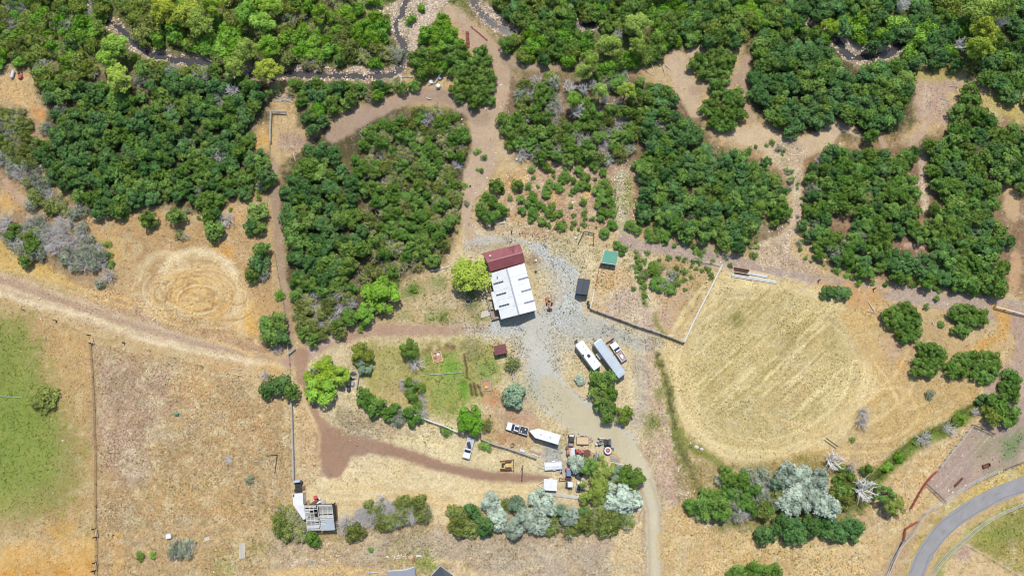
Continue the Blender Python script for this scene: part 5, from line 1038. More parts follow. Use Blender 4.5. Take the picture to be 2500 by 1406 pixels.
stones('loose_stones', pts, sz, cs_, 'pale stones scattered over creek bed, lanes and stony patch')
# single boulders in the creek that can be told apart
for i, (px, py, r) in enumerate(((752,176,.45),(775,172,.5),(790,184,.4),(812,190,.5),(835,190,.4),(855,186,.45),(870,192,.5),(742,188,.35),(900,185,.4),(268,62,.4),(275,70,.35),(253,58,.4),(375,135,.35),(418,147,.3),(2072,127,.35),(1640,1085,.3),(1700,1090,.6),(1713,1096,.5),(1708,1123,.35))):
    c = P(px, py); v = OCT*r*gr.uniform(.75, 1.2, (9, 1))*[1, .85, .6]; b = MB().use('tanrock' if py < 500 else 'rock'); b.add([tuple(q) for q in v]+[(0, 0, -.3)], [tuple(f) for f in OF]+[(1, 0, 9), (2, 1, 9), (3, 2, 9), (0, 3, 9)])
    k_ = b.obj('boulder', loc=(c.x, c.y, zat(c.x, c.y)+.05)); k_['category'] = 'boulder'
    k_['label'] = ('river boulder standing in the long water, ' if 700 < px < 920 else 'boulder at the creek bend, ' if px < 700 else 'boulder in the east creek bed, ' if px > 2000 else 'pale boulder beside the weedy ditch, ')+(ORD[[q for q in range(99)][[0,1,2,3,4,5,6,7,8,0,1,2,3,4,0,0,1,2,3][i]]])+' of its group'; k_['group'] = 'single boulders'
# ------------------------------------------------------------ buildings
def slab(b, pts, th=0.12):
    """a sheet with thickness under four (or more) top points, counter-clockwise from above"""
    n = len(pts); pts = [Vector(p) for p in pts]; low = [p-Vector((0, 0, th)) for p in pts]
    return b.add(pts+low, [tuple(range(n)), tuple(range(2*n-1, n-1, -1))]+[(i, n+i, n+(i+1) % n, (i+1) % n) for i in range(n)])
def ribs(b, p, n, h=.05, wd=.06, t0=.01, t1=.99):
    """raised seams running from edge p0-p1 down to edge p3-p2"""
    p = [Vector(q) for q in p]
    for i in range(n+1):
        t = t0+(t1-t0)*i/n; a = p[0].lerp(p[1], t); c = p[3].lerp(p[2], t); e = (p[1]-p[0]).normalized()*wd/2; u = Vector((0, 0, h))
        b.add([a-e+u*.1, a+e+u*.1, c+e+u*.1, c-e+u*.1, a-e+u, a+e+u, c+e+u, c-e+u], [(4, 5, 6, 7), (0, 4, 7, 3), (1, 2, 6, 5), (3, 7, 6, 2), (0, 1, 5, 4)])
def shrink(pts, d):
    c = sum((Vector(p) for p in pts), Vector())/len(pts); return [Vector(p)+(c-Vector(p)).normalized()*d for p in pts]
def lp(a, b, t): return Vector(a).lerp(Vector(b), t)
def quad_on(b, p, u0, u1, v0, v1, up=.03, th=.04):
    """a thin panel on a sloped face p (p0-p1 top edge, p3-p2 bottom edge)"""
    f = lambda u, v: lp(lp(p[0], p[1], u), lp(p[3], p[2], u), v)+Vector((0, 0, up))
    return slab(b, [f(u0, v1), f(u1, v1), f(u1, v0), f(u0, v0)], th)
def ccw(pts):
    a = sum(pts[i][0]*pts[(i+1) % len(pts)][1]-pts[(i+1) % len(pts)][0]*pts[i][1] for i in range(len(pts)))
    return list(pts) if a > 0 else list(pts)[::-1]
def child(o, root):
    o.parent = root; o.location = tuple(Vector(o.location)-Vector(root.location)) if o.type == 'EMPTY' else o.location
    return o
def at_root(root, b, name, parent=None, **k):
    """mesh given in world coordinates, hung under a root that stands at root.location (no rotation)"""
    L = Vector(root.location); b.v = [tuple(Vector(v)-L) for v in b.v]; return b.obj(name, parent or root, **k)
EA, RI = 3.3, 4.7
def gable_house(name, label, cat, NW, NE, SE, SW, R0, R1, ze, zr, roofm, wallm, rib=0, over=.35):
    """corner pixels of the eaves and the two ridge ends; ridge runs from the R0 (between NW, NE) end to the R1 end"""
    a, b_, c, d = (P(*q, ze) for q in (NW, NE, SE, SW)); r0, r1 = P(*R0, zr), P(*R1, zr)
    o = thing(name, label, cat, ((a.x+c.x)/2, (a.y+c.y)/2, 0))
    w = MB().use(wallm); q = shrink([a, b_, c, d], over*1.4); m0 = lp(r0, r1, over/(r1-r0).length); m1 = lp(r1, r0, over/(r1-r0).length)
    up = zr-ze; z = ze-.12
    F = [Vector((v.x, v.y, -.1)) for v in q]; T = [Vector((v.x, v.y, z)) for v in q]; g0 = Vector((m0.x, m0.y, zr-.2)); g1 = Vector((m1.x, m1.y, zr-.2))
    w.add(F+T+[g0, g1], [(0, 1, 5, 4), (1, 2, 6, 5), (2, 3, 7, 6), (3, 0, 4, 7), (4, 5, 8), (6, 7, 9), (4, 8, 9, 7), (5, 6, 9, 8)])
    at_root(o, w, 'wall')
    west = [r0, r1, d, a]; east = [r1, r0, b_, c]
    for s in (west, east):
        rm = MB().use(roofm); slab(rm, ccw(s)); 
        if rib: ribs(rm, s, rib)
        at_root(o, rm, 'roof_slope')
    return o, west, east
o, wS, eS = gable_house('house', 'large white metal roofed house with six grey skylights', 'house', (1195,668), (1280.5,642.6), (1310,757), (1223,779.5), (1236.7,655.3), (1267,768.2), EA, RI, 'white_metal', 'wall', rib=5)
m = MB().use('skylight'); e = (eS[0]-eS[1]).normalized(); r0, r1 = wS[0], wS[1]
q = Vector((-(r1-r0).y, (r1-r0).x, 0)).normalized()*.22
slab(m, ccw([r0-q+Vector((0,0,.03)), r0+q+Vector((0,0,.03)), r1+q+Vector((0,0,.03)), r1-q+Vector((0,0,.03))]), .06); at_root(o, m, 'ridge_cap')
for v in (.30, .555, .80):
    m = MB().use('skylight'); quad_on(m, [eS[1], eS[0], eS[3], eS[2]], v-.016, v+.016, .44, 1.0, .07, .05); at_root(o, m, 'skylight')
for v in (.245, .49, .735):
    m = MB().use('skylight2'); quad_on(m, wS, v-.016, v+.016, .36, .93, .07, .05); k = at_root(o, m, 'skylight')
    k['label'] = 'dark paned skylight'
    m = MB().use('light_metal')
    for u in (.5, .64, .78): quad_on(m, wS, v-.017, v+.017, u, u+.012, .085, .05)
    m2 = at_root(o, m, 'glazing_bar', parent=k)
m = MB().use('light_metal'); c = lp(lp(wS[0], wS[1], .12), lp(wS[3], wS[2], .12), .62); m.cyl(c.x, c.y, c.z-.1, c.z+.7, .13); m.cyl(c.x, c.y, c.z+.7, c.z+.85, .22, .05); at_root(o, m, 'vent_pipe')
# porch roof that steps out to the west, with posts
zq = 3.05
m = MB().use('white_metal'); pr = ccw([P(1205.5,711,EA-.02), P(1199,713.5,zq), P(1208.8,757,zq), P(1217,755,EA-.02)]); slab(m, pr, .1); at_root(o, m, 'porch_roof')
for px, py in ((1200.5, 716), (1209.5, 755)):
    m = MB().use('palewood'); c = P(px, py, zq); m.box(c.x-.07, c.x+.07, c.y-.07, c.y+.07, 0, zq-.1); at_root(o, m, 'porch_post')
# south gable wall: garage opening, door, windows
a, b_ = P(1223,779.5,EA), P(1310,757,EA); sh = (P(1236.7,655.3,EA)-P(1267,768.2,EA)).normalized(); a = a+sh*.42; b_ = b_+sh*.42; dr = (b_-a).normalized(); nn = -sh
def wallpanel(root, m, name, t, wd, z0, z1, off=.06, parent=None, a=a, b_=b_, dr=dr, nn=nn):
    c = lp(a, b_, t); p = [c-dr*wd/2+nn*0, c+dr*wd/2+nn*0, c+dr*wd/2+nn*off, c-dr*wd/2+nn*off]
    k = MB().use(m); k.prism([(v.x, v.y) for v in ccw(p)], z0, z1); return at_root(root, k, name, parent=parent)
g = wallpanel(o, 'dark_paint', 'garage_shade_panel', .78, 3.0, .05, 2.5); wallpanel(o, 'white_paint', 'door', .42, 1.0, .05, 2.1)  # dark panel stands in for the shade inside the garage opening
for t in (.2, .56): f = wallpanel(o, 'whitewall', 'window', t, 1.2, 1.0, 2.1); wallpanel(o, 'dark_glass', 'pane', t, 1.0, 1.1, 2.0, .09, parent=f)
o, wS, eS = gable_house('house', 'maroon metal roofed wing joined to the white roofed house', 'house', (1282,640), (1269.5,595.6), (1176.4,618), (1197,663), (1276.6,616), (1189,639.5), 3.4, 4.7, 'maroon', 'wall', rib=24)
# small cross gable with its rounded valley, on the north slope
c0, c1 = P(1238,606,3.9), P(1262,599.5,3.9); ap = P(1251,601,4.55); bk = P(1255,619,4.6)
m = MB().use('maroon'); slab(m, ccw([P(1238,617,4.1), c0, ap, bk]), .08); slab(m, ccw([ap, c1, P(1265,612,4.2), bk]), .08); at_root(o, m, 'cross_gable')
m = MB().use('white_metal'); c = P(1196.5,625.5,4.3); m.cyl(c.x, c.y, 3.6, 4.6, .2); m.cyl(c.x, c.y, 4.6, 4.75, .3, .12); at_root(o, m, 'vent_pipe')
m = MB().use('maroon'); r0, r1 = P(1276.6,616,4.73), P(1189,639.5,4.73); q = Vector((-(r1-r0).y, (r1-r0).x, 0)).normalized()*.16; slab(m, ccw([r0-q, r0+q, r1+q, r1-q]), .06); at_root(o, m, 'ridge_cap')
# deck on the west side: joists with boards, steps, slab
L0 = P(1187,730); o = thing('wooden_deck', 'weathered wooden deck frame along the west wall of the white roofed house', 'deck', (L0.x, L0.y, 0))
def bar(root, name, p, q, z0, z1, wd, m, parent=None):
    a = P(*p, z1); b_ = P(*q, z1); d = (b_-a).normalized(); n = Vector((-d.y, d.x, 0))*wd/2
    k = MB().use(m); k.prism([(v.x, v.y) for v in ccw([a-n, b_-n, b_+n, a+n])], z0, z1); return at_root(root, k, name, parent=parent)
for p, q in (((1184,705),(1203,781)), ((1189,731),(1202,780)), ((1193,731),(1199,756)), ((1187,732),(1200,730)), ((1192,756),(1206,754)), ((1200,781),(1220,775))): bar(o, 'rail', p, q, .25, .95, .14, 'oldwood')
for i in range(9):
    t = i/8; bar(o, 'plank', (1198+t*1.4, 757.2+t*20), (1217+t*1.7, 754+t*20), .18, .26, .26, 'deck')
c = P(1186,767); o = thing('concrete_slab', 'pale square slab at the foot of the wooden deck', 'slab', (c.x, c.y, 0)); m = MB().use('concrete'); m.prism([(v.x, v.y) for v in ccw([P(1176,760), P(1195,757), P(1198,770), P(1173,777)])], -.05, .15); at_root(o, m, 'slab_top')
# dark gable shed
o, wS, eS = gable_house('garden_shed', 'dark grey shingled gable shed beside the gravel drive', 'shed', (1411,679), (1441.7,683), (1434.6,720), (1405,716), (1427,681), (1420,718.5), 2.4, 3.2, 'darkroof', 'darkwood', over=.15)
m = MB().use('black'); r0, r1 = P(1427,681,3.23), P(1420,718.5,3.23); q = Vector((-(r1-r0).y, (r1-r0).x, 0)).normalized()*.12; slab(m, ccw([r0-q, r0+q, r1+q, r1-q]), .06); at_root(o, m, 'ridge_cap')
a, b_ = P(1405.5,714.5,2.4), P(1434.6,718.5,2.4); dr = (b_-a).normalized(); nn = Vector((dr.y, -dr.x, 0)); wallpanel(o, 'darkroof', 'door', .35, 1.3, .05, 1.95, .08, a=a, b_=b_, dr=dr, nn=nn); wallpanel(o, 'black', 'window', .75, .7, 1.1, 1.7, .08, a=a, b_=b_, dr=dr, nn=nn)
def mono_shed(label, cs, zs, roofm, ribn, openside=True, trim='whitewall', wallm='oldwood'):
    t = [P(x, y, z) for (x, y), z in zip(cs, zs)]; c = sum(t, Vector())/4
    o = thing('lean_to_shed', label, 'shed', (c.x, c.y, 0)); m = MB().use(roofm); slab(m, ccw(t), .06); ribs(m, t, ribn, .05, .08); at_root(o, m, 'roof')
    if trim:
        for i in (2, 3):
            a, b_ = t[i], t[(i+1) % 4]; d = (b_-a).normalized(); n = Vector((d.y, -d.x, 0))*.1; n = n if (n.dot((a+b_)/2-c) > 0) else -n
            k = MB().use(trim); k.add([a-Vector((0,0,.0)), b_-Vector((0,0,.0)), b_-Vector((0,0,.28)), a-Vector((0,0,.28)), a+n, b_+n, b_+n-Vector((0,0,.28)), a+n-Vector((0,0,.28))], [(4,5,6,7),(0,3,7,4),(1,5,6,2),(0,4,5,1),(3,2,6,7)]); at_root(o, k, 'eave_board')
    s = shrink(t, .35)
    for i in (0, 1, 3):
        a, b_ = s[i], s[(i+1) % 4]; d = (b_-a).normalized(); n = Vector((-d.y, d.x, 0))*.05
        k = MB().use(wallm); k.add([a-n, b_-n, b_+n, a+n]+[Vector((v.x, v.y, -.05)) for v in (a-n, b_-n, b_+n, a+n)], [(4,5,1,0),(5,6,2,1),(6,7,3,2),(7,4,0,3)]); k.v = [(x, y, z-.09 if z > 0 else z) for x, y, z in k.v]; at_root(o, k, 'wall')
    for v in s:
        k = MB().use('oldwood'); k.box(v.x-.07, v.x+.07, v.y-.07, v.y+.07, 0, v.z-.08); at_root(o, k, 'post')
    return o
mono_shed('green metal roofed lean-to shed in the corner of the corral', [(1476.8,611),(1510,616.5),(1504,646),(1468,640.5)], [2.9,2.9,2.3,2.3], 'greenroof', 12)
mono_shed('small lean-to shed with faded maroon metal roof near the garden', [(1204.6,845.6),(1233,838.5),(1239,861),(1208.5,867.6)], [2.5,2.5,2.1,2.1], 'maroon2', 9, trim=None)
# the ruined barn: bare roof slats over rafters
t = [P(742.7,1232,4.0), P(810.4,1231,4.0), P(817.8,1291.7,2.8), P(750.6,1295,2.8)]; rg = [P(747,1262,4.2), P(813,1260,4.2)]
c = (t[0]+t[2])/2; o = thing('ruined_barn', 'ruined barn with bare white roof slats and gaps between them', 'barn', (c.x, c.y, 0)); rr = random.Random(5)
f = lambda u, v: lp(lp(t[0], t[1], u), lp(t[3], t[2], u), v)
m = MB().use('darkwood'); m.prism([(v.x, v.y) for v in ccw([f(.02,.02), f(.98,.02), f(.98,.98), f(.02,.98)])], 0.02, .12); at_root(o, m, 'floor')
for i in range(27):
    v = i/26*.985; segs = [(0, rr.uniform(.42, .47)), (rr.uniform(.48, .52), 1.0)]
    if 5 <= i <= 12: segs[0] = (0, rr.choice([.08, .15, .3])) if rr.random() < .8 else segs[0]
    if rr.random() < .14: segs.pop(rr.randrange(2))
    if i > 15: segs.append((.68, .985))
    for u0, u1 in segs:
        k = MB().use(rr.choice(['oldwood', 'palewood', 'palewood', 'light_metal' if i > 17 else 'palewood'])); dv = rr.choice([.010, .013, .016])
        z = Vector((0, 0, .06 if u0 != .68 else .09)); slab(k, [f(u0, v+dv*2)+z, f(u1, v+dv*2)+z, f(u1, v)+z, f(u0, v)+z], .05); at_root(o, k, 'slat')
for u in (0, .16, .3, .46, .62, .8, .985):
    k = MB().use('palewood'); slab(k, [f(u, 1), f(min(1, u+.016), 1), f(min(1, u+.016), 0), f(u, 0)], .16); at_root(o, k, 'rafter')
k = MB().use('light_metal'); slab(k, [f(.48,.98)+Vector((0,0,.14)), f(.72,.98)+Vector((0,0,.14)), f(.7,.78)+Vector((0,0,.14)), f(.5,.82)+Vector((0,0,.14))], .03); at_root(o, k, 'roof_sheet')
k = MB().use('light_metal'); slab(k, [f(.72,.99)+Vector((0,0,.16)), f(.99,.99)+Vector((0,0,.16)), f(.97,.56)+Vector((0,0,.16)), f(.72,.58)+Vector((0,0,.16))], .03); at_root(o, k, 'roof_sheet')
for i, (a, b_) in enumerate(((0,1),(1,2),(3,0))):
    a, b_ = shrink(t, .3)[a], shrink(t, .3)[b_]; d = (b_-a); n = int(d.length/.55)
    for j in range(n):
        if rr.random() < .12: continue
        p, q = a+d*(j/n), a+d*((j+.88)/n); nn2 = Vector((-d.y, d.x, 0)).normalized()*.04
        k = MB().use('darkwood'); k.add([p-nn2, q-nn2, q+nn2, p+nn2]+[Vector((v.x, v.y, 0)) for v in (p-nn2, q-nn2, q+nn2, p+nn2)], [(0,1,2,3),(4,5,1,0),(5,6,2,1),(6,7,3,2),(7,4,0,3)]); k.v = [(x, y, z-.12 if z > 0 else 0) for x, y, z in k.v]; at_root(o, k, 'plank')
# fallen east side: dark leaning wall beside the barn
w0 = [P(812,1231,3.0), P(819,1224,1.4), P(822,1284,1.2), P(819,1290,2.6)]; c = w0[1]; o = thing('fallen_wall', 'dark leaning board wall on the east side of the ruined barn', 'wall', (c.x, c.y, 0))
for j in range(9):
    k = MB().use('darkwood' if j % 3 else 'black'); u0, u1 = j/9, (j+.9)/9
    slab(k, [lp(w0[0], w0[3], u1), lp(w0[0], w0[3], u0), lp(w0[1], w0[2], u0), lp(w0[1], w0[2], u1)][::-1], .06); at_root(o, k, 'plank')
for j in range(2): bar(o, 'prop', (818+j*4, 1232), (821+j*4, 1288), .1, .3, .15, 'brownwood')
# white sheet roof lean-to west of the barn
o = thing('white_roof_lean_to', 'white sheet metal lean-to roof joined to the ruined barn', 'shed', P(727,1225)); T4 = [(714,1205),(739,1203),(740.5,1232),(716,1232)]; T5 = [(716,1232),(742,1231),(746,1266),(741,1268)]
for cs, zs in ((T4, [3.0]*4), (T5, [3.0, 3.0, 2.6, 2.6])):
    m = MB().use('white_metal'); q4 = [P(x, y, z) for (x, y), z in zip(cs, zs)]; slab(m, ccw(q4), .08); ribs(m, [q4[0], q4[1], q4[2], q4[3]], 6, .04, .05); at_root(o, m, 'roof_sheet')
for px, py in ((714.8,1206),(738.2,1204),(717,1231),(740,1231)):
    c = P(px, py, 3.0); k = MB().use('whitewall'); k.box(c.x-.08, c.x+.08, c.y-.08, c.y+.08, 0, 2.9); at_root(o, k, 'post')
for (p, q) in (((714.5,1206),(738.5,1204)), ((714.8,1206),(717,1231)), ((738.5,1204.5),(740,1231))): bar(o, 'wall', p, q, 0, 2.85, .08, 'whitewall')
c = P(717,1209,3.1); m = MB().use('black'); m.box(c.x-.15, c.x+.15, c.y-.3, c.y+.3, 3.0, 3.25); at_root(o, m, 'roof_vent')
# two buildings at the bottom edge
def low_house(label, corners, ridge, ze, zr, roofm, trimm):
    a, b_, c, d = (P(*q, ze) for q in corners); r0, r1 = (P(*q, zr) for q in ridge); o = thing('house', label, 'house', ((a.x+c.x)/2, (a.y+c.y)/2, 0))
    w = MB().use('whitewall'); q = shrink([a, b_, c, d], .5); F = [Vector((v.x, v.y, -.1)) for v in q]; T = [Vector((v.x, v.y, ze-.12)) for v in q]; g0 = lp(r0, r1, .06)-Vector((0,0,.2)); g1 = lp(r1, r0, .06)-Vector((0,0,.2))
    w.add(F+T+[g0, g1], [(0,1,5,4),(1,2,6,5),(2,3,7,6),(3,0,4,7),(4,5,8),(6,7,9),(4,8,9,7),(5,6,9,8)]); at_root(o, w, 'wall')
    for s in ([r0, r1, d, a], [r1, r0, b_, c]): m = MB().use(roofm); slab(m, ccw(s), .14); at_root(o, m, 'roof_slope')
    m = MB().use(trimm)
    for x, y in ((a, r0), (r0, b_)):
        n = (r0-r1).normalized()*.12; m.add([x, y, y-Vector((0,0,.3)), x-Vector((0,0,.3)), x+n, y+n, y+n-Vector((0,0,.3)), x+n-Vector((0,0,.3))], [(0,1,5,4),(4,5,6,7),(3,7,6,2),(0,4,7,3),(1,2,6,5)])
    at_root(o, m, 'barge_board'); m = MB().use('black'); p = lp(lp(r0, r1, .3), lp(a, d, .3), .4); m.cyl(p.x, p.y, p.z-.1, p.z+.35, .12); at_root(o, m, 'vent_pipe'); return o
low_house('grey shingled building with a white gable wall at the bottom edge', [(946,1394),(1012,1383.5),(1022,1470),(955,1478)], [(991,1391),(1000,1474)], 2.8, 3.6, 'greyroof', 'whitewall')
a = P(947,1393.5,2.8); b_ = P(1012,1383.5,2.8)
low_house('steep grey gabled house at the bottom edge, east of two', [(1050,1408),(1103,1402),(1150,1440),(1080,1470)], [(1075,1381),(1120,1462)], 2.8, 5.0, 'darkroof', 'whitewall')
# ------------------------------------------------------------ vehicles
def wheels(root, xs, y, r=.38, wd=.26, hub='light_metal'):
    for x in xs:
        for s in (-1, 1):
            b = MB().use('black'); b.tube((x, s*y-wd/2, r), (x, s*y+wd/2, r), r, r, 16); k = b.obj('wheel', root)
            b = MB().use(hub); b.tube((x, s*y-wd/2-.01, r), (x, s*y+wd/2+.01, r), r*.5, r*.5, 10); b.obj('hub', k)
def pickup(label, pf, pb, paint='white_paint', W=1.95, bed='black', cab=(.02, .30), roofm=None, sunroof=False, hood=.30, z=1.0, load=None, name='pickup_truck'):
    loc, rz, Ln = frame(pf, pb, z); o = thing(name, label, 'pickup', loc, rz); h = Ln/2; w_ = W/2
    xh = h-Ln*hood; xr = xh-Ln*(cab[1]); xb = xr
    b = MB().use(paint); b.profile([(-h, .45), (-h, 1.02), (xb, 1.05), (xh, 1.12), (h-.25, 1.02), (h-.02, .85), (h, .45)], -w_, w_); b.obj('body', o, bevel=.07)
    b = MB().use('dark_glass'); cx0, cx1 = xr, xh+.05
    b.profile([(cx0, 1.06), (cx0+.22, 1.62), (cx1-.75, 1.66), (cx1, 1.1)], -w_+.12, w_-.12, .16, 1.3); b.obj('window_glass', o, bevel=.03)
    b = MB().use(roofm or paint); b.profile([(cx0+.16, 1.60), (cx0+.26, 1.74), (cx1-.85, 1.75), (cx1-.68, 1.62)], -w_+.24, w_-.24, .05, 1.7); rf = b.obj('roof', o, bevel=.04)
    if sunroof: b = MB().use('dark_glass'); m_ = (cx0+cx1-.6)/2; b.box(m_-.55, m_+.5, -.45, .45, 1.73, 1.78); b.obj('sunroof', rf, bevel=.02)
    b = MB().use(bed); b.box(-h+.14, xb-.1, -w_+.16, w_-.16, 1.03, 1.07); bd = b.obj('bed_floor', o)
    for y in (-w_+.09, w_-.09): b = MB().use(paint); b.box(-h+.05, xb-.02, y-.07, y+.07, 1.0, 1.32); b.obj('bed_side', o, bevel=.02)
    b = MB().use(paint); b.box(-h+.03, -h+.13, -w_+.05, w_-.05, .95, 1.30); b.obj('tailgate', o, bevel=.02)
    for s in (-1, 1):
        b = MB().use(paint); b.box(cx1-.75, cx1-.6, s*w_, s*(w_+.2), 1.15, 1.35) if s > 0 else b.box(cx1-.75, cx1-.6, -w_-.2, -w_, 1.15, 1.35); b.obj('side_mirror', o)
        b = MB().use('light_metal'); b.box(h-.12, h+.02, s*w_*.62-.2, s*w_*.62+.2, .72, .86); b.obj('headlight', o)
    b = MB().use('dark_paint'); b.box(h-.06, h+.12, -w_+.08, w_-.08, .42, .62); b.obj('bumper', o, bevel=.03)
    wheels(o, (h-Ln*.17, -h+Ln*.21), w_-.1)
    return o, h, w_, xb
o, h, w_, xb = pickup('white pickup with a dark bed hitched to the long enclosed trailer', (1237,1038.5), (1289.5,1053.5), sunroof=True, W=2.05, cab=(.02,.36), hood=.24)
for x, y in ((-1.2,.45), (-2.1,-.35)): b = MB().use('white_paint'); b.cyl(x, y, 1.08, 1.5, .17); t_ = b.obj('bucket', None); t_['label'] = 'white bucket in the truck bed, '+('nearer the cab' if x > -2 else 'nearer the tailgate'); t_['category'] = 'bucket'; t_.location = o.location; t_.rotation_euler = o.rotation_euler; t_['group'] = 'buckets in the truck bed'
pickup('old white pickup parked nose down in the pale straw', (1137,1119), (1150,1070), bed='light_metal', cab=(.02,.24), hood=.30)
c = P(1145,1086,1.2); b = MB().use('black'); b.box(-.45,.45,-.8,.8,0,.5).cyl(0,0,.5,.65,.25); k = b.obj('engine_block', loc=(c.x, c.y, 1.08), rz=.2, bevel=.06); k['label'] = 'black engine lying in the bed of the old white pickup'; k['category'] = 'engine'
o, h, w_, xb = pickup('white pickup with a red snow plough beside the silver trailer', (1495.5,837), (1525,880), bed='pinkwood', cab=(.02,.22), hood=.30)
b = MB().use('red'); b.profile([(h+.95,.15),(h+1.05,.5),(h+.98,.9),(h+.9,.9),(h+.93,.5),(h+.85,.15)], -1.35, 1.35); pl = b.obj('plough_blade', o)
b = MB().use('black'); b.box(h,h+.95,-.35,-.25,.35,.5).box(h,h+.95,.25,.35,.35,.5).box(h+.1,h+.35,-.3,.3,.5,.95); b.obj('plough_frame', o)
b = MB().use('white_metal'); b.box(-1.9,-1.0,-.3,.45,1.08,1.4); b.cyl(-2.1,.2,1.08,1.5,.2); q_ = b.obj('tool_box', None); q_.location = o.location; q_.rotation_euler = o.rotation_euler; q_['label'] = 'white tool box in the bed of the plough truck'; q_['category'] = 'tool box'
def trailer(name, label, pf, pb, W, H, z0, paint, nose=0, group=None, axles=(-.15,), roofm=None, taper=.06):
    loc, rz, Ln = frame(pf, pb, z0+H); o = thing(name, label, 'trailer', loc, rz, group); h = Ln/2; w_ = W/2
    poly = [(-h, -w_), (h-nose, -w_)]+([(h, -.1), (h, .1)] if nose else [])+[(h-nose, w_), (-h, w_)]
    if not nose: poly = [(-h+.12, -w_), (h-.3, -w_), (h, -w_+.3), (h, w_-.3), (h-.3, w_), (-h+.12, w_), (-h, w_-.12), (-h, -w_+.12)]
    b = MB().use(paint); b.prism(poly, z0, z0+H); b.obj('body', o)
    b = MB().use(roofm or paint); b.prism(poly, z0+H+.003, z0+H+.07, taper); b.obj('roof', o)
    b = MB().use('black'); b.tube((h, -.35, z0), (h+1.2, 0, z0), .05).tube((h, .35, z0), (h+1.2, 0, z0), .05).tube((h+1.1, 0, 0), (h+1.1, 0, z0+.3), .05); b.obj('hitch', o)
    ax = [h*2*a for a in axles]; wheels(o, ax, w_-.12, .33, .22)
    b = MB().use('dark_glass'); b.box(h*.2, h*.2+.8, -w_-.01, -w_, z0+.2, z0+H*.85); b.obj('door', o)
    return o, h, w_
trailer('enclosed_trailer', 'white enclosed trailer with a pointed nose behind the white pickup', (1293,1052), (1366,1073.5), 2.6, 2.1, .55, 'white_metal', nose=1.9, axles=(-.1, -.2))
for o in [x for x in sc.objects if x.name.startswith('enclosed_trailer')]:
    for x in (-1.6, 1.0): b = MB().use('light_metal'); b.box(x-.2, x+.2, -.2, .2, 2.72, 2.85); b.obj('roof_vent', o, bevel=.03)
    for i in range(6): b = MB().use('light_metal'); b.box(-3.2+i*1.05, -3.17+i*1.05, -1.15, 1.15, 2.72, 2.735); b.obj('roof_seam', o)
o, h, w_ = trailer('camper_trailer', 'white camper trailer with a black roof unit, western of the parked pair', (1413,836), (1459.5,898), 2.5, 2.2, .6, 'white_metal', axles=(-.05, -.17))
b = MB().use('black'); b.box(-.2-.42,-.2+.42,-.35,.35,2.87,3.15); b.obj('air_conditioner', o, bevel=.08)
for x in (-2.3, 1.6, 2.6): b = MB().use('light_metal'); b.box(x-.18, x+.18, -.5, -.14, 2.85, 2.95); b.obj('roof_vent', o, bevel=.03); b = MB().use('light_metal'); b.box(.5,1.0,w_-.3,w_+.05,2.75,2.95); b.obj('awning_bracket', o)
b = MB().use('black'); b.cyl(h+.9,.3,.6,1.0,.22); b.obj('gas_bottle', o); b = MB().use('black'); b.cyl(h+.9,-.3,.6,1.0,.22); b.obj('gas_bottle', o)
o, h, w_ = trailer('mobile_home_trailer', 'long silver blue roofed trailer, the longest of the parked trailers', (1457,831), (1520,917), 2.6, 2.4, .6, 'light_metal', axles=(-.08, -.16), taper=.08)
for i in range(1, 12): b = MB().use('light_metal'); x = -h+i*h/6; b.box(x-.03, x+.03, -w_+.15, w_-.15, 3.07, 3.10); b.obj('roof_seam', o)
c = P(1464.5,867.5,1); b = MB().use('whitewall'); b.box(-.9,.9,-.7,.7,.9,1.0).box(-.85,-.75,-.65,-.55,0,.9).box(.75,.85,-.65,-.55,0,.9).box(-.85,-.75,.55,.65,0,.9).box(.75,.85,.55,.65,0,.9); k = b.obj('entry_step', loc=(c.x, c.y, 0), rz=rad(-52)); k['label'] = 'white landing step at the side of the long silver trailer'; k['category'] = 'step'
def flat_trailer(name, label, pf, pb, W, deckm, rim, z=.6, group=None, side=.0, tongue=1.2, planks=0):
    loc, rz, Ln = frame(pf, pb, z); o = thing(name, label, 'trailer', loc, rz, group); h = Ln/2; w_ = W/2
    if planks:
        for i in range(planks): b = MB().use(deckm); y0 = -w_+W*i/planks; b.box(-h, h, y0+.01, y0+W/planks-.01, z-.06, z+(.01 if i % 2 else 0)); b.obj('plank', o)
    else: b = MB().use(deckm); b.box(-h, h, -w_, w_, z-.08, z); b.obj('deck', o)
    for y in (-w_-.04, w_+.04): b = MB().use(rim); b.box(-h-.05, h+.05, y-.04, y+.04, z-.12, z+.05+side); b.obj('side_rail', o)
    for x in (-h-.04, h+.04): b = MB().use(rim); b.box(x-.04, x+.04, -w_, w_, z-.12, z+.045+side); b.obj('end_rail', o)
    b = MB().use(rim); b.tube((h, -w_*.7, z-.06), (h+tongue, 0, z-.06), .045).tube((h, w_*.7, z-.06), (h+tongue, 0, z-.06), .045); b.obj('hitch', o)
    wheels(o, (-.1*h,), w_+.18, .3, .2)
    for s in (-1, 1): b = MB().use(rim); b.box(-.1*h-.42, -.1*h+.42, s*(w_+.19)-.13, s*(w_+.19)+.13, .62, .67); b.obj('fender', o)
    return o, h, w_
flat_trailer('flatbed_trailer', 'small flatbed trailer with new pine boards beside the dark buggy', (1437,1075.5), (1408.5,1075), 1.85, 'newwood', 'black', planks=7)
flat_trailer('flatbed_trailer', 'rusty flat trailer with slatted deck behind the red mowers', (1441,1106.5), (1427,1106), 1.4, 'rust', 'rust', planks=6, tongue=.6)
o, h, w_ = flat_trailer('boat_trailer', 'white trailer carrying a white folded cover with grey lettering', (1330,1138), (1371,1134.5), 1.9, 'white_metal', 'white_metal', z=.75, side=.15)
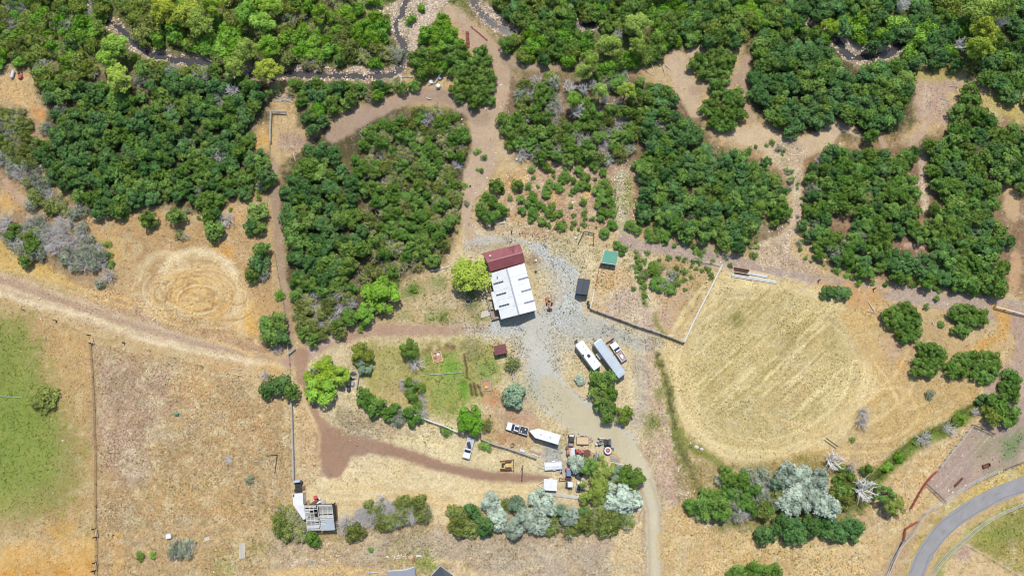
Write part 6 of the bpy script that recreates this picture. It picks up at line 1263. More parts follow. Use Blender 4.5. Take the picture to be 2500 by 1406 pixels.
b = MB().use('tarp'); b.box(-h+.1,h-.2,.05,w_-.02,.78,1.0); k = b.obj('folded_cover', None, bevel=.05); k.location = o.location; k.rotation_euler = o.rotation_euler; k['label'] = 'white folded cover with grey lettering, lying on the white trailer'; k['category'] = 'cover'
b = MB().use('greytarp')
for i in range(9):
    if i != 4: b.box(-h+.9+i*.18, -h+1.02+i*.18, .35, .55, 1.0, 1.01)
b.obj('lettering', k)
c = P(1370,1149); b = MB().use('black'); b.cyl(0,-.3,.1,.75,.22).cyl(0,.3,.1,.75,.22); b.use('greytarp').box(-.35,.35,-.5,.5,.5,.72); k = b.obj('wheelbarrow', loc=(c.x, c.y, 0)); k['label'] = 'grey tub cart standing behind the white boat trailer'; k['category'] = 'cart'
o, h, w_ = flat_trailer('utility_trailer', 'white topped utility trailer beside the end of the brown lane', (1327.5,1182), (1359,1184), 2.7, 'white_metal', 'white_metal', z=.9, side=.5, tongue=1.7); b = MB().use('white_metal'); b.box(-h-.06,h+.06,-1.38,1.38,1.5,1.56); b.obj('cover', o, bevel=.02)
# side-by-side buggies and small carts
def buggy(label, pf, pb, W=1.5, body='dark_paint', roof='black', rooflen=.4, glass=None, bed='black', name='utility_buggy', hoodm=None, cage=True):
    loc, rz, Ln = frame(pf, pb, .9); o = thing(name, label, 'buggy', loc, rz); h = Ln/2; w_ = W/2
    b = MB().use(body); b.profile([(-h,.4),(-h,.85),(-h*.3,.8),(h*.3,.8),(h*.45,1.0),(h*.95,.8),(h,.45)], -w_, w_, .06, .82); b.obj('body', o, bevel=.06)
    if hoodm: b = MB().use(hoodm); b.profile([(h*.42,1.0),(h*.46,1.08),(h*.97,.88),(h*.97,.8)], -w_*.8, w_*.8); b.obj('hood', o, bevel=.03)
    x0, x1 = -h*.25, -h*.25+Ln*rooflen
    if cage:
        b = MB().use('black')
        for s in (-1, 1): b.tube((x0, s*(w_-.08), .8), (x0+.05, s*(w_-.15), 1.8), .03).tube((x1+.35, s*(w_-.08), .9), (x1, s*(w_-.15), 1.8), .03)
        b.obj('roll_cage', o); b = MB().use(roof); b.box(x0, x1, -w_+.1, w_-.1, 1.8, 1.87); b.obj('roof', o, bevel=.03)
    if glass: b = MB().use(glass); b.add([(x1+.02,-w_+.15,1.78),(x1+.02,w_-.15,1.78),(x1+.42,w_-.1,1.02),(x1+.42,-w_+.1,1.02),(x1-.02,-w_+.15,1.76),(x1-.02,w_-.15,1.76),(x1+.38,w_-.1,1.0),(x1+.38,-w_+.1,1.0)],[(0,1,2,3),(7,6,5,4),(0,4,5,1),(1,5,6,2),(2,6,7,3),(3,7,4,0)]); b.obj('windshield', o)
    b = MB().use(bed); b.box(-h+.06, -h*.35, -w_+.08, w_-.08, .86, .9); b.obj('cargo_bed', o)
    for s in (-1, 1): b = MB().use('black'); b.box(-h*.05-.2, -h*.05+.2, s*w_*.42-.22, s*w_*.42+.22, .8, 1.05); b.obj('seat', o, bevel=.05)
    wheels(o, (h*.62, -h*.62), w_-.02, .34, .28, 'dark_paint'); return o, h, w_
buggy('black side by side buggy parked nose north beside the pine trailer', (1396,1059), (1394,1089), body='dark_paint', bed='pinkwood')
buggy('dark buggy with a pale blue windshield at the edge of the drive', (1493,1080), (1475,1080), W=1.55, glass='blue_glass', rooflen=.3)
buggy('red and black buggy with a blue grey roof above the white cart', (1388,1142), (1388,1173), W=1.4, body='red', roof='blue_glass', rooflen=.55, hoodm='pink')
buggy('white topped golf cart at the end of the row', (1396,1182), (1380,1182), W=1.45, body='white_paint', roof='white_metal', rooflen=.72, name='golf_cart')
buggy('small cart with blue windshield and dark body under the olive tree', (1415,1176), (1412,1200), W=1.1, body='white_paint', glass='blue_glass', rooflen=.25)
buggy('small white cart with a teal hood under the olive tree', (1425,1177), (1422,1201), W=1.0, body='white_paint', hoodm='teal', cage=False)
def mower(label, pf, pb, W, col, name='riding_mower'):
    loc, rz, Ln = frame(pf, pb, .6); o = thing(name, label, 'mower', loc, rz); h = Ln/2
    b = MB().use(col); b.box(0, h, -W*.3, W*.3, .35, .75); b.obj('hood', o, bevel=.06); b = MB().use('black'); b.box(-h*.6,-h*.15,-.25,.25,.55,.95); b.obj('seat', o, bevel=.05)
    b = MB().use(col); b.box(-h*.2,h*.5,-W/2,W/2,.15,.32); b.obj('cutting_deck', o, bevel=.04); b = MB().use('black'); b.tube((h*.05,0,.7),(-h*.02,0,1.0),.03).ring(-h*.04,0,1.0,1.03,.18,.13,12); b.obj('steering_wheel', o); wheels(o, (h*.7, -h*.6), W*.42, .25, .18)
mower('red riding mower, western of two behind the low white trailer', (1409,1096), (1411,1112), 1.1, 'red'); mower('red riding mower with pink faded hood, eastern of two', (1421,1098), (1423,1113), 1.2, 'pink'); mower('dark red quad bike half under the silvery tree', (1394,1131), (1397,1142), 1.0, 'red', 'quad_bike')
o, h, w_ = flat_trailer('flatbed_trailer', 'pale flat trailer loaded with a kart and a white board', (1397,1120), (1393,1097), 2.0, 'concrete', 'black', tongue=.5)
c = P(1388.5,1108,.7); mw = [x for x in sc.objects]
mower('pink and black kart standing on the pale flat trailer', (1388,1099), (1389,1116), .9, 'pink', 'go_kart'); sc.objects[-1]
c = P(1399,1103,.7); b = MB().use('tarp'); b.box(-.45,.45,-1.1,1.1,.62,.7); k = b.obj('white_board', loc=(c.x, c.y, 0)); k['label'] = 'white board lying on the pale flat trailer beside the kart'; k['category'] = 'board'
c = P(1384,1092); b = MB().use('brownwood'); b.cyl(0,0,0,.7,.4,.42).ring(0,0,.7,.78,.46,.34); k = b.obj('barrel', loc=(c.x,c.y,0)); k['label'] = 'brown barrel beside the black buggy'; k['category'] = 'barrel'
# machinery with white parts, dish, lumber, junk
o = thing('hay_rake', 'grey machine with white guards behind the dark buggy', 'machine', P(1468,1078)); rr = random.Random(9)
for i in range(9):
    b = MB().use(rr.choice(['white_metal','light_metal','oldwood'])); x, y = rr.uniform(-1,1), rr.uniform(-1,1); b.box(x-.25, x+.25, y-.12, y+.12, .2, .5+rr.random()*.5); b.obj('guard', o, bevel=.03)
b = MB().use('black'); b.tube((-1.2,-.2,.5),(1.1,.3,.6),.08).tube((-.3,-1.1,.5),(.2,1.2,.5),.07).tube((-1.2,-.2,.5),(-1.6,-1.4,.5),.05); b.obj('frame', o); wheels(o, (-.6,), .9, .4, .15)
c = P(1456,1084,.6); b = MB().use('tarp'); b.cyl(0,0,.1,.75,.42,.3); k = b.obj('gas_tank', loc=(c.x,c.y,0)); k['label'] = 'small white tank beside the grey machine'; k['category'] = 'tank'
c = P(1484.5,1099.5,1); o = thing('round_tub', 'round white tub with a red middle beside the yellow beam', 'tub', (c.x,c.y,0)); b = MB().use('white_metal'); b.ring(0,0,.1,.9,.95,.6,24); b.obj('rim', o); b = MB().use('black'); b.ring(0,0,.05,.7,1.08,.96,24); b.obj('base', o); b = MB().use('pink'); b.cyl(0,0,.1,.75,.5,.45,16); b.obj('middle', o)
def beams(name, label, cat, items, parent_at, m, z=.15):
    o = thing(name, label, cat, P(*parent_at)); 
    for p, q, wd, zz_, mm in items: bar(o, 'plank' if wd > .1 else 'pole', p, q, zz_, zz_+.10, wd, mm or m)
    return o
beams('yellow_beam', 'yellow painted beam lying beside the round tub', 'beam', [((1493,1103),(1515,1116),.35,.1,'yellow'),((1494,1101),(1510,1110),.2,.22,'yellow')], (1500,1108), 'yellow')
beams('wood_frame', 'dark timber frame behind the round tub', 'frame', [((1477,1088),(1498,1094),.14,.3,None),((1498,1094),(1497,1102),.14,.3,None),((1480,1092),(1496,1097),.12,.2,None)], (1488,1092), 'darkwood')
beams('lumber_stack', 'stack of wide pale boards near the yellow beam', 'lumber', [((1491+i*-.3,1111+i*2.6),(1514-i*.2,1118+i*2.6),.30,.05+.1*(i % 3),'pinkwood' if i % 2 else 'oldwood') for i in range(5)], (1502,1117), 'pinkwood')
beams('lumber_stack', 'lower stack of grey boards beside the dull green tree', 'lumber', [((1497+i*.3,1129+i*2.1),(1523+i*-.2,1134+i*2.1),.24,.05+.1*(i % 2),'pinkwood' if i % 2 else 'palewood') for i in range(5)], (1510,1134), 'pinkwood')
o = thing('firewood_pile', 'messy pile of logs and sticks among the parked vehicles', 'wood pile', P(1457,1110)); rr = random.Random(12)
for i in range(46):
    a = P(1457+rr.gauss(0,5.5), 1108+rr.gauss(0,6), .2+rr.random()*.7); t = rr.uniform(-1.9,-.9); l = rr.uniform(.6,1.5); b = MB().use(rr.choice(['oldwood','brownwood','darkwood','palewood','palewood'])); d = Vector((math.cos(t)*l, math.sin(t)*l, rr.uniform(-.1,.1))); b.tube(a, a+d, .07, .05, 6); at_root(o, b, 'log')
beams('pallet', 'grey slatted pallet below the wood pile', 'pallet', [((1454,1113+i*2.3),(1463,1114+i*2.3),.12,.15,None) for i in range(6)]+[((1454,1113),(1455,1126),.1,.05,None),((1463,1113),(1464,1126),.1,.05,None)], (1458,1119), 'palewood')
c = P(1466,1115,.4); b = MB().use('tarp'); b.box(-.22,.22,-1.2,1.0,.05,.5).box(-.15,.2,-1.5,-1.2,.05,.35); k = b.obj('white_plank_cover', loc=(c.x,c.y,0), rz=.25, bevel=.05); k['label'] = 'white plastic sheet over boards beside the wood pile'; k['category'] = 'sheet'
beams('lumber_stack', 'long white boards half hidden under the dull green tree', 'lumber', [((1433+i*.6,1160+i*2.0),(1460+i,1170+i*2.0),.3,.1,'tarp') for i in range(3)], (1446,1165), 'tarp')
c = P(1414.5,1161,.8); o = thing('seat_box', 'black tipped cargo box beside the red buggy', 'box', (c.x,c.y,0), rad(-28)); b = MB().use('dark_paint'); b.box(-.85,.85,-.8,.8,.1,.25); b.obj('base', o, bevel=.03)
for s in (-1,1): b = MB().use('black'); b.box(-.85,.85,s*.8-.05,s*.8+.05,.1,.7); b.obj('side', o, bevel=.02)
b = MB().use('black'); b.box(-.9,-.8,-.8,.8,.1,.9); b.obj('back', o, bevel=.02)
for i in range(4): b = MB().use('dark_paint'); b.box(-.5+i*.32,-.42+i*.32,-.7,.7,.25,.32); b.obj('rib', o)
beams('pole_stack', 'long bleached poles on the dry grass above the hedge', 'pole', [((1330,1199+i*2.4),(1424,1214+i*1.7),.14,.08+.04*i,'palewood') for i in range(4)], (1376,1207), 'palewood')
beams('pole_stack', 'short stack of boards leaning beside the dirt road', 'board', [((1561+i*2.6,1215),(1558+i*2.6,1246),.16,.1,'palewood') for i in range(3)], (1561,1230), 'palewood')
beams('scrap_metal', 'black steel frame lying west of the red buggy', 'frame', [((1365,1167),(1380,1168),.12,.2,None),((1365,1173),(1380,1174),.12,.2,None),((1366,1166),(1365,1176),.12,.2,None)], (1372,1170), 'black')
for (p, q, lb) in (((1292,1100),(1320,1107),'pinkish metal pole on the pile at the fence end, upper'), ((1294,1103),(1320,1110),'pinkish metal pole on the pile at the fence end, lower'), ((1297,1106),(1314,1113),'white pole lying against the fence end')):
    beams('pole', lb, 'pole', [(p, q, .3, .1, 'pinkwood' if 'pink' in lb else 'palewood')], p, 'palewood')
c = P(1275,1100,.5); b = MB().use('tarp'); b.box(-.7,.7,-.35,.35,.1,.55).box(.3,.9,-.2,.3,.1,.4); k = b.obj('white_trough', loc=(c.x,c.y,0), rz=-.3, bevel=.08); k['label'] = 'white container on the garden fence line'; k['category'] = 'container'
c = P(1251,1087); b = MB().use('black'); b.ring(0,0,.02,.25,.52,.38,20); k = b.obj('tyre', loc=(c.x,c.y,0)); k['label'] = 'dark tyre ring lying in the dry grass north of the rail'; k['category'] = 'tyre'
# bulldozer
loc, rz, Ln = frame((1252,1135),(1219,1136), 1); o = thing('bulldozer', 'small yellow bulldozer with rusty tracks in the pale straw', 'bulldozer', loc, rz)
b = MB().use('yellow'); b.box(-.2,1.35,-.48,.48,.6,1.35); b.obj('hood', o, bevel=.06); b = MB().use('yellow'); b.box(-1.5,-1.2,-.8,.8,.6,1.2).box(-1.5,-.2,-.8,-.62,.6,1.1).box(-1.5,-.2,.62,.8,.6,1.1); b.obj('fender', o); b = MB().use('black'); b.box(-1.15,-.6,-.4,.4,.7,1.1).box(-1.1,-.95,-.4,.4,1.1,1.5); b.obj('seat', o, bevel=.06)
for s in (-1,1):
    b = MB().use('rust'); b.profile([(-1.5,.15),(-1.65,.45),(-1.45,.75),(1.3,.75),(1.5,.45),(1.35,.12)], s*1.0-.24, s*1.0+.24); k = b.obj('track', o, bevel=.05)
    for i in range(12): b = MB().use('rust'); b.box(-1.4+i*.23,-1.32+i*.23,s*1.0-.26,s*1.0+.26,.75,.80); b.obj('track_shoe', k)
b = MB().use('darkwood'); b.box(1.95,2.08,-1.5,1.5,.1,.95); b.obj('blade', o, bevel=.02); b = MB().use('rust'); b.box(-.2,2.0,-1.4,-1.3,.3,.45).box(-.2,2.0,1.3,1.4,.3,.45); b.obj('push_arm', o); b = MB().use('black'); b.cyl(.8,.2,1.35,1.9,.07); b.obj('exhaust', o)
# tractor by the house
loc, rz, Ln = frame((1342,756),(1341,728), 1); o = thing('tractor', 'orange tractor standing nose down beside the gravel drive', 'tractor', loc, rz)
b = MB().use('orange'); b.box(.1,1.3,-.3,.3,.7,1.2); b.obj('hood', o, bevel=.08); b = MB().use('black'); b.box(1.3,1.75,-.4,.4,.35,.8).tube((.9,0,1.2),(.9,0,1.75),.05); b.obj('front_axle', o); b = MB().use('black'); b.box(-.7,-.3,-.28,.28,.95,1.15).box(-.78,-.68,-.28,.28,1.1,1.5); b.obj('seat', o, bevel=.05)
for s in (-1,1): b = MB().use('orange'); b.profile([(-1.05,.9),(-.95,1.3),(-.3,1.35),(0,1.0),(-.1,.95),(-.35,1.25),(-.88,1.2)], s*.72-.2, s*.72+.2); b.obj('fender', o)
for s in (-1,1): b = MB().use('black'); b.tube((-.55,s*.72-.19,.66),(-.55,s*.72+.19,.66),.66,.66,18); k = b.obj('wheel', o); b = MB().use('orange'); b.tube((-.55,s*.72-.2,.66),(-.55,s*.72+.2,.66),.3,.3,10); b.obj('rim', k)
for s in (-1,1): b = MB().use('black'); b.tube((1.5,s*.6-.1,.36),(1.5,s*.6+.1,.36),.36,.36,14); b.obj('wheel', o)
c = P(1336,730.5,.5); b = MB().use('orange'); b.profile([(-.5,.1),(-.45,.6),(.1,.8),(.5,.5),(.45,.1)], -.5, .5); k = b.obj('loader_bucket', loc=(c.x,c.y,0), rz=.2, bevel=.06); k['label'] = 'orange bucket attachment on the ground behind the tractor'; k['category'] = 'bucket'
# dark truck frame north of the lean-to
loc, rz, Ln = frame((725,1171),(727,1201), 1); o = thing('flatbed_truck', 'dark old flatbed frame with a grey top above the white lean-to', 'truck', loc, rz)
b = MB().use('light_metal'); b.profile([(Ln/2-.75,.9),(Ln/2-.65,1.8),(Ln/2-.05,1.75),(Ln/2,.9)], -.95, .75); b.obj('cab_top', o, bevel=.06); b = MB().use('black'); b.box(-Ln/2,Ln/2-.8,-1.0,.7,.5,.75); b.obj('bed', o); b = MB().use('black')
for i in range(6): b.box(-Ln/2+.2+i*.36,-Ln/2+.3+i*.36,-.9,.6,.75,.95)
b.obj('engine', o); wheels(o, (Ln/2-.6,-Ln/2+.5), .85, .38, .25)
for i, (px, py, mm, l, cat, wx, wy) in enumerate(((737,1177,'black','black drum beside the old flatbed','drum',.35,.35),(740,1190,'brownwood','brown crate beside the old flatbed','crate',.5,.4),(770,1213,'red','red engine part in front of the ruined barn','engine',.4,.4),(778,1217.5,'white_metal','upper white box in front of the ruined barn','box',.45,.2),(778,1225,'white_metal','lower white box in front of the ruined barn','box',.55,.25),(751,1225,'rust','rusty plough shares at the barn corner','plough',.55,.5),(789,1227,'greytarp','grey crate at the barn front','crate',.45,.4),(765,1229,'rust','long rusty panel along the barn front','panel',1.8,.4))):
    c = P(px, py, .4); b = MB().use(mm)
    if cat == 'drum': b.cyl(0,0,0,.9,.32).ring(0,0,.9,.94,.34,.28)
    elif cat == 'plough':
        for j in range(4): b.profile([(-.5+j*.28,0),(-.3+j*.28,.5),(-.25+j*.28,.5),(-.4+j*.28,0)], -.4, .4)
    else: b.box(-wx,wx,-wy,wy,.0,.45); b.box(-wx-.04,wx+.04,-wy-.04,wy+.04,.45,.52)
    k = b.obj({'engine':'engine_part','box':'metal_box','panel':'metal_sheet','drum':'steel_drum','crate':'wooden_crate','plough':'plough'}[cat], loc=(c.x,c.y,0), rz=.1*i, bevel=.03); k['label'] = l; k['category'] = cat
# things by the lime trees
def kayak(label, p, q, m, cat='kayak', wd=.75):
    loc, rz, Ln = frame(p, q, .5); h = Ln/2; b = MB().use(m); n = 9; vs = []
    for i in range(n):
        t = -1+2*i/(n-1); w_ = wd/2*(1-abs(t)**2.4)+.03; vs += [(t*h, -w_, .42), (t*h, -w_*.6, .12), (t*h, w_*.6, .12), (t*h, w_, .42), (t*h, 0, .5)]
    fs = []
    for i in range(n-1):
        for j in range(5): fs.append((i*5+j, i*5+(j+1) % 5, (i+1)*5+(j+1) % 5, (i+1)*5+j))
    b.add(vs, fs); b.use('black').box(-.1*h,.28*h,-wd*.22,wd*.22,.44,.53); k = b.obj('kayak', loc=loc, rz=rz, smooth=False); k['label'] = label; k['category'] = cat
kayak('dark kayak lying north of the others beside the lime trees', (853,911), (870,912), 'darkroof', wd=1.0); kayak('black blue canoe under the edge of the lime trees', (846,922), (867,924), 'dark_paint', wd=.9); kayak('upright pale blue kayak nearest the lime trees', (838.5,931), (838.5,955), 'greytarp', wd=.55)
mower('dark quad bike between the kayak and the grey tarp', (851,955), (851,936), 1.1, 'dark_paint', 'quad_bike')
c = P(860,937,.6); b = MB().use('greytarp'); b.prism([(-.55,-.7),(.5,-.8),(.6,.5),(.1,.8),(-.5,.6)],.05,.75,.35); k = b.obj('tarp_heap', loc=(c.x,c.y,0), bevel=.08); k['label'] = 'grey tarp covered heap beside the dark quad bike'; k['category'] = 'tarp'
loc, rz, Ln = frame((771,898),(760,908),1.2); o = thing('box_trailer', 'small white box trailer at the tip of the lime trees', 'trailer', loc, rz); b = MB().use('white_metal'); b.box(-.85,.85,-.95,.95,.5,1.5); b.obj('body', o, bevel=.05); b = MB().use('black'); b.tube((.85,-.3,.5),(1.7,0,.5),.05).tube((.85,.3,.5),(1.7,0,.5),.05); b.obj('hitch', o); wheels(o,(0,),.95,.3,.2)
# sand box frames in the garden
def sandbox(label, cs, ball):
    q = [P(x, y) for x, y in cs]; c = sum(q, Vector())/4; o = thing('fire_pit_bed', label, 'fire pit', c); m = MB().use('sand'); m.prism([(v.x, v.y) for v in ccw(q)], -.05, .06); at_root(o, m, 'sand')
    for i in range(4): bar(o, 'board', cs[i], cs[(i+1) % 4], 0, .28, .16, 'newwood' if ball == 'a' else 'oldwood')
    return o
o = sandbox('square sand bed with a white round stone at the top of the garden', [(1053,861),(1075,857),(1081,881),(1059,886)], 'a')
for px, py, r, m_, l in ((1069.5,865.5,.5,'tarp','big white round stone in the upper sand bed'),(1060.5,868.5,.22,'tarp','small white stone in the upper sand bed'),(1064,872,.28,'orange','orange pot in the upper sand bed'),(1062,881,.18,'rock','western white pebble at the foot of the sand bed'),(1069.5,880,.16,'rock','eastern white pebble at the foot of the sand bed')):
    c = P(px, py, .15); b = MB().use(m_)
    if 'pot' in l: b.cyl(0,0,.05,.5,.2,.28)
    else: b.cyl(0,0,.05,.2,r,r*.95,12).cyl(0,0,.2,.3,r*.95,r*.5,12)
    k = b.obj('garden_pot' if 'pot' in l else 'white_stone', loc=(c.x,c.y,0)); k['label'] = l; k['category'] = 'pot' if 'pot' in l else 'stone'
o = sandbox('square bed with grey boards around a yellow pot in the garden', [(1176,928),(1197,927),(1198,953),(1178,954)], 'b'); c = P(1187,945,.2); b = MB().use('yellow'); b.cyl(0,0,.05,.45,.3,.42,16).cyl(0,0,.3,.62,.1,.16); k = b.obj('garden_pot', loc=(c.x,c.y,0)); k['label'] = 'yellow pot inside the grey board bed'; k['category'] = 'pot'
c = P(1143,737); o = thing('fire_ring', 'round grey fire ring on the lawn west of the house', 'fire ring', (c.x,c.y,0)); b = MB().use('greytarp'); b.ring(0,0,0,.35,.75,.58,20); b.obj('outer_ring', o); b = MB().use('darkroof'); b.ring(0,0,0,.2,.45,.32,16); b.obj('inner_ring', o)
def pipe(label, pts, m='bluepipe', r=.07, name='irrigation_pipe'):
    b = MB().use(m); w3 = [P(x, y, .25) for x, y in pts]
    for a, c_ in zip(w3, w3[1:]): b.tube(a, c_, r, r, 6)
    for p in w3: b.tube(p+Vector((0,-.25,0)), p+Vector((0,.25,0)), .05, .05, 5)
    k = b.obj(name); k['label'] = label; k['category'] = 'pipe'
pipe('pale blue irrigation pipe across the green garden', [(1030,915.5),(1072,913),(1125,908.5)]); pipe('white irrigation pipe on the green pasture beside the lone shrub', [(-30,967),(20,968.5),(53,969.5)], 'bluepipe'); pipe('thin white hose near the barrel at the brown pasture', [(640,1128),(612,1124)], 'palewood', .04, 'hose')
# vessels near the creek and the far left
c = P(1070,211,.6); b = MB().use('white_metal'); b.cyl(0,0,0,1.0,.62,.62,20).cyl(0,0,1.0,1.12,.62,.3,20); k = b.obj('water_tank', loc=(c.x,c.y,0)); k['label'] = 'round white tank beside the curved lane near the creek'; k['category'] = 'tank'
c = P(1052.5,200.5,.4); b = MB().use('tarp'); b.box(-.5,.5,-.6,.6,0,.6); k = b.obj('white_box', loc=(c.x,c.y,0), rz=.15, bevel=.04); k['label'] = 'white box between the round tank and the logs'; k['category'] = 'box'
c = P(1074,191,.4); b = MB().use('light_metal'); b.box(-.6,.6,-.3,.3,0,.5).box(-.3,.3,-.5,.5,.5,.6); k = b.obj('scrap_metal', loc=(c.x,c.y,0), rz=.4, bevel=.03); k['label'] = 'shiny scrap metal beside the leaning bleached pole'; k['category'] = 'scrap'
c = P(1100,215,.5); b = MB().use('rust'); b.tube((-.15,-.7,.5),(.15,.7,.55),.5,.5,16); b.use('black').tube((.14,.66,.55),(.16,.74,.55),.4,.4,12); k = b.obj('rusty_barrel', loc=(c.x,c.y,0)); k['label'] = 'rusty brown barrel on its side beside the round clump'; k['category'] = 'barrel'
c = P(30,182,.6); b = MB().use('tarp'); b.tube((-.1,-1.0,.5),(.1,1.0,.5),.45,.45,14).tube((.1,1.0,.5),(.12,1.2,.5),.45,.25,14).tube((-.1,-1.0,.5),(-.12,-1.2,.5),.45,.25,14); k = b.obj('fuel_tank', loc=(c.x,c.y,0)); k['label'] = 'long white tank at the top of the sandy slope'; k['category'] = 'tank'
mower('red machine beside the long white tank on the sandy slope', (49,192), (46,174), 1.3, 'red', 'farm_machine')
for px, py, sx, sy, l in ((1262,389,.55,.8,'western of two pale boulders at the top of the stony patch'),(1271,391,.5,.9,'eastern of two pale boulders at the top of the stony patch')):
    c = P(px, py, .3); b = MB().use('tarp'); b.prism([(-sx,-sy*.6),(0,-sy),(sx,-sy*.4),(sx*.8,sy*.7),(-.1,sy),(-sx*.9,sy*.5)],0,.6,.4); k = b.obj('boulder', loc=(c.x,c.y,0), bevel=.1); k['label'] = l; k['category'] = 'boulder'
o = thing('planting_bed', 'white board bordered bed at the foot of the small clump', 'bed', P(1219,537))
Q = [(1206.5,531),(1231,526.5),(1231,545),(1208,546)]
for i in range(4): bar(o, 'board', Q[i], Q[(i+1) % 4], 0, .4, .18, 'whitewall')
for px, py, wx, wy, rz_, m_, l, nm in ((413,1308,.65,.6,.2,'white_metal','white box on the dry grass above the grey green shrub','white_box'),(505.5,1315,.7,.5,.3,'concrete','pale small board on the worn paths','board'),(591,1344,.75,1.9,.05,'concrete','long pale plank platform at the end of the worn path','platform'),(432,1011,.5,.25,.0,'teal','teal and white container in the brown pasture','container'),(1199,0,0,0,0,'',None,None)):
    if not l: continue
    c = P(px, py, .2); b = MB().use(m_); 
    if nm == 'platform':
        for j in range(5): b.box(-wx+j*.3,-wx+j*.3+.28,-wy,wy,.05,.16+.01*(j % 2))
    else: b.box(-wx,wx,-wy,wy,0,.25 if nm == 'board' else .7)
    k = b.obj(nm, loc=(c.x,c.y,0), rz=rz_, bevel=.03); k['label'] = l; k['category'] = nm.split('_')[-1]
c = P(1008,1364,.3); o = thing('orange_chair', 'orange plastic chair beside the white debris at the bottom', 'chair', (c.x,c.y,0)); b = MB().use('orange'); b.box(-.35,.35,-.35,.35,.3,.42); b.obj('seat', o, bevel=.04); b = MB().use('orange'); b.box(.3,.42,-.35,.35,.4,.95); b.obj('backrest', o, bevel=.03)
for x in (-.3,.3):
    for y in (-.3,.3): b = MB().use('orange'); b.box(x-.04,x+.04,y-.04,y+.04,0,.3); b.obj('leg', o)
c = P(1022,1357,.3); b = MB().use('tarp'); b.prism([(-.8,-.3),(.8,-.1),(.7,.35),(-.7,.3)],0,.25,.15); k = b.obj('white_tarp', loc=(c.x,c.y,0)); k['label'] = 'folded white tarp east of the orange chair'; k['category'] = 'tarp'
c = P(1436.5,741,.6)
for dx, l in ((-.15,'northern of two black barrels at the corral corner'),(.25,'southern of two black barrels at the corral corner')): b = MB().use('black'); b.cyl(0,0,0,.95,.36,.36).ring(0,0,.95,1.0,.38,.3); k = b.obj('black_barrel', loc=(c.x+dx*.4,c.y-dx*2.4,0)); k['label'] = l; k['category'] = 'barrel'; k['group'] = 'black barrels at the corral corner'
for px, py, l in ((1308,663,'black round pot in the grass east of the white roofed house'),(1309,636,'white flat stone east of the maroon roof'),(1405.5,581,'white round lid beside the red and grey pen')):
    c = P(px, py, .2); b = MB().use('black' if 'black' in l else 'tarp'); b.cyl(0,0,0,.35,.36,.3); k = b.obj('pot' if 'pot' in l else ('stone' if 'stone' in l else 'lid'), loc=(c.x,c.y,0)); k['label'] = l; k['category'] = 'pot' if 'pot' in l else 'stone'
# ------------------------------------------------------------ fences
POST = {}; RAIL = {}
def post_me(m, w_, h, rnd=False):
    k = (m, w_, h, rnd)
    if k not in POST: b = MB().use(m); (b.cyl(0, 0, -.2, h, w_/2, w_/2, 6) if rnd else b.box(-w_/2, w_/2, -w_/2, w_/2, -.2, h)); POST[k] = b.mesh('post')
    return POST[k]
def rail_me(m, t, w_):
    k = (m, t, w_)
    if k not in RAIL: b = MB().use(m); b.box(0, 1, -t/2, t/2, -w_/2, w_/2); RAIL[k] = b.mesh('rail')
    return RAIL[k]
def fence(name, label, pts, sp=2.6, rails=(.45, .85, 1.25), h=1.4, pm='palewood', rm='palewood', pw=.14, rt=.05, rw=.14, rnd=False, sm=False, cap=False):
    if sm: pts = smooth(pts, 5)
    w3 = [P(x, y) for x, y in pts]; o = thing(name, label, 'fence', w3[0]); L0 = w3[0]; tot = 0; rr = random.Random(len(label)); prev = None
    nodes = []
    for a, b_ in zip(w3, w3[1:]):
        d = (b_-a).length; n = max(1, round(d/sp)) if not sm else 1; nodes += [a.lerp(b_, i/n) for i in range(n)]
    nodes.append(w3[-1])
    if sm:
        res = [nodes[0]]; acc = 0
        for a, b_ in zip(nodes, nodes[1:]):
            acc += (b_-a).length
            if acc >= sp: res.append(b_); acc = 0
        nodes = res
    for p in nodes: q = put(post_me(pm, pw, h, rnd), 'post', o, p-L0, rr.uniform(-.1, .1)); q.rotation_euler.x = rr.gauss(0, .02)
    for a, b_ in zip(nodes, nodes[1:]):
        d = b_-a; rz = math.atan2(d.y, d.x); nn = Vector((-d.y, d.x, 0)).normalized()*(pw/2+rt/2+.004)
        for z in rails: put(rail_me(rm, rt, rw), 'rail', o, a-L0+nn+Vector((0, 0, z)), rz, scale=(d.length, 1, 1))
        if cap: put(rail_me(rm, .20, .05), 'rail', o, a-L0+Vector((0, 0, h+.04)), rz, scale=(d.length, 1, 1))
    return o
fence('rail_fence', 'long white three rail fence on the north side of the paved road', [(2161,1404),(2178,1362),(2202,1322),(2227,1297),(2254,1252),(2279,1238),(2324,1208),(2367,1181),(2410,1160),(2447,1143)], sm=True, sp=2.7, rails=(.25,1.05,1.8), rt=.06, rw=.13, pw=.16, h=1.95)
fence('rail_fence', 'long white three rail fence on the south side of the paved road', [(2268,1408),(2285,1382),(2304,1358),(2347,1320),(2386,1286),(2432,1258),(2500,1228),(2560,1208)], sm=True, sp=2.7, rails=(.25,1.05,1.8), rt=.06, rw=.13, pw=.16, h=1.95)
fence('wire_fence', 'thin pale fence splitting the grass below the paved road', [(2349,1325),(2400,1352),(2450,1382),(2510,1418)], sp=3, rails=(1.0,), h=1.1, pw=.09, rw=.07)
fence('board_fence', 'weathered corral fence along the gravel drive, south side of the corral', [(1440,754),(1477,768),(1514,781),(1552,796),(1590,808),(1612,816),(1640,826),(1668,837)], sp=2.9, rails=(.3,.6,.9,1.2), h=1.4, pm='darkwood', rm='oldwood', rt=.06, rw=.18, cap=True)
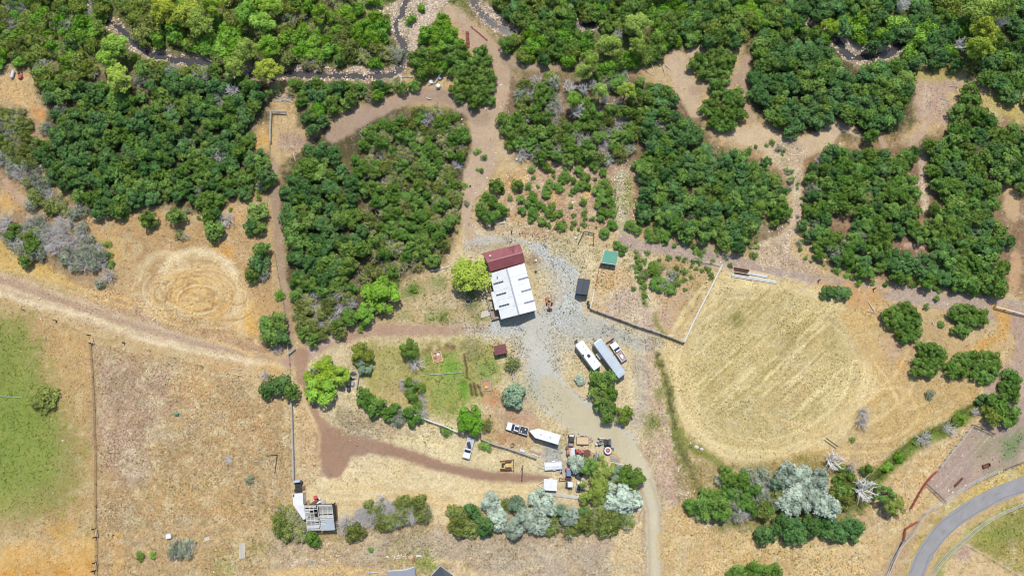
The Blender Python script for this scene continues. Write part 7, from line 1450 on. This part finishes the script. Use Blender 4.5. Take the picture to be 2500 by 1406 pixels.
fence('board_fence', 'pale corral fence on the east side of the corral', [(1668,837),(1690,790),(1715,740),(1733,705),(1761,648)], sp=2.6, rails=(.3,.7,1.1), h=1.3, rm='palewood', rt=.07, rw=.2, cap=True)
fence('board_fence', 'short pale corral fence beside the mauve lane', [(1761,648),(1735,642),(1708,638),(1687,635)], sp=2.6, rails=(.6,1.0), h=1.2, rm='palewood', cap=False)
fence('board_fence', 'pale rail on the west side of the corral above the black barrels', [(1440,754),(1445,734),(1450,708)], sp=2.2, rails=(.4,.8,1.2), h=1.35, cap=True)
fence('pipe_panel_fence', 'red pipe panels below the green roofed shed', [(1452,706),(1458,678),(1464,650),(1467,643)], sp=1.6, rails=(.3,.6,.9,1.2), h=1.4, pm='redpipe', rm='redpipe', pw=.09, rt=.07, rw=.08)
fence('pipe_panel_fence', 'red half of the three sided pen north of the gravel drive', [(1449,572),(1448,585),(1447,597)], sp=1.4, rails=(.4,.8,1.2), h=1.3, pm='redpipe', rm='redpipe', pw=.1, rt=.08, rw=.08)
fence('pipe_panel_fence', 'dark grey half of the three sided pen north of the gravel drive', [(1413,594),(1425,568),(1449,573)], sp=1.6, rails=(.4,.8,1.2), h=1.3, pm='darkroof', rm='darkroof', pw=.1, rt=.08, rw=.08)
fence('wire_fence', 'broken wire fence above the house, along the stony patch', [(1145,548),(1200,552),(1250,560),(1300,575),(1360,585),(1412,594)], sp=4, rails=(.6,1.0), h=1.2, pm='brownwood', rm='wire', rt=.02, rw=.02)
fence('wire_fence', 'brushy wire fence between the pen and the green roofed shed', [(1449,597),(1480,600),(1510,606),(1540,600)], sp=3.4, rails=(.6,1.0), h=1.2, pm='brownwood', rm='wire', rt=.02, rw=.02)
fence('log_fence', 'grey log rail fence at the corner of the small bare clearing', [(700,277),(664,275),(663,300),(662,325),(662,350)], sp=2.6, rails=(.55,1.05), h=1.2, rm='oldwood', rt=.16, rw=.16, cap=True)
fence('wire_fence', 'wire fence beside the narrow brown lane, upper part', [(660,360),(656,410),(655,460),(654,500),(655,550)], sp=4, rails=(.4,.8,1.1), h=1.25, pm='oldwood', rm='wire', rt=.02, rw=.03, rnd=True)
fence('wire_fence', 'wire fence beside the narrow brown lane, lower part', [(672,620),(682,680),(694,740),(702,800),(706,850)], sp=4.5, rails=(.4,.8,1.1), h=1.25, pm='oldwood', rm='wire', rt=.02, rw=.03, rnd=True)
fence('farm_gate', 'pale pole gate at the end of the narrow brown lane', [(702,835),(706,864)], sp=3.2, rails=(.4,.8,1.2), h=1.3, rt=.08, rw=.08)
fence('farm_gate', 'pale slanting gate beside the red brown lane', [(707,866),(722,853)], sp=3, rails=(.3,.7,1.1), h=1.25, rm='oldwood', rt=.1, rw=.1)
fence('wire_fence', 'wire fence crossing the dirt track corner', [(707,866),(709,890),(710,920),(712,965)], sp=3, rails=(.5,1.0), h=1.2, pm='darkwood', rm='wire', rt=.03, rw=.04)
fence('rail_fence', 'grey rail fence between the brown pasture and the straw yard', [(713,975),(715,1010),(716,1045),(717,1080),(718,1115),(719,1150),(719,1172)], sp=2.8, rails=(.4,.8,1.15), h=1.25, pm='darkwood', rm='oldwood', rt=.12, rw=.16, cap=True)
fence('wire_fence', 'north wire fence of the brown pasture along the dirt track', [(-20,735),(60,757),(140,783),(222,820),(305,838),(430,875),(560,914)], sp=9, rails=(.5,1.0), h=1.2, pm='darkwood', rm='wire', rt=.015, rw=.02)
fence('wire_fence', 'wire fence between the green and the brown pasture', [(223,838),(229,920),(233,1000),(235,1090),(236,1180),(237,1290),(238,1420)], sp=7, rails=(.4,.75,1.1), h=1.2, pm='brownwood', rm='wire', rt=.03, rw=.05)
for (a, b_, l) in (((221,819),(226,839),'upper'),((233,1290),(236,1310),'middle'),((235,1372),(232,1392),'lower')):
    o = thing('fence_brace', f'{l} wooden H-shaped brace on the fence between the two pastures', 'brace', P(*a), 0, 'wooden braces on the pasture fence')
    for p in (a, b_): c = P(*p)-Vector(o.location); q = put(post_me('darkwood', .3, 1.6), 'post', o, c)
    bar(o, 'crossbar', (a[0]-1.5, a[1]+1), (b_[0]-1.5, b_[1]-1), 1.2, 1.32, .12, 'newwood'); bar(o, 'crossbar', (a[0]+2, a[1]+1), (b_[0]+2, b_[1]-1), .6, .72, .12, 'newwood')
fence('garden_fence', 'grey rail fence section beside the dark kayaks', [(879,900),(876,925),(872,950)], sp=2.6, rails=(.5,1.0), h=1.2, pm='darkwood', rm='oldwood', rt=.12, rw=.16, cap=True)
fence('garden_fence', 'grey rail fence south of the garden, western stretch', [(905,972),(945,990),(988,1004),(1012,1012),(1045,1026),(1085,1040),(1120,1056)], sp=2.8, rails=(.5,1.0), h=1.2, pm='darkwood', rm='palewood', rt=.12, rw=.16, cap=True)
fence('garden_fence', 'grey rail fence south of the garden, eastern stretch', [(1175,1071),(1205,1084),(1240,1094),(1275,1106),(1309,1118)], sp=2.8, rails=(.5,1.0), h=1.2, pm='darkwood', rm='oldwood', rt=.12, rw=.16, cap=True)
fence('garden_fence', 'short pale fence above the round grey green tree', [(1248,905),(1251,922),(1254,938)], sp=2, rails=(.5,1.0), h=1.1)
fence('garden_fence', 'short pale fence beside the small maroon shed', [(1238,862),(1241,875)], sp=1.6, rails=(.5,1.0), h=1.2)
fence('wire_fence', 'wire fence of the mauve paddock, upper west side', [(2371,1036),(2345,1072),(2318,1104),(2293,1138)], sp=3, rails=(.4,.8,1.2), h=1.3, rm='palewood', rt=.04, rw=.05)
fence('rail_fence', 'dark rail along the top of the mauve paddock', [(2372,1038),(2395,1048),(2422,1060)], sp=2.6, rails=(.6,1.2), h=1.3, pm='darkwood', rm='darkwood', rt=.1, rw=.1)
fence('rail_fence', 'dark rail across the foot of the mauve paddock', [(2257,1182),(2280,1202),(2304,1226)], sp=2.4, rails=(.6,1.2), h=1.3, pm='darkwood', rm='darkwood', rt=.09, rw=.09)
fence('pipe_panel_fence', 'red pipe panels from the olive tree up to the paddock', [(2221,1240),(2232,1220),(2243,1200),(2256,1180),(2270,1163),(2284,1150)], sp=1.5, rails=(.3,.6,.9,1.2), h=1.5, pm='redpipe', rm='redpipe', pw=.1, rt=.09, rw=.09)
fence('pipe_panel_fence', 'red pipe panels leaning on the white road fence', [(2203,1318),(2207,1290),(2238,1272)], sp=1.5, rails=(.3,.6,.9,1.2), h=1.5, pm='redpipe', rm='redpipe', pw=.1, rt=.09, rw=.09)
fence('pipe_panel_fence', 'dark pipe panels against the white fence at the bottom', [(2172,1390),(2184,1355),(2200,1322)], sp=2.0, rails=(.3,.6,.9), h=1.1, pm='black', rm='darkwood', pw=.1, rt=.08, rw=.08)
fence('rail_fence', 'grey rail at the far end of the mauve lane', [(2425,750),(2450,757),(2475,764),(2505,771)], sp=2.6, rails=(.5,1.0), h=1.2, pm='darkwood', rm='palewood', rt=.1, rw=.14, cap=True)
fence('wire_fence', 'dark fence continuing from the white road fence to the east', [(2450,1146),(2480,1134),(2520,1120)], sp=2.8, rails=(.4,.8,1.2), h=1.3, pm='darkroof', rm='darkroof', rt=.04, rw=.06)
for px, py, l, m_ in ((1997,686,'western',0),(2132,706,'middle',0)): c = P(px, py); k = put(post_me('black', .35, 1.5, True), 'fence_post', None, c); k['label'] = f'{l} single dark post on the edge of the mauve lane'; k['category'] = 'post'; k['group'] = 'single dark posts along the mauve lane'
for px, py, l in ((138,783,'on the dirt track fence'),(305,837,'in the brown pasture corner'),(1249,568,'above the maroon roof'),(1197,1013,'beside the reddish yard')): c = P(px, py); k = put(post_me('darkwood', .3, 1.4, True), 'fence_post', None, c); k['label'] = 'short dark post '+l; k['category'] = 'post'
# utility poles
def pole(label, base, h, lean=(0, 0), arm=True):
    c = P(*base); o = thing('utility_pole', label, 'utility pole', c); b = MB().use('bark'); b.tube((0,0,-.3),(lean[0],lean[1],h),.17,.12,8); b.obj('pole', o)
    if arm: b = MB().use('bark'); b.box(lean[0]-1.1,lean[0]+1.1,lean[1]-.06,lean[1]+.06,h-.7,h-.58); b.obj('crossarm', o)
    for s in (-.9,0,.9): b = MB().use('white_paint'); b.cyl(lean[0]+s*(1 if arm else .2),lean[1],h-.58 if arm else h-.1,h-.35 if arm else h+.1,.05); b.obj('insulator', o)
pole('wooden utility pole standing in the brown pasture', (677,1110), 9, arm=False); pole('wooden utility pole beside the brown lane, near the white trailers', (1276,1137), 8, arm=False)
beams('timber_gateway', 'dark timber beam on two posts among the wheel tracks', 'beam', [((2017,1069),(2046,1090),.25,1.1,'darkwood'),((2017,1069),(2018.5,1070.5),.25,0,'darkwood')], (2017,1069), 'darkwood')
# lumber east of the corral
o = thing('lumber_stack', 'very long bleached boards on the edge of the straw field', 'lumber', P(1840,680))
for i in range(3): bar(o, 'plank', (1786,669+i*2.6), (1895,686.5+i*2.4), .05+.1*(i == 1), .22+.1*(i == 1), .26, 'palewood' if i != 1 else 'light_metal')
o = thing('lumber_stack', 'rusty and dark beams stacked beside the mauve lane', 'lumber', P(1812,662)); rr = random.Random(4)
for i in range(7): bar(o, 'beam', (1792+rr.uniform(0,3),653+i*2.5), (1830-rr.uniform(0,8),659+i*2.5), .08, .3+.1*(i % 2), .16, ['rust','darkwood','brownwood','darkwood','newwood','rust','darkwood'][i])
o = thing('lumber_stack', 'newer pale boards lying east of the rusty beams', 'lumber', P(1855,668))
for i in range(5): bar(o, 'plank', (1831-i*1.5,659+i*2.2), (1880-i*2.2,671+i*1.6), .06, .2+.06*(i % 2), .22, ['newwood','newwood','palewood','palewood','tarp'][i])
# feeder, trough, sticks in the paddock
for (cs, l, z) in (([(2401,1136),(2417,1130),(2419,1137),(2403,1143)],'rusty rectangular feeder in the mauve paddock',.6),([(2331,1185),(2350,1166),(2352,1168),(2333,1188)],'long thin rusty trough in the mauve paddock',.4)):
    o = thing('feed_trough', l, 'trough', P(*cs[0])); q = [P(x, y) for x, y in cs]; m = MB().use('rust'); m.prism([(v.x, v.y) for v in ccw(q)], .02, .15); at_root(o, m, 'bottom')
    for i in range(4): bar(o, 'side', cs[i], cs[(i+1) % 4], 0, z, .12, 'rust')
# logs and dead wood
def logt(label, p, q, r0=.2, r1=.1, z0=.15, z1=.2, name='fallen_log', m='log', br=0):
    a = P(*p, z0); c = P(*q, z1); b = MB().use(m); mid = a.lerp(c, .5)+Vector((R.uniform(-.15,.15), R.uniform(-.15,.15), .05)); b.tube(a, mid, r0, (r0+r1)/2, 8).tube(mid, c, (r0+r1)/2, r1, 8)
    for i in range(br): s = a.lerp(c, R.uniform(.4,1)); b.tube(s, s+Vector((R.uniform(-1.2,1.2), R.uniform(-1.2,1.2), R.uniform(.1,.9))), r1*.6, r1*.2, 4)
    L = a; b.v = [tuple(Vector(v)-L) for v in b.v]; k = b.obj(name, loc=L); k['label'] = label; k['category'] = 'log'
logt('thick bleached log pointing at the creek, beside the curved lane', (951,204), (973,184), .3, .15); logt('short upright bleached log beside the curved lane', (979,186), (978,205), .18, .14); logt('bleached log lying along the creek bank', (975,189), (1008,188), .16, .1, br=4); logt('long leaning bleached pole above the white tank', (1083,171), (1062,202), .13, .09, 1.6, .4); logt('low end of the bleached pole beside the white box', (1062,202), (1044,209), .1, .06); logt('broken branch below the white box', (1060,203), (1054,215), .06, .04)
logt('white post lying in the shrubs above the curved lane', (812,267), (845,262), .1, .07); logt('short white log at the top of the mixed thicket', (1041,240), (1053,243), .2, .15); logt('bleached branch beside the netting', (1120,121), (1131,108), .1, .07)
logt('large bleached fallen trunk in the far woods, lower', (2296,118), (2352,117), .32, .2, .3, 3, br=6); logt('large bleached fallen trunk in the far woods, upper', (2341,84), (2382,60), .34, .2, .5, 5, br=3); logt('bleached branch above the far meadow', (2293,141), (2312,137), .14, .1); logt('crooked white branch beside the far meadow', (2376,197), (2394,204), .1, .06); logt('bare branch lying on the bare strip of the far meadow', (2295,240), (2320,247), .08, .05); logt('grey brush branch at the top of the bare strip', (2318,210), (2350,216), .07, .04, br=6)
logt('pale log in the wood east of the snags', (1475,255), (1506,254), .16, .1); logt('dark broken trunk in the wood east of the snags', (1470,278), (1493,313), .2, .1, br=2, m='bark'); logt('pale stick on the side track', (1296,142), (1312,143), .08, .06); logt('pale pole in the woods above the cottonwoods', (1397,133), (1421,131), .1, .07)
for i, (p, q) in enumerate((((1575,170),(1596,183)),((1590,155),(1596,170)),((1618,162),(1624,185)),((1625,158),(1640,172)))): logt('pale stick on the brush heap beside the bare clearing, '+['lowest','northern','middle','eastern'][i], p, q, .09, .05, .3, .5)
logt('grey log at the edge of the clearing corner', (716,370), (722,395), .08, .06, br=3); logt('pale plank in the corral by the brushy patch', (1581,719), (1588,733), .14, .12); logt('grey stick pile end near the gate', (690,895), (700,905), .06, .04)
logt('pale pole on the brown pasture corner, upper', (566,898), (592,901), .08, .07, m='palewood'); logt('pale pole on the brown pasture corner, lower', (569,912), (590,917), .08, .07, m='palewood'); logt('fallen grey branch below the grey brush', (788,815), (808,797), .1, .05); logt('log edging below the middle thicket', (1050,662), (1098,651), .2, .15); logt('leaning bleached post below the fence pile', (2117,760), (2136,764), .1, .08); logt('bleached pole beside the heart shaped clump', (2120,735), (2137,763), .12, .1); logt('tiny pale pole on the path by the heart shaped clump', (2276,783), (2280,793), .1, .08)
logt('thin upright stick in the grass above the paddock', (2208,1175), (2213,1213), .05, .04, m='palewood'); logt('pale board beside the silver grove, western', (1916,1124), (1932,1138), .12, .1, m='palewood'); logt('pale board beside the silver grove, middle', (1921,1122), (1936,1136), .1, .08, m='palewood'); logt('pale broad plank beside the silver grove, eastern', (1938,1131), (1945,1144), .3, .25, m='palewood')
logt('pale pole lying at the bottom, west of the grey building', (745,1364), (770,1367), .07, .06, m='palewood'); logt('grey rail at the bottom beside the grey building', (895,1396), (922,1397), .12, .12, m='light_metal'); logt('dark strip imitating the utility pole shadow above the brown lane near the bulldozer', (1277,1134), (1271,1151), .09, .05, m='darkwood')  # last one is a dark strip added as the utility pole's shadow
c0 = P(700,243); o = thing('brush_pile', 'grey heap of dead branches above the log fence', 'brush pile', c0); 
for i in range(40):
    a = Vector((R.gauss(0,1.1), R.gauss(0,.6), R.uniform(.1,.6))); t = R.gauss(2.9,.35); l = R.uniform(1,2.4); b = MB().use('paleBark'); b.tube(a, a+Vector((math.cos(t)*l, math.sin(t)*l, R.uniform(-.2,.3))), .06, .03, 4); b.obj('branch', o)
# plastic netting
def netting(label, p, q, wpx):
    o = thing('plastic_netting', label, 'netting', P(*p)); a, c = P(*p), P(*q); d = (c-a); n = max(3, int(d.length/.45)); s = Vector((-d.y, d.x, 0)).normalized()*wpx
    for i in range(n):
        k = MB().use('netting'); x0 = a+d*(i/n); x1 = a+d*((i+.9)/n); z = .1+.12*math.sin(i*1.9); slab(k, ccw([x0+s*(.8+.2*math.sin(i))+Vector((0,0,z)), x0-s+Vector((0,0,z+.1)), x1-s+Vector((0,0,z)), x1+s+Vector((0,0,z+.2))]), .03); at_root(o, k, 'panel')
netting('red brown plastic netting heaped above the round clump', (1141,78), (1143,118), .55); netting('strip of red brown netting along the dirt lane by the creek', (1150,66), (1190,100), .22)
